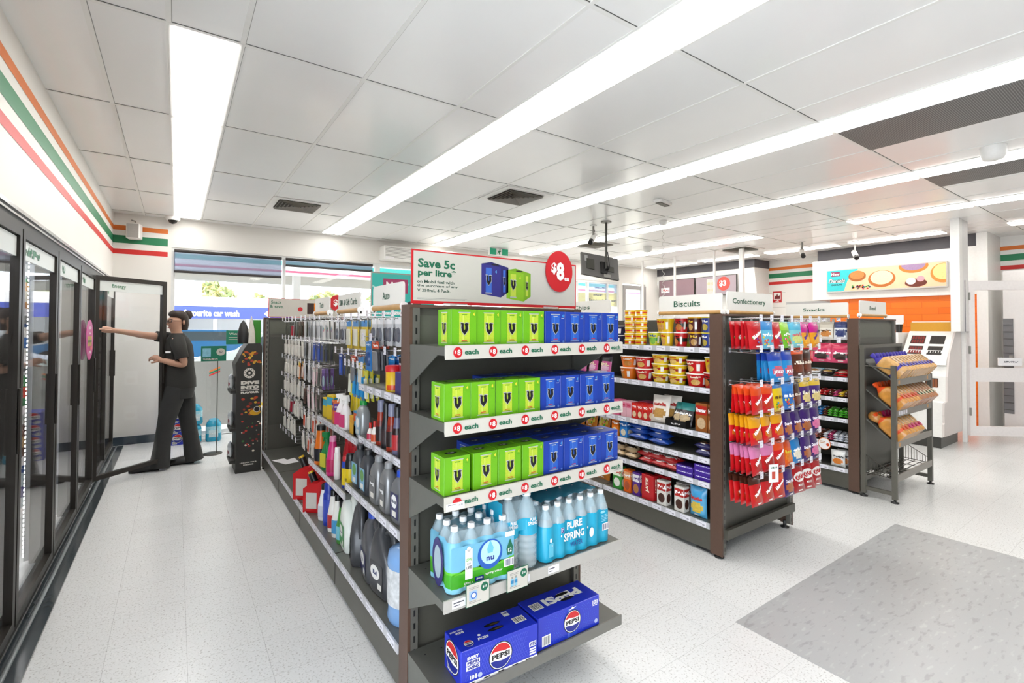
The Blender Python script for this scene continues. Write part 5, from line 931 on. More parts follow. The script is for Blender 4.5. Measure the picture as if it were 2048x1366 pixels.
NU = pouch('cookie_bag', .15, .2, .045, '#e6ddd0', '#e8e0d6', '#c99a54', 'nutella', '#b8201c', stand=True, ty=.66); lput(NU, 'cream cookie bag with red lettering leaning on the third biscuit shelf', 2.96, 2.35, .7765, None, 6, R(-14)); lput(NU, 'cream cookie bag behind the lettered one, third biscuit shelf', 3.02, 2.3, .7765, None, 6, R(-14))
SB = carton('snack_box', .05, .09, .12, '#d2221e', '#e8382a', 'YO', pic='#f0d8b0', cat='snack box'); PB = carton('snack_box', .05, .09, .12, '#f0b8c4', '#e87a98', 'YAN', '#c8284c', cat='snack box'); PB2 = carton('snack_box', .08, .09, .12, '#e86a94', '#f2a0bc', 'KOALA', pic='#f0e0d0', cat='snack box')
for i in range(3): lput(SB, 'red snack box, %s of three on the third biscuit shelf' % ('nearest', 'middle', 'farthest')[i], 2.92, 2.47+.054*i, .7755, 'small snack boxes')
for i in range(2): lput(PB, 'pale pink snack box, %s of two on the third biscuit shelf' % ('nearer', 'farther')[i], 2.92, 2.635+.054*i, .7755, 'small snack boxes')
lput(PB2, 'bright pink snack box at the far end, third biscuit shelf', 2.92, 2.79, .7755, 'small snack boxes'); lput(PB2, 'bright pink snack box behind the red ones, third biscuit shelf', 3.03, 2.6, .7755, 'small snack boxes')
OB = pouch('biscuit_pack', .19, .09, .05, '#1d4fb4', '#163f98', None, 'OREO', '#ffffff')
for k in range(6): lflat(OB, 'blue biscuit packet lying flat, %s %s pile, fourth biscuit shelf' % (('bottom of the', 'middle of the', 'top of the')[k % 3], ('near', 'far')[k//3]), 2.93, (2.34, 2.53)[k//3]+.006*(k % 2), .636+.044*(k % 3) if k < 3 or k % 3 < 2 else .72, 'blue biscuit packets')
place([(carton('cracker_box', .07, .08, .13, '#2f86d4', '#1d6ac0', 'Crisp', pic='#e8dcc0', cat='biscuit box'), 2.7, 'blue cracker box', 0), (carton('cracker_box', .07, .08, .13, '#f0821e', '#e06a10', 'Crisp', pic='#e8dcc0', cat='biscuit box'), 2.79, 'orange cracker box', 0)], .6105, 2.92, 'on the fourth biscuit shelf')
PP = pouch('biscuit_pack', .13, .08, .05, '#2c2a66', '#3a2f78', '#8a5a3a', 'TIM', '#f0e0b0'); lflat(PP, 'dark blue biscuit pack beside the post, lower of two, fourth biscuit shelf', 2.92, 1.96, .636, 'packs beside the post'); lflat(PP, 'dark blue biscuit pack beside the post, upper of two, fourth biscuit shelf', 2.92, 1.965, .68, 'packs beside the post')
PU = carton('chocolate_biscuit_pack', .13, .1, .035, '#46269a', '#5a34b4', 'Cadbury', '#ffffff', cat='biscuit pack')
for i in range(2):
    for k in range(3-i): lput(PU, 'purple chocolate biscuit pack, %s of the %s stack, fifth biscuit shelf' % (('bottom', 'middle', 'top')[k], ('near', 'far')[i]), 2.91, 2.02+.145*i, .4505+.036*k, 'purple chocolate biscuit packs', random.uniform(-3, 3))
RB = pouch('biscuit_pack', .17, .1, .05, '#c01c22', '#b01820', '#e8e4e0', 'TimTam', '#ffffff'); BB2 = pouch('biscuit_pack', .12, .1, .05, '#d2b48a', '#5a3826', '#3a241c', 'Choc', '#fff0d8')
for k in range(6): lflat(RB, 'red biscuit packet lying flat, %s layer, %s, fifth biscuit shelf' % (('bottom', 'top')[k//3], ('near', 'middle', 'far')[k % 3]), 2.92, 2.23+.1*(k % 3)+.02*(k//3), .478+.046*(k//3), 'red biscuit packets', rz=-90+random.uniform(-14, 14))
for k in range(4): lflat(BB2, 'cream and brown biscuit bag, %s layer, %s, fifth biscuit shelf' % (('bottom', 'top')[k//2], ('near', 'far')[k % 2]), 2.92, 2.6+.12*(k % 2), .478+.046*(k//2), 'cream and brown biscuit bags', rz=-90+random.uniform(-14, 14))
BX = lambda *a, **k: carton('cracker_box', *a, cat='biscuit box', **k)
place([(BX(.08, .06, .17, '#d9d6cf', '#c02a24', 'Choc', pic='#4a2a20', side='#c8c4bc'), 2.17, 'white chocolate biscuit box with red top, nearer pair', 0), (BX(.08, .06, .17, '#d9d6cf', '#c02a24', 'Choc', pic='#4a2a20'), 2.32, 'white chocolate biscuit box with red top, farther pair', 0), (BX(.11, .05, .18, '#c81e26', None, 'JATZ', '#f2e6d0', vert=True), 2.46, 'red cracker box with upright lettering', 0), (BX(.07, .06, .17, '#5a2a90', '#e8e4e8', 'Shape', '#5a2a90', pic='#b87a3a'), 2.55, 'purple cracker box', 0), (BX(.07, .06, .17, '#ee6a1a', '#f4b07a', 'Shape', pic='#b8542a'), 2.64, 'orange cracker box', 0), (BX(.09, .06, .17, '#3c9a3c', '#e8f0dc', 'Shape', '#c8281c', pic='#e8e8d8'), 2.755, 'green cracker box', 0)], .2005, 2.895, 'on the bottom biscuit shelf')
place([(BX(.08, .06, .17, '#d9d6cf', '#c02a24', 'Choc', pic='#4a2a20'), 2.21, 'white biscuit box in the second row, nearer', 0), (BX(.11, .05, .18, '#c81e26', None, 'JATZ', '#f2e6d0', vert=True), 2.4, 'red cracker box in the second row', 0)], .2005, 2.97, 'on the bottom biscuit shelf')
SM = pouch('snack_bag', .13, .2, .06, '#58b8e8', '#4aa8e0', '#e8c84a', 'Smiths', '#d8281c', stand=True, ty=.64); lput(SM, 'sky-blue snack bag beside the post on the bottom biscuit shelf', 2.93, 2.0, .2005)
# farther bays of the same side
LY = pouch('lolly_bag', .14, .2, .05, '#e88a2a', '#c8501c', '#f0d84a', 'Lolly', '#fff6e0', dots=['#e83a3a', '#f0e03a', '#58b84a', '#f08ab4']); PKB = pouch('snack_bag', .12, .18, .05, '#d85aa0', '#2a2430', '#e8b8d4', 'POP', '#f4e4c0'); CHP = pouch('chip_bag', .2, .3, .1, '#a9b0b6', '#8f989f', '#e8d8a8', 'TIM', '#2a4a8c'); CHP2 = pouch('chip_bag', .2, .3, .1, '#d8402c', '#f0a03a', '#e8c46a', 'TIM', '#fff4d8'); CHP3 = pouch('chip_bag', .18, .28, .09, '#c83a8c', '#8a3ab0', '#f0c8dc', 'TIM', '#fff')
for i in range(5): lput(LY, 'bag of bright lollies, %s on the bottom shelf past the biscuits' % nth(i, 5, 'near'), 2.98, 2.94+.15*i, .2005, 'bags of bright lollies', 0, R(-12)); lput(LY, 'bag of bright lollies, %s on the fourth shelf past the biscuits' % nth(i, 5, 'near'), 2.98, 2.94+.15*i, .6105, 'bags of bright lollies', 0, R(-12)) if True else 0
for i in range(5): lput(PKB, 'pink and black snack bag, %s on the second shelf past the biscuits' % nth(i, 5, 'near'), 2.99, 2.93+.15*i, 1.0705, 'pink and black snack bags', random.uniform(-12, 12), R(-10))
for i in range(7): lput((CHP, CHP2, CHP3)[i % 3], '%s chip bag upright, %s on the second shelf of the far bays' % (('silver', 'red', 'magenta')[i % 3], nth(i, 7, 'near')), 3.02, 3.85+.24*i, 1.0705, 'chip bags of the far bays', 0, R(-10))
for i in range(8): (CHP, CHP, CHP3, CHP2)[i % 4].put( '%s chip bag leaning on top shelf, %s beyond the noodle cups' % (('silver', 'silver', 'magenta', 'red')[i % 4], nth(i, 8, 'near')), (2.965, 2.96+.2*i, 1.3405), R(-90+random.uniform(-25, 25)), 'chip bags on the top shelf', rx=R(-5), ry=R(random.uniform(-12, 12)), sc=(1.0, .8, (.78, .8, 1.12, 1.18, 1, 1.05, 1, 1)[i]))
# sweets on hooks at the end of the middle shelving
PQ = lambda *a, **k: pouch(*a, **k)
SW = {'S': PQ('sweet_bag', .125, .165, .03, '#d01f28', '#c81a24', None, 'Skittles', dots=['#f2c21c', '#48b03c', '#e8701c', '#7a3aa8'], tin=28), 's': PQ('sweet_bag', .125, .165, .03, '#6fc4e4', '#3f8fd0', None, 'Sweet', '#ffffff', dots=['#e84a4a', '#f2d23a']), 'G': PQ('sweet_bag', .125, .165, .03, '#7cc832', '#a0d83c', None, 'Sour', '#ffffff', dots=['#e84a4a', '#f2d23a', '#f08ac0']), 'T': PQ('sweet_bag', .125, .165, .03, '#8ad4dc', '#58b8d8', '#d8e08a', 'Jelly', '#e8546a'), 'F': PQ('sweet_bag', .125, .17, .035, '#f0a024', '#d01c8c', '#f4b43a', 'Fruits', '#5a2a98', tin=40, split=.6),
      'M': PQ('chocolate_bag', .125, .165, .035, '#d8141c', '#e8501c', '#c83a1c', 'Maltesers', '#ffffff', tin=35), 'N': PQ('chocolate_bag', .125, .165, .035, '#d8141c', '#f0a818', '#d8781c', 'Maltesers', '#ffffff', tin=35, split=.6), 'P': PQ('chocolate_bag', .125, .165, .035, '#cf1620', '#e084b4', '#b8241c', 'Maltesers', '#ffffff', tin=35, split=.62), 'D': PQ('chocolate_bag', .125, .165, .035, '#d2161c', '#4a2418', '#c83a1c', 'Maltesers', '#ffffff', tin=35, split=.72),
      'J': PQ('sweet_bag', .14, .19, .04, '#2a94d8', '#2a4ab4', '#d8647c', 'JOLLY', '#ffffff', ty=.3), 'Y': PQ('chocolate_bag', .13, .17, .035, '#f2cf1a', '#2f7fc8', None, 'm & m', '#4a2014', dots=['#e03a2a', '#2f8fd8', '#3caa4a', '#f0801c'], split=.82), 'U': PQ('chocolate_bag', .13, .17, .035, '#2f78cc', '#3a88d8', None, 'm & m', '#ffffff', dots=['#e03a2a', '#f2e03a', '#f0801c']), 'B': PQ('chocolate_bag', .13, .17, .035, '#57291a', '#3c1c12', '#7a3a24', 'm & m', '#f0e0d0'), 'O': PQ('chocolate_bag', .13, .17, .035, '#5a2c1c', '#e8561c', '#7a3a24', 'Minis', '#f4e8d8', split=.8),
      'V': PQ('chocolate_bag', .13, .17, .04, '#4a2878', '#e8c03a', '#e8d08a', 'Cadbury', '#f4ecd8', split=.75), 'v': PQ('chocolate_bag', .13, .18, .04, '#40206e', '#3a1c64', '#b86a3a', 'Dairy Milk', '#f0e8f4', split=.9), 'W': PQ('chocolate_bag', .13, .18, .04, '#43236e', '#3f2068', '#e87aa8', 'Dairy Milk', '#f0e8f4', split=.9), 'R': PQ('chocolate_bag', .12, .17, .035, '#f0641a', '#e8501a', '#f08a2a', 'Reese', '#f8e03a'), 'X': PQ('chocolate_bag', .12, .17, .035, '#2a86cc', '#1f74bc', '#e4dcc8', 'Coconut', '#ffffff', split=.9), 'K': PQ('chocolate_bag', .13, .18, .04, '#b5141e', '#a8101a', None, None, split=.9, txt=lambda b, fr: (b.disc(fr, 0, .1, .048, .03, WHITE, .0016, 24), b.text(fr, 'KitKat', 0, .1, .03, C('#c8141e'), w=.075, bold=.04, lift=.0024, rot=12), b.text(fr, 'MINIS', 0, .05, .014, WHITE, lift=.0024)))}
SNN = {'S': 'red rainbow-dotted', 's': 'sky-blue', 'G': 'lime green', 'T': 'turquoise', 'F': 'magenta-topped orange', 'M': 'all-red malt ball', 'N': 'orange-topped malt ball', 'P': 'pink-topped malt ball', 'D': 'brown-topped malt ball', 'J': 'large blue jumbo', 'Y': 'yellow chocolate', 'U': 'blue chocolate', 'B': 'brown chocolate', 'O': 'orange-topped brown', 'V': 'gold-topped purple', 'v': 'dark purple', 'W': 'purple and pink', 'R': 'orange peanut', 'X': 'blue coconut', 'K': 'red wafer'}
def hookrow(s, x0, dx, zt, row, n_=None, yb=1.785, L_=.2, g='sweet bags on the end hooks', big=1.06):
    for i, c in enumerate(s):
        x = x0+dx*i; HKk = HK; yf = yb-L_
        where = '%s hook, %s sweets row' % (nth(i, len(s)), row)
        HKk.put('wire hook with ticket, ' + where, (x, yf-.005, zt), 0, 'wire hooks on the sweets end')
        if c == '.': continue
        K = SW[c]; hh = max(v.co.z for v in K.root.vertices); n = (n_[i] if n_ else 4)
        for k in range(n):
            K.put('%s bag, %s, %s' % (SNN[c], 'front' if k == 0 else ORD[k]+' back', where), (x+random.uniform(-.008, .008), yf+.016+.034*k, zt-hh*.965*big), R(random.uniform(-12, 6)), g, rx=R(-random.uniform(4, 12)+k*1.5), sc=(big*(1.18 if c == 'K' else 1), 1, big))
hookrow('SsSGTFF', 2.945, .128, 1.515, 'top', (5, 3, 4, 3, 3, 4, 3))
hookrow('..JJOB.', 2.945, .128, 1.325, 'second', (0, 0, 4, 4, 3, 3, 0))
hookrow('MMYUBVV', 2.945, .128, 1.115, 'third', (5, 4, 3, 3, 3, 3, 3))
hookrow('NNNvvvW', 2.945, .128, .93, 'fourth', (5, 4, 4, 3, 3, 3, 2))
hookrow('PPMRXvW', 2.945, .128, .745, 'fifth', (5, 4, 3, 3, 3, 3, 2))
hookrow('DDMvKKK', 2.945, .128, .555, 'lowest', (5, 4, 3, 2, 4, 3, 3))
t = empty('price_card', (3.0, 1.56, .55), R(-20), label='white price card hung before the pink and red malt bags', cat='price card'); b = MB(); b.box(0, .07, -.001, .001, -.02, .09, PAPER); fr = FRONT(-.0012); b.text(fr, 'Minties', .035, .07, .01, GRN); b.rect(fr, .02, .0, .045, .045, C('#d85a4a'), .001); b.build('card_face', t)
b = MB(); b.prism([(0, .0), (.14, 0), (.17, .05), (.12, .13), (.03, .13), (0, .06)], 0, .12, C('#1d1d1f', rough=.6), 'xz'); b.build('bait_station', loc=(2.9, 1.885, .001), rz=R(-4), label='black plastic box on the floor below the sweets end', cat='box')

# ------------------------------------------------------------ third shelving: snacks, and the bread rack
g3 = empty('gondola', label='right-hand grey shelving with red-brown post, snack bars on its left side', cat='shelving unit')
end_panel(g3, 5.0, 5.9, 1.8); end_panel(g3, 5.0, 5.9, 5.58); peg_panel(g3, 5.44, 5.47, 1.885, 5.58)
for x in (5.015, 5.885): MB().box(x-.008, x+.008, 1.885, 5.58, .03, .165, GUN).build('kick_plate', g3)
for y0, y1 in ((1.887, 2.83), (2.84, 3.77), (3.78, 4.67), (4.68, 5.575)):
    shelf_part(g3, 5.0, 5.44, y0, y1, .2, 'x-', 7); shelf_part(g3, 5.47, 5.9, y0, y1, .2, 'x+', 0)
    for z in (1.02, .835, .645, .42): shelf_part(g3, 5.03, 5.44, y0, y1, z, 'x-', 9)
GP = {'g': PQ('snack_pouch', .13, .17, .045, '#86c82c', '#9ad83a', '#e8e4a8', 'Grain', '#ffffff', stand=True), 'w': PQ('snack_pouch', .12, .165, .04, '#ded8cc', '#c8c0b0', '#d88a3a', 'Nuts', '#6a4a2a', stand=True), 'o': PQ('snack_pouch', .12, .165, .04, '#c8641c', '#a84a14', '#e8b06a', 'Nuts', '#ffffff', stand=True), 't': PQ('snack_pouch', .12, .165, .04, '#e4e0d6', '#d0ccc2', '#58c0b0', 'Bites', '#4a4a4a', stand=True), 'n': PQ('snack_pouch', .12, .165, .04, '#dcdde2', '#2a3a78', '#2a3a78', 'Bites', '#2a3a78', stand=True),
      'p': PQ('dried_fruit_bag', .17, .18, .05, '#e84a78', '#e02a5c', '#3a2a28', 'Fruit', '#ffffff', stand=True), 'r': PQ('dried_fruit_bag', .17, .18, .05, '#d02428', '#c01a20', '#3a2a28', 'RITZ', '#ffffff', stand=True), 'c': PQ('dried_fruit_bag', .17, .18, .05, '#c85a24', '#b84a1c', '#8a4a24', 'Choc', '#ffffff', stand=True), 'b': PQ('dried_fruit_bag', .17, .18, .05, '#2458b8', '#1c4aa0', '#4a7ad0', 'Blue', '#ffffff', stand=True)}
GNN = {'g': 'lime green snack pouch', 'w': 'cream nut pouch', 'o': 'burnt orange nut pouch', 't': 'cream pouch with teal band', 'n': 'white and navy pouch', 'p': 'pink fruit bag', 'r': 'red bag', 'c': 'orange-brown bag', 'b': 'blue bag'}
for s, z, dy, nm in (('nwtowgg', 1.53, .125, 'top'), ('pprcbb', 1.33, .16, 'second')):
    for i, c in enumerate(s):
        K = GP[c]; hh = max(v.co.z for v in K.root.vertices); y = 1.96+dy*i
        lput(HK, 'wire hook with ticket, %s, %s snack hook row' % (nth(i, len(s), 'near'), nm), 5.02, y, z+.01, 'hooks on the snack shelving')
        for k in range(3): lput(K, '%s, %s on its hook, %s in the %s snack row' % (GNN[c], ('front', 'second', 'third')[k], nth(i, len(s), 'near'), nm), 5.06+.045*k, y, z-hh*.97, 'snack pouches on hooks', random.uniform(-6, 6), R(-4))
def bark(name, w, h, base, top, word, wc='#ffffff'): return pouch(name, h, w, .022, base, top, None, word, wc, split=.8)
BAR_ = [bark('snack_bar', .15, .04, '#2aa88a', '#58c8b0', 'BAR'), bark('snack_bar', .15, .04, '#3a86d0', '#78b4e8', 'BAR'), bark('snack_bar', .15, .04, '#4aac2c', '#78c84a', 'BAR'), bark('snack_bar', .15, .04, '#c8282c', '#e8706a', 'BAR'), bark('snack_bar', .15, .04, '#5a3020', '#c88a4a', 'BAR'), bark('snack_bar', .15, .04, '#d8847a', '#f0c8b0', 'BAR', '#5a2a2a'), bark('snack_bar', .15, .04, '#e8c03a', '#f0d86a', 'BAR', '#5a2a2a'), bark('snack_bar', .15, .04, '#c4c8d2', '#dfe2ea', 'BAR', '#4a4a6a'), bark('snack_bar', .15, .04, '#b83a6a', '#d86a94', 'BAR')]
BNM = ['teal', 'bright blue', 'green', 'red', 'dark brown', 'salmon pink', 'yellow', 'pale silver', 'magenta']
BIS = [PQ('cookie_pack', .11, .15, .02, '#c8ccca', '#3a3a3c', '#d8a85a'), PQ('cookie_pack', .13, .16, .02, '#dfe3e4', '#8ac0d4', '#c89a54'), PQ('cookie_pack', .11, .15, .02, '#2a2a2c', '#c8ccca', '#d8b05a'), PQ('cookie_pack', .11, .15, .02, '#c01c22', '#b0181c', '#e8d0b0')]
for i in range(7): 
    for k in range(2): lflat(BIS[(3, 2, 1, 0, 3, 2, 1)[i]], '%s flat cookie pack, %s layer, %s, snack shelf under the hooks' % (('red', 'black', 'silver-blue', 'silver')[(3, 2, 1, 0, 3, 2, 1)[i] and (3, 2, 1, 0, 3, 2, 1)[i]-0 if False else {3: 0, 2: 1, 1: 2, 0: 3}[(3, 2, 1, 0, 3, 2, 1)[i]]], ('bottom', 'top')[k], nth(i, 7, 'near')), 5.06, 1.97+.125*i, 1.033+.021*k, 'flat cookie packs', 78)
def barrow(z, cols, nm, layers=2):
    n = len(cols)
    for i, c in enumerate(cols):
        for k in range(layers): lflat(BAR_[c], '%s snack bar, %s layer, %s, %s' % (BNM[c], ('bottom', 'middle', 'top')[k], nth(i, n, 'near'), nm), 5.055+.004*k, 1.925+.0445*i, z+.014+.021*k, 'snack bars on the %s' % nm, 80, -90+random.uniform(-9, 9))
barrow(.8355, [4, 6, 8, 4, 3, 3, 4, 8, 4, 3, 5, 4, 3, 4, 6, 3, 3, 4], 'shelf of dark and red bars')
barrow(.6455, [2, 2, 2, 2, 4, 1, 1, 1, 1, 0, 0, 0, 0, 1, 1, 0, 0, 0], 'green and blue bar shelf', 3)
barrow(.4205, [7, 7, 7, 8, 7, 4, 5, 4, 5, 5, 5, 6, 5, 6, 6, 5, 6, 5], 'pink and yellow bar shelf', 3)
MG = PQ('fruit_pouch', .12, .15, .04, '#e2e0dc', '#eceae6', '#e8862a', 'fruit', '#4a4a4a', stand=True, ty=.62); AP = PQ('fruit_pouch', .11, .16, .04, '#e2e0dc', '#eceae6', '#d84a2a', 'fruit', '#4a4a4a', stand=True, ty=.62); YP = PQ('fruit_pouch', .12, .17, .05, '#c8a02a', '#6a3a8a', '#e0b02a', 'nuts', stand=True)
lput(MG, 'white mango pouch nearest the post on the bottom snack shelf', 5.06, 1.99, .2005, 'fruit pouches'); lput(AP, 'white pouch with red fruit on the bottom snack shelf', 5.06, 2.19, .2005, 'fruit pouches'); lput(YP, 'yellow and purple pouch on the bottom snack shelf', 5.06, 2.36, .2005, 'fruit pouches'); lput(MG, 'white mango pouch behind the nearest one', 5.12, 1.96, .2005, 'fruit pouches')
b = MB(); fr = LEFT(5.018, 2.09, .40); b.loft([(5.019, .055, .055, 0, 0), (5.021, .055, .055, 0, 0)], ORA, 30, axis='x', smooth=False); b.v = [(x, y+2.09, z+.395) for x, y, z in b.v]; fr = LEFT(5.0185, 2.09, .395); b.disc(fr, 0, 0, .05, .05, PAPER, .0006, 30); b.disc(fr, .03, -.006, .014, .014, C('#e85a2a'), .001); [b.rect(fr, -.035, .004+.012*k, .01, .01+.012*k, C('#c88a3a'), .001) for k in range(2)]; b.build('price_disc', label='round white price disc with orange rim on the lowest bar shelf', cat='price disc')
# bread rack
rk = empty('bread_rack', label='dark metal bread rack with sloping shelves against the right-hand shelving', cat='rack'); X0, X1, Y0, Y1 = 5.0, 5.94, 1.53, 1.79; RM = mat('#615e56', .4, .35)
for x in (X0+.0, X1-.035):
    MB().box(x, x+.035, Y0, Y0+.035, .03, 1.16 if x < 5.5 else 1.05, RM).build('post', rk); MB().box(x, x+.035, Y1-.035, Y1, .03, 1.3, RM).build('post', rk); MB().box(x+.005, x+.03, Y0+.035, Y1-.035, .06, .09, RM).build('rail', rk)
    for y in (Y0+.0175, Y1-.0175): MB().lathe([(.03, 0), (.03, .008), (.01, .014), (.01, .04)], BLACK, 10).build('foot', rk, (x+.017, y, 0))
MB().box(X0, X1, Y1-.03, Y1+.004, 1.3, 1.33, RM).build('top_rail', rk); MB().box(X0+.035, X1-.035, Y1-.006, Y1, .3, 1.3, GUN).build('back_panel', rk); MB().tube([(X0+.017, Y0+.035, 1.13), (X0+.017, Y1-.03, 1.15)], .005, RM).build('rail', rk)
for zf, zb, nl in ((1.02, 1.2, 1), (.755, .96, 4), (.49, .7, 1)):
    b = MB(); b.quad((X0+.036, Y0+.01, zf), (X1-.036, Y0+.01, zf), (X1-.036, Y1-.01, zb), (X0+.036, Y1-.01, zb), SHELF); b.quad((X0+.036, Y0+.01, zf-.012), (X0+.036, Y1-.01, zb-.012), (X1-.036, Y1-.01, zb-.012), (X1-.036, Y0+.01, zf-.012), SHELF)
    for x in (X0+.036, X1-.037): b.prism([(Y0+.01, zf-.012), (Y1-.01, zb-.012), (Y1-.01, zb+.0), (Y0+.01, zf+.0)], x, x+.001, SHELF, 'yz')
    s = b.build('shelf', rk); b = MB(); b.box(X0+.036, X1-.036, Y0, Y0+.01, zf-.03, zf+.025, mat('#8a857d', .35, .5)); fr = FRONT(Y0)
    for k in range(nl): b.rect(fr, X0+.06+.055*k, zf-.018, X0+.1+.055*k, zf+.015, LAB if nl > 1 else C('#d89a4a'), .0008)
    if nl > 1 or zf > 1: b.rect(fr, X1-.16, zf-.018, X1-.12, zf+.015, C('#d89a4a'), .0008)
    b.build('front_lip', s)
b = MB(); b.box(X0+.036, X1-.036, Y0, Y0+.012, .175, .235, mat('#8a857d', .35, .5)); b.box(X0+.036, X1-.036, Y1-.012, Y1, .12, .16, RM); b.build('rail', rk)
b = MB(); WI = mat('#4a4740', .4, .5)
for x in (X0+.02, X1-.02):
    b.tube([(x, Y0+.02, .24), (x, Y1-.02, .37)], .0035, WI, 5); b.tube([(x, Y0+.02, .2), (x, Y1-.02, .21)], .0035, WI, 5)
    for k in range(10): y = Y0+.03+.022*k; b.tube([(x, y, .2), (x, y, .245+.0125*k*.95)], .0022, WI, 4)
for k in range(5): y = Y0+.03+.05*k; b.tube([(X0+.02, y, .2), (X1-.02, y, .2)], .0035, WI, 5)
for k in range(5): x = X0+.15+.17*k; b.tube([(x, Y0+.02, .2), (x, Y1-.02, .21)], .003, WI, 5)
b.build('wire_basket', rk)
def loaf(bagc, crust='#d9a45c', tag2=None, L_=.27, w_=.058, h=.135):
    b = MB(); CR = mat(crust, .35, noise=.35, scale=25, coat=.5); PRN = C(bagc); secs = []
    for k in range(12):
        t_ = k/11; y = L_*t_; s_ = 1-.12*abs(2*t_-1)**6
        if k > 8: s_ *= 1-.28*(k-8)
        m_ = (PRN if k == 2 else CR) if k < 9 else PRN
        secs.append((y, w_*.5*max(s_, .16)+.0, h*.5*max(s_, .14), 0, h*.5*(1 if k < 9 else 1-.06*(k-8)), 3.2, m_))
    b.loft(secs, CR, 14, axis='y'); b.rect(lambda x, y, l=0: (x, y, h+.001+l), -w_*.3, .04, w_*.3, .09, PRN if not tag2 else C(tag2), .0006)
    b.rect(lambda x, y, l=0: (x, y, h+.001+l), -w_*.24, .11, w_*.24, .19, C('#ead9bd'), .0006); b.rect(lambda x, y, l=0: (x, y, h+.001+l), -w_*.1, .115, w_*.1, .185, C(crust), .001)
    tt = MB(); tt.loft([(L_*.98, .008, .008, 0, h*.42), (L_+.02, .022, .018, 0, h*.45), (L_+.045, .03, .02, 0, h*.5)], PRN, 10, axis='y'); return Kind('bread_loaf', 'bread', b, [('bag_end', tt)])
LV = {'b': loaf('#4a3fae'), 'o': loaf('#e8541c', '#d89440'), 'g': loaf('#2a5a38', '#b9794c', '#e8dcb8'), 'u': loaf('#2f6a94', '#c08a6a'), 'p': loaf('#d8246a', '#dda050')}
LN = {'b': 'loaf of white bread in purple-blue printed bag', 'o': 'loaf in orange-tied clear bag', 'g': 'loaf in dark green printed bag', 'u': 'loaf in blue printed bag', 'p': 'loaf in pink printed bag'}
for s, zf, zb, nm in (('bbbbbbbbbbb', 1.02, 1.2, 'top'), ('ooooogggggg', .755, .96, 'middle'), ('oopppp', .49, .7, 'lowest')):
    ang = math.atan2(zb-zf, .24)
    for i, c in enumerate(s): LV[c].put('%s, %s, %s rack shelf' % (LN[c], nth(i, len(s)), nm), (X0+.075+.077*i, Y0+.014, zf+.008), R(random.uniform(-4, 4)), 'bread loaves on the rack', rx=ang, sc=(1.3, .86, 1))
bun = MB(); bun.loft([(0, .05, .05), (.02, .062, .062), (.05, .055, .055), (.07, .03, .03)], mat('#c98a42', .35, noise=.3, scale=30, coat=.6), 16); Kind('bun_pack', 'bread', bun).put('round bun pack at the back left of the lowest bread shelf', (5.1, 1.72, .665), rx=R(30))

# ------------------------------------------------------------ wall of glass fridge doors
DX = -.63; MU = [2.31+.84*k for k in range(-1, 7)]; MU[-1] = 7.35; FB = mat('#2f2a25', .4, .3); CLG = mat('#ffffff', .03, gloss=.04); INW = mat('#dfe2e2', .5)
t = empty('fridge_wall', label='long black-framed wall of glass fridge doors under the white bulkhead', cat='fridge')
b = MB(); b.box(DX-.9, DX-.02, 1.3, 7.69, .02, .06, INW); b.box(DX-.95, DX-.9, 1.3, 7.69, .0, 2.03, INW); b.box(DX-.9, DX-.02, 1.3, 7.69, 1.98, 2.02, INW); b.box(DX-.9, DX-.02, 7.64, 7.69, .06, 1.98, INW); b.box(DX-.9, DX-.02, 1.3, 1.34, .06, 1.98, INW); b.build('cabinet', t)
b = MB(); b.box(DX-.03, DX+.012, 1.3, 7.6, 1.945, 2.02, FB); b.box(DX+.0, DX+.022, 1.3, 7.6, 1.985, 1.995, CHROME); b.box(DX+.0, DX+.02, 1.3, 7.6, 2.012, 2.03, CHROME); b.build('top_rail', t)
b = MB(); b.box(DX-.03, DX+.012, 1.3, 7.6, .04, .085, FB); b.box(DX+.012, DX+.03, 1.3, 7.6, .03, .045, CHROME); b.build('sill', t)
b = MB(); b.box(DX+.0, -.508, 1.3, 7.6, 0, .012, mat('#3d4347', .15, noise=.2, scale=8)); b.tube([(-.575, 1.3, .008), (-.575, 7.6, .008)], .012, mat('#8f9496', .2, .3), 8); b.build('floor_skirting', t)
for y in MU: MB().box(DX-.06, DX+.004, y-.035, y+.035, .085, 1.945, FB).build('mullion', t)
M_LED = mat('#ffffff', .4, noise=0, emit=26)
for y in MU[1:-1]:
    b = MB(); b.box(DX-.085, DX-.062, y-.02, y+.02, .1, 1.93, mat('#aeb2b6', .5))
    s = b.build('led_or_fill_strip', t); b = MB()
    for k in range(70): z = .12+.0257*k; b.box(DX-.092, DX-.085, y-.009, y+.009, z, z+.012, M_LED); 
    b.build('led_dot', s)['kind'] = 'stuff'
MB().box(DX-.2, DX-.12, 1.4, 7.6, 1.95, 1.965, mat('#f2f6ff', .5, noise=0, emit=9)).build('led_or_fill_strip', t)  # unseen glowing strip under the top, added to brighten the fridge interior
for z in (.3, .62, .94, 1.26, 1.56):
    b = MB(); b.box(DX-.88, DX-.16, 1.35, 7.62, z-.012, z, INW); s = b.build('shelf', t); MB().box(DX-.16, DX-.15, 1.35, 7.62, z-.02, z+.025, PAPER).build('price_strip', s)
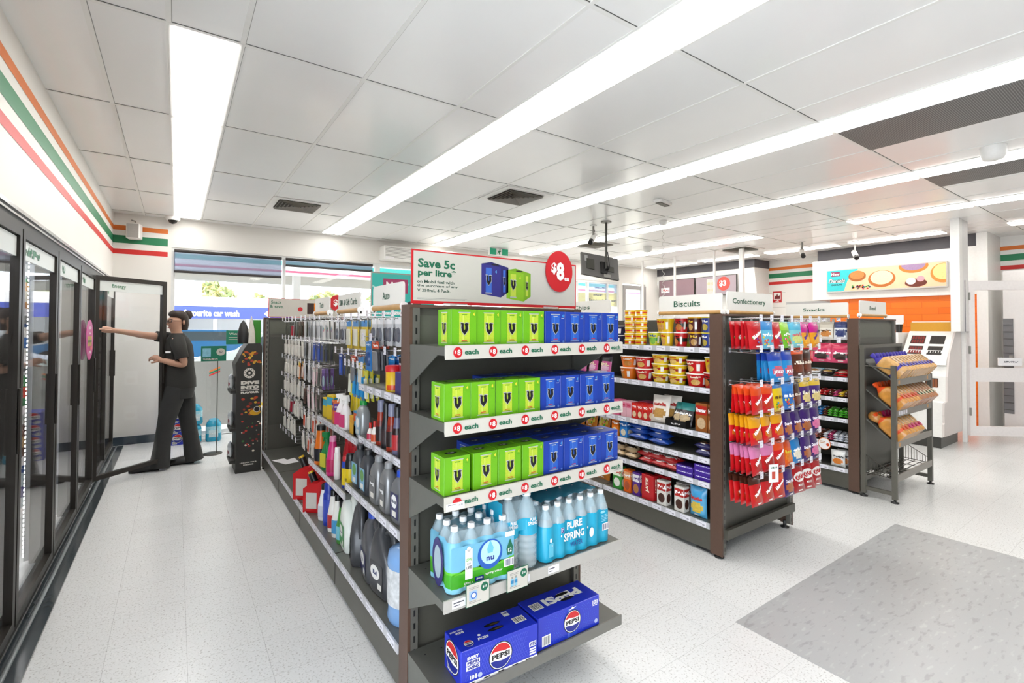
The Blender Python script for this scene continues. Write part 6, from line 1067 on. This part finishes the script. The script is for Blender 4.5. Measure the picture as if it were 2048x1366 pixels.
def fdoor(y0, y1, word, lab, lean=None):
    W = y1-y0-.02; rz = 0
    t = empty('fridge_door', (DX+.02, y0+.01, .09), R(-90)+0 if False else 0, label=lab, cat='fridge door', group='glass fridge doors')
    if lean is not None: t.rotation_euler = (0, 0, lean)
    b = MB(); H_ = 1.84
    for q in ((0, .04, 0, H_), (W-.04, W, 0, H_)): b.box(-.02, .02, q[0], q[1], q[2], q[3], FB)
    b.box(-.02, .02, .04, W-.04, 0, .04, FB); b.box(-.02, .02, .04, W-.04, H_-.04, H_, FB); b.build('door_frame', t)
    MB().box(-.004, .004, .04, W-.04, .04, H_-.04, CLG).build('door_glass', t)
    b = MB(); b.box(-.006, .008, .04, W-.04, H_-.135, H_-.045, mat('#dfe3e0', .4, noise=0, alpha=.9)); fr = frame((.0085, 0, 0), (0, 1, 0), (0, 0, 1)); b.text(fr, word, .22, H_-.09, .045, mat('#2f7d55', .5), lift=.001); fr = frame((-.0065, 0, 0), (0, -1, 0), (0, 0, 1)); b.build('header_strip', t)
    MB().box(.02, .03, W-.034, W-.01, .8, 1.1, FB, .003).build('door_handle', t)
    return t
WD = ['Milk', 'Milk', 'Iced Coffee', 'Juice', 'Milk', 'Energy', 'Sports']
# doors from the near end; the fifth stands open, hinged on its near side
for i in range(7):
    if i == 5: fdoor(MU[i], MU[i+1]-.12, 'Energy', 'open glass fridge door marked Energy, held by the person', R(-47.5)); continue
    fdoor(MU[i], MU[i+1], WD[i], 'closed glass fridge door, %s' % ('first of the row, beside the rear wall end', 'second of the row from the rear end', 'first in view, drinks behind it', 'second in view, bright light strip behind', 'just before the open door', '', 'past the open door in the corner')[i])
t = empty('promo_sticker', (DX+.047, 5.28, 1.36), label='round magenta sticker with yellow cans on the fridge door before the open one', cat='sticker'); b = MB(); MG_ = mat('#c9268a', .4); b.loft([(-.003, .2, .165), (0, .2, .165)], MG_, 36, axis='x', smooth=False); fr = frame((.0005, 0, 0), (0, 1, 0), (0, 0, 1))
b.text(fr, 'ENERGY', 0, .1, .025, WHITE, bold=.02); b.text(fr, 'any 2 for', 0, .055, .02, WHITE); b.text(fr, '2 for $6', 0, -.1, .03, WHITE, bold=.02)
for k in range(4): b.rect(fr, -.11+.055*k, -.05, -.075+.055*k, .03, C('#e8d42a'), .001); b.rect(fr, -.11+.055*k, -.02, -.075+.055*k, 0, C('#5a8a2a'), .0016)
b.disc(fr, .07, -.07, .05, .02, C('#e8502a'), .001); b.build('sticker_face', t)
# bottles inside
FBm = []
for c, cc, l in (('#e8e6e0', '#2a6ab8', '#3a7ac8'), ('#6a3c28', '#e8e2d8', '#c8a06a'), ('#e8a02a', '#38a048', '#e8e0c8'), ('#2a9a4a', '#e8e8e8', '#e8402a'), ('#c8d8e0', '#2a5ab8', '#4a3a9a')):
    b = MB(); b.lathe([(.034, 0), (.036, .01), (.036, .07, C(l)), (.036, .14), (.036, .15), (.014, .2), (.014, .21)], C(c), 12); cp = MB(); cp.lathe([(.017, .205), (.017, .228)], C(cc), 10); FBm.append(Kind('drink_bottle', 'bottle', b, [('cap', cp)]))
BN_ = ['white', 'brown', 'orange', 'green', 'clear purple-labelled']; SN_ = ['bottom', 'second lowest', 'middle', 'second highest', 'top']
for bi, (y0, nb) in enumerate(((3.25, 7), (4.1, 7), (4.95, 6))):
    for si, z in enumerate((.3, .62, .94, 1.26, 1.56)):
        for k in range(nb):
            q = (bi*3+si*2+k//3) % 5
            for d_ in range(2 if bi == 0 else 1): FBm[q].put('%s drink bottle, %s fridge shelf, %s, %s of door %s' % (BN_[q], SN_[si], ('front', 'behind')[d_], nth(k, nb, 'near'), ('first', 'second', 'third')[bi]), (DX-.2-.09*d_, y0+.1*k, z+.0005), 0, 'drink bottles in the fridges')

# ------------------------------------------------------------ counter and what stands on it
PK_ = mat('#d9d0cc', .25, noise=.03)
t = empty('serving_counter', label='white serving counter with pink-grey end panel and dark plinth', cat='counter')
body = [(7.72, .14), (7.75, .56), (7.86, .57), (7.88, .875), (7.93, 1.02), (8.53, 1.02), (8.53, .14)]
b = MB(); b.prism(body, 1.9, 6.85, WHITE, 'xz'); b.build('body', t)
ep = [(7.72, .15), (7.725, .3), (7.745, .32), (7.735, .42), (7.75, .56), (7.86, .57), (7.88, .875), (7.985, 1.17), (8.2, 1.404), (8.25, 1.44), (8.53, 1.46), (8.53, .14)]
b = MB(); b.prism(ep, 1.88, 1.9, PK_, 'xz'); b.build('end_panel', t)
b = MB(); b.box(7.76, 8.44, 1.92, 6.8, 0, .14, mat('#3f3e3b', .35)); b.build('plinth', t)
b = MB(); b.box(7.9, 8.53, 2.45, 6.85, 1.02, 1.05, WHITE); b.build('worktop', t)
t = empty('cup_display', label='white sloping display unit with small windows of red and dark cups on the counter', cat='display unit')
prof = [(7.88, 1.02), (7.985, 1.17), (8.2, 1.404), (8.25, 1.44), (8.5, 1.44), (8.5, 1.02)]
b = MB(); b.prism(prof, 1.9, 2.36, WHITE, 'xz'); b.build('housing', t)
d = Vector((8.2-7.93, 0, 1.404-1.1)).normalized(); fr = frame((7.945, 2.36, 1.118), (0, -1, 0), (d.x, 0, d.z))
for r_ in range(2):
    for c_ in range(2):
        b = MB(); x0, y0 = .05+.2*c_, .03+.18*r_; b.rect(fr, x0, y0, x0+.15, y0+.14, mat('#3c3430', .5), .004); 
        for k in range(10): xx = x0+.012+.027*(k % 5); yy = y0+.012+.062*(k//5); b.rect(fr, xx, yy, xx+.02, yy+.05, C(('#8c2a24', '#2a2624')[c_]), .007)
        w_ = b.build('display_window', t)
b = MB(); fr2 = frame((7.874, 2.36, .7), (0, -1, 0), (0, 0, 1))
for c_ in range(2):
    b.rect(fr2, .06+.2*c_, .03, .19+.2*c_, .15, mat('#3c3430', .5), .003)
    for k in range(4): b.rect(fr2, .07+.2*c_+.03*k, .035, .092+.2*c_+.03*k, .14, C(('#e0b020', '#a06040')[c_]), .005)
b.build('lower_window', t)
t = empty('pastry_cabinet', label='white and red pastry cabinet on the counter left of the sloping display', cat='cabinet'); b = MB(); b.box(7.95, 8.45, 2.4, 3.0, 1.05, 1.42, WHITE, .01); b.build('housing', t); fr = LEFT(7.949, 3.0, 1.05); b = MB(); b.rect(fr, .03, .03, .57, .24, mat('#f0c8b0', .2, noise=.3, scale=8), .001); b.disc(fr, .15, .1, .1, .05, C('#c87a4a'), .002); b.disc(fr, .42, .09, .1, .05, C('#d8905a'), .002); b.build('glass_front', t)
b = MB(); b.rect(fr, .0, .26, .6, .37, PAPER, .001); b.rect(fr, .01, .27, .14, .36, C('#e0402a'), .002); b.disc(fr, .4, .32, .05, .035, C('#e8542a'), .002); b.disc(fr, .4, .32, .035, .022, PAPER, .003); b.rect(fr, .1, .245, .5, .255, BLACK, .002); b.build('header', t)
b = MB(); b.lathe([(.028, 0), (.037, .1)], C('#2a2624'), 18); c = MB(); c.lathe([(.042, .098), (.042, .108), (.036, .118)], PAPER, 18); Kind('coffee_cup', 'cup', b, [('lid', c)]).put('dark paper coffee cup with white lid on the pastry cabinet', (8.15, 2.45, 1.4205), sc=(1.15, 1.15, 1.15))
b = MB(); YB = C('#e8a838'); b.box(0, .3, 0, .42, 0, .12, YB); b.box(.01, .29, .01, .41, .12, .13, PAPER); b.build('yellow_box', loc=(8.25, 1.93, 1.4405), label='yellow open carton on top of the sloping display unit', cat='box')
t = empty('wall_card', (9.635, 3.1, 1.56), label='blank white card fixed on the orange tiles', cat='card'); MB().box(-.006, 0, -.27, 0, 0, .13, PAPER, .002).build('card_face', t)
# white swing gate by the counter
t = empty('swing_gate', (8.5, 1.82, 0), math.atan2(-.41, .51), label='tall white framed glass gate standing open beside the counter', cat='gate'); GW = mat('#ebe5e3', .35); L_ = 1.15
for z0, z1, n_ in ((1.98, 2.1, 'top_rail'), (.79, .97, 'middle_rail'), (.09, .21, 'bottom_rail')): MB().box(.07, L_-.07, -.02, .02, z0, z1, GW).build(n_, t)
MB().box(0, .07, -.022, .022, .09, 2.1, GW).build('stile', t); MB().box(L_-.07, L_, -.022, .022, .09, 2.1, GW).build('stile', t)
GG = mat('#ffffff', .03, gloss=.02); MB().box(.07, L_-.07, -.004, .004, .97, 1.98, GG).build('upper_pane', t); MB().box(.07, L_-.07, -.004, .004, .21, .79, GG).build('lower_pane', t)
for z in (.35, 1.15, 1.85): b = MB(); b.box(-.01, .012, -.03, -.018, z, z+.1, GREY); b.tube([(0, -.028, z), (0, -.028, z+.1)], .008, GREY, 6); b.build('hinge', t)
b = MB(); b.box(.34, .62, -.035, -.021, 1.0, 1.1, PAPER); b.text(FRONT(-.036), 'Staff only', .48, 1.05, .02, INK, w=.16); b.build('notice_plate', t)
MB().box(8.46, 8.53, 1.835, 1.878, 0, 2.1, WHITE).build('gate_post', label='white post that carries the swing gate at the counter end', cat='post')
# back room seen through the gate
t = empty('back_room_door', (9.7, 1.7, 0), label='white back room door with grey slatted panel beyond the gate', cat='door')
MB().box(0, .05, -.9, 0, 0, 2.3, mat('#dcd9d7', .4)).build('leaf', t); b = MB(); b.box(-.012, 0, -.1, .0, .28, 1.62, mat('#6c6c6e', .5)); [b.box(-.02, -.012, -.1, .0, .33+.1*k, .336+.1*k, DK) for k in range(13)]; b.build('slatted_panel', t)
b = MB(); b.box(-.04, -.0, -.1, -.06, 1.0, 1.1, GREY); b.build('door_lock', t)

# ------------------------------------------------------------ by the window
t = empty('snack_display', (.505, 5.575, 0), label='tall black cardboard display reading Dive Into Irresistible Flavour at the far shelf end', cat='display stand'); KB_ = mat('#26241f', .5)
b = MB(); b.prism([(0, 0), (.228, 0), (.228, 1.27), (.21, 1.3), (.1, 1.3), (.06, 1.24), (-.01, 1.09), (0, 1.0)], 0, .36, KB_, 'xz'); fr = FRONT(0); WT_ = mat('#d8d2c8', .5, noise=0)
b.disc(fr, .115, 1.0, .052, .052, WT_, .001, 24); b.disc(fr, .115, 1.0, .03, .03, KB_, .0016, 20); b.disc(fr, .115, 1.0, .012, .012, WT_, .002)
for k in range(12): a = R(30*k); b.disc(fr, .115+.041*math.cos(a), 1.0+.041*math.sin(a), .004, .006, KB_, .002, 6)
for s_, z, w_, h_ in (('DIVE', .905, .165, .036), ('INTO', .858, .165, .036), ('IRRESISTIBLE', .829, .165, .01), ('FLAVOUR', .805, .165, .022)): b.text(fr, s_, .122, z, h_, WT_, w=w_, bold=.08, lift=.001)
for k in range(80):
    a = random.random(); z = random.choice((random.uniform(.58, .76), random.uniform(1.08, 1.22), random.uniform(.2, .52))); c = random.choice(('#c8541c', '#d89a2a', '#8a2c1c', '#e8b83a', '#b8402a') if z > .55 else ('#c83a2a', '#3a7a3a', '#e0d4c0', '#a8302a'))
    r_ = random.uniform(.008, .019) * (1 if z > .55 else .7); b.disc(fr, .05+.165*a, z, r_, r_*random.uniform(.6, 1), C(c), .001+k*.00002, 7)
b.disc(fr, .17, .6, .05, .03, C('#e0a81c'), .003); b.disc(fr, .185, .63, .03, .03, C('#c8c4bc'), .004); b.disc(fr, .185, .63, .024, .024, C('#1c1412'), .0045)
b.text(fr, 'UNLOCK YOUR', .115, .1, .011, WT_, w=.15, bold=.04); b.text(fr, 'DESIRE', .115, .078, .011, WT_, w=.09, bold=.04); b.build('panel', t)
b = MB(); [MB().box(-.05, .0, .02, .34, z, z+.03, KB_).build('side_tray', t) for z in (.1, .42, .8)]
SVB = pouch('snack_bag', .12, .15, .05, '#c8ccce', '#aeb4b8', '#8a2c3a', None, stand=True)
for i, z in enumerate((.13, .45, .83)): lput(SVB, 'silver snack bag in the side pocket of the black display, %s pocket' % ('lowest', 'middle', 'top')[i], .478, 5.8, z+.0005, 'silver bags in the black display')
CF = MB(); CF.lathe([(.05, 0), (.055, .1), (.03, .2), (.0, .24)], BLACK, 14); Kind('black_topper', 'display topper', CF).put('black bottle-shaped topper on the cardboard display', (.565, 5.62, 1.3005))
CF = MB(); CF.loft([(0, .04, .012), (.12, .034, .012), (.2, .018, .01), (.28, .004, .004)], mat('#c9c4b8', .3), 14); Kind('spoon_topper', 'display topper', CF).put('pale pointed cutout standing on the cardboard display', (.635, 5.6, 1.3005))
Kind('snack_box', 'box', MB().box(0, .07, 0, .05, 0, .24, C('#3f9a2a'))).put('bright green snack box on the cardboard display beside the shelf panel', (.66, 5.66, 1.3005))
TG = mat('#0c7a5c', .45, noise=.03)
t = empty('price_stand', (.365, 6.6, 0), label='small green water price sign on a thin stand before the window', cat='sign'); b = MB(); b.box(-.125, .125, -.006, 0, 1.07, 1.245, TG); fr = FRONT(-.0065); b.rect(fr, -.11, 1.12, -.03, 1.22, mat('#8cc8dc', .5, noise=.3), .001); b.disc(fr, .07, 1.175, .045, .042, CARD, .001, 20); b.text(fr, '$2', .07, 1.175, .03, INK, lift=.002); b.text(fr, 'Spring Water', -.04, 1.095, .016, CARD, w=.13); b.build('sign_face', t)
b = MB(); b.tube([(.04, 0, .012), (.04, 0, 1.07)], .005, DK, 6); b.lathe([(.1, 0), (.1, .008), (.02, .012)], DK, 18); b.build('stand', t)
t = empty('hanging_price_sign', (.6, 7.741, 0), label='green arrow-ended sign reading Water fixed on the shop window', cat='sign'); b = MB(); s_ = 7.69/6.6; z = lambda v: 1.48+(v-1.48)*s_
b.prism([(-.03, z(1.26)), (.25, z(1.26)), (.25, z(1.33)), (.2, z(1.425)), (-.03, z(1.425))], -.006, 0, TG, 'xz'); fr = FRONT(-.0065); b.text(fr, 'Water', .07, z(1.385), .03, CARD, w=.13, bold=.02); [b.rect(fr, 0, z(1.34-.025*k), .12+.02*k, z(1.345-.025*k), CARD, .001) for k in range(2)]; [b.rect(fr, .18, z(1.34-.025*k), .22, z(1.345-.025*k), CARD, .001) for k in range(2)]; b.build('sign_face', t)
def small_cola():
    b = MB(); b.box(0, .14, 0, .32, 0, .13, PBL, .003); globe(b, FRONT(0), .075, .08, .05); barcode(b, FRONT(0), .02, .012, .05, .03); return Kind('cola_carton', 'drink carton', b)
KC = small_cola()
for k in range(4): KC.put('cola carton in the stack at the window foot, %s' % ('bottom', 'second from the bottom', 'third from the bottom', 'top')[k], (-.04+.004*k, 7.32, .0005+.131*k), R(3*(-1)**k), 'cola cartons stacked at the window')
WPK = MB(); WBL = mat('#2aa4c8', .2, noise=.25, scale=25); WPK.loft([(0, .08, .12, 0, 0, 5), (.02, .09, .13, 0, 0, 5), (.09, .088, .128, 0, 0, 4, mat('#a9dbe8', .15, noise=.3, scale=40)), (.17, .088, .128, 0, 0, 4), (.2, .08, .12, 0, 0, 4), (.235, .05, .1, 0, 0, 3)], WBL, 20); wtt = MB(); wtt.rect(FRONT(-.131), -.05, .05, .05, .13, mat('#dceff4', .3, alpha=.7), .001); wtt.text(FRONT(-.131), 'WATER', 0, .09, .02, WHITE, lift=.002)
KW = Kind('water_pack', 'water pack', WPK, [('printed_label', wtt)])
KW.put('small blue water pack at the window, bottom of the stack of two', (.2, 7.42, .0005), 0, 'water packs at the window'); KW.put('small blue water pack at the window, top of the stack of two', (.205, 7.42, .236), R(4), 'water packs at the window'); KW.put('small blue water pack alone beside the window stack', (.42, 7.42, .0005), R(-3), 'water packs at the window', sc=(1, 1, 1.12))

# ------------------------------------------------------------ the person at the open fridge door
SKIN = mat('#c99a80', .55, noise=.04); SHIRT = mat('#23221f', .8, noise=.15, scale=20); TROU = mat('#2b2b2a', .8, noise=.15, scale=15); HAIR = mat('#3a2c24', .6, noise=.2, scale=60)
def skin(name, V, E, m, parent, sub=2):
    me = bpy.data.meshes.new(name); me.from_pydata([v[:3] for v in V], E, []); me.materials.append(m)
    o = bpy.data.objects.new(name, me); COL.objects.link(o); o.parent = parent
    md = o.modifiers.new('skin', 'SKIN'); md.use_smooth_shade = True
    if not me.skin_vertices: me.skin_vertices.new()
    for i, v in enumerate(V): me.skin_vertices[0].data[i].radius = v[3] if isinstance(v[3], tuple) else (v[3], v[3])
    me.skin_vertices[0].data[0].use_root = True
    s = o.modifiers.new('sub', 'SUBSURF'); s.levels = sub; s.render_levels = sub
    return o
P_ = empty('person', (.03, 6.24, 0), label='person in black tee shirt and flared trousers reaching into the fridge, holding its open door', cat='person')
# faces -X; +Y is the far side
V = [(0, 0, .9, (.115, .14)), (0, 0, 1.08, (.1, .125)), (-.01, 0, 1.24, (.105, .15)), (-.015, 0, 1.34, (.06, .09)), (-.02, 0, 1.4, .047), (-.035, 0, 1.455, (.062, .058)), (-.04, 0, 1.52, (.088, .076)), (-.035, 0, 1.575, (.075, .068)),
     (-.015, -.15, 1.31, .052), (.02, -.2, 1.19, .045), (.05, -.2, 1.07, .04), (-.06, -.17, 1.1, .035), (-.145, -.115, 1.125, .026),
     (-.04, .13, 1.33, .05), (-.16, .1, 1.36, .043), (-.3, .04, 1.38, .037), (-.43, -.02, 1.41, .03), (-.54, -.06, 1.43, .023),
     (-.04, -.08, .82, .09), (-.1, -.08, .48, .062), (-.14, -.07, .12, .04), (-.15, -.07, .06, .035), (.04, .08, .82, .09), (.08, .07, .48, .062), (.13, .05, .12, .04), (.12, .05, .06, .035)]
E = [(0, 1), (1, 2), (2, 3), (3, 4), (4, 5), (5, 6), (6, 7), (2, 8), (8, 9), (9, 10), (10, 11), (11, 12), (2, 13), (13, 14), (14, 15), (15, 16), (16, 17), (0, 18), (18, 19), (19, 20), (20, 21), (0, 22), (22, 23), (23, 24), (24, 25)]
skin('body', V, E, SKIN, P_)
b = MB(); b.loft([(.83, .15, .17, .01, 0, 2.3), (.92, .152, .172, .005, 0, 2.3), (1.05, .138, .16, 0, 0, 2.3), (1.17, .142, .163, -.008, 0, 2.3), (1.27, .135, .175, -.012, 0, 2.4), (1.335, .105, .15, -.012, 0, 2.4), (1.375, .075, .1, -.015, 0, 2.2), (1.4, .058, .066, -.018, 0, 2)], SHIRT, 24)
b.tube([(-.01, -.1, 1.34), (-.012, -.15, 1.31), (.005, -.18, 1.24), (.025, -.205, 1.14)], [.06, .07, .068, .064], SHIRT, 14); b.tube([(-.02, .09, 1.34), (-.05, .13, 1.335), (-.12, .115, 1.355), (-.2, .08, 1.368)], [.06, .068, .06, .056], SHIRT, 14); b.build('tee_shirt', P_)
b = MB(); b.loft([(.72, .13, .155, .0, 0, 2.4), (.8, .145, .165, .0, 0, 2.4), (.9, .142, .162, .002, 0, 2.4), (.94, .138, .158, .002, 0, 2.4)], TROU, 22)
b.tube([(-.02, -.075, .84), (-.06, -.08, .68), (-.1, -.08, .48), (-.13, -.07, .25), (-.15, -.07, .03)], [.1, .098, .076, .074, .09], TROU, 16); b.tube([(.03, .075, .84), (.06, .08, .68), (.085, .07, .48), (.12, .05, .25), (.15, .05, .03)], [.1, .098, .076, .074, .09], TROU, 16); b.build('trousers', P_)
for dx, dy in ((-.27, -.07), (.03, .05)):
    b = MB(); b.loft([(-.13, .02, .03, 0, .03, 2.5), (-.09, .038, .034, 0, .034, 2.5), (0, .042, .042, 0, .042, 2.5), (.08, .035, .05, 0, .05, 2.5), (.12, .03, .045, 0, .045, 2.5)], mat('#17150f', .3), 14, axis='x'); b.build('shoe', P_, (dx, dy, .001), R(-4))
def hand(parent, o, d, up, curl):
    """palm and five fingers; d = pointing direction, up = back of the hand"""
    d, up = Vector(d).normalized(), Vector(up).normalized(); s = d.cross(up); b = MB(); o = Vector(o)
    b.tube([o - d*.02, o + d*.02, o + d*.06, o + d*.085], [.022, .03, .034, .028], SKIN, 10)
    for k, (w_, L_) in enumerate(((-.028, .06), (-.01, .072), (.009, .068), (.027, .054))):
        p = o + d*.075 + s*w_; q = p + d*L_*.5 - up*L_*.12*curl; r_ = q + d*L_*(.4-.3*curl) - up*L_*.5*curl; b.tube([p, q, r_], [.0095, .0085, .007], SKIN, 7)
    p = o + d*.02 - s*.026; b.tube([p, p - s*.022 + d*.025 - up*.01*curl, p - s*.02 + d*.05 - up*.03*curl], [.011, .0095, .008], SKIN, 7); b.build('hand', parent)
hand(P_, (-.145, -.115, 1.125), (-.45, .25, .2), (0, -.6, .7), 1.1); hand(P_, (-.54, -.06, 1.43), (-.9, -.25, .15), (0, 0, 1), .3)
HEAD = []
def hb(b, name, loc=(0, 0, 0)): HEAD.append(b.build(name, P_, loc))
b = MB(); b.loft([(1.43, .03, .05, .055, 0), (1.49, .055, .08, .035, 0), (1.56, .07, .088, .018, 0), (1.59, .088, .088, -.005, 0), (1.618, .08, .076, -.012, 0), (1.64, .045, .045, -.012, 0)], HAIR, 20)
b.loft([(1.55, .02, .02, .11, 0), (1.585, .042, .042, .115, 0), (1.63, .032, .032, .11, 0), (1.645, .01, .01, .11, 0)], HAIR, 12); hb(b, 'hair')
b = MB(); b.tube([(-.125, 0, 1.53), (-.145, 0, 1.495), (-.125, 0, 1.485)], [.01, .014, .008], SKIN, 8); hb(b, 'nose')
b = MB(); b.loft([(-.022, .004, .003, -.118, 1.458), (0, .009, .006, -.122, 1.458), (.022, .004, .003, -.118, 1.458)], mat('#a8605a', .5), 8, axis='y'); hb(b, 'mouth')
for s_ in (-1, 1):
    b = MB(); b.loft([(-.013, .002, .003), (0, .011, .009), (.013, .002, .003)], mat('#e8e4e0', .3), 10, axis='y'); b.loft([(-.006, .0115, .006), (.006, .0115, .006)], mat('#30221a', .3), 10, axis='y'); hb(b, 'eye', (-.112, .032*s_, 1.528))
    b = MB(); b.loft([(-.006, .008, .012), (0, .014, .026), (.006, .008, .02)], SKIN, 10, axis='y'); hb(b, 'ear', (-.02, .079*s_, 1.515))
    b = MB(); b.tube([(-.12, .012*s_, 1.55), (-.118, .048*s_, 1.548)], .003, HAIR, 5); hb(b, 'eyebrow')
b = MB(); GF = mat('#2a2624', .4)
for s_ in (-1, 1):
    b.tube([(-.137+.006*abs(math.cos(R(a))), .033*s_+.024*math.cos(R(a)), 1.528+.017*math.sin(R(a))) for a in range(0, 361, 30)], .0025, GF, 5); b.tube([(-.131, .057*s_, 1.532), (-.02, .083*s_, 1.53)], .0022, GF, 5)
b.tube([(-.135, -.01, 1.53), (-.135, .01, 1.53)], .0022, GF, 5); hb(b, 'glasses')
bpy.context.view_layer.update()
for o in HEAD: o.matrix_local = Matrix.Translation((-.035, 0, 0)) @ Matrix.Rotation(R(38), 4, 'Z') @ Matrix.Translation((.035 + (0 if o.name.startswith('hair') else .016), 0, 0)) @ o.matrix_local
b = MB(); b.rect(frame((-.07, -.168, 1.2), (.9, -.4, 0), (0, 0, 1)), -.05, 0, .0, .018, PAPER, .0); b.build('name_badge', P_)
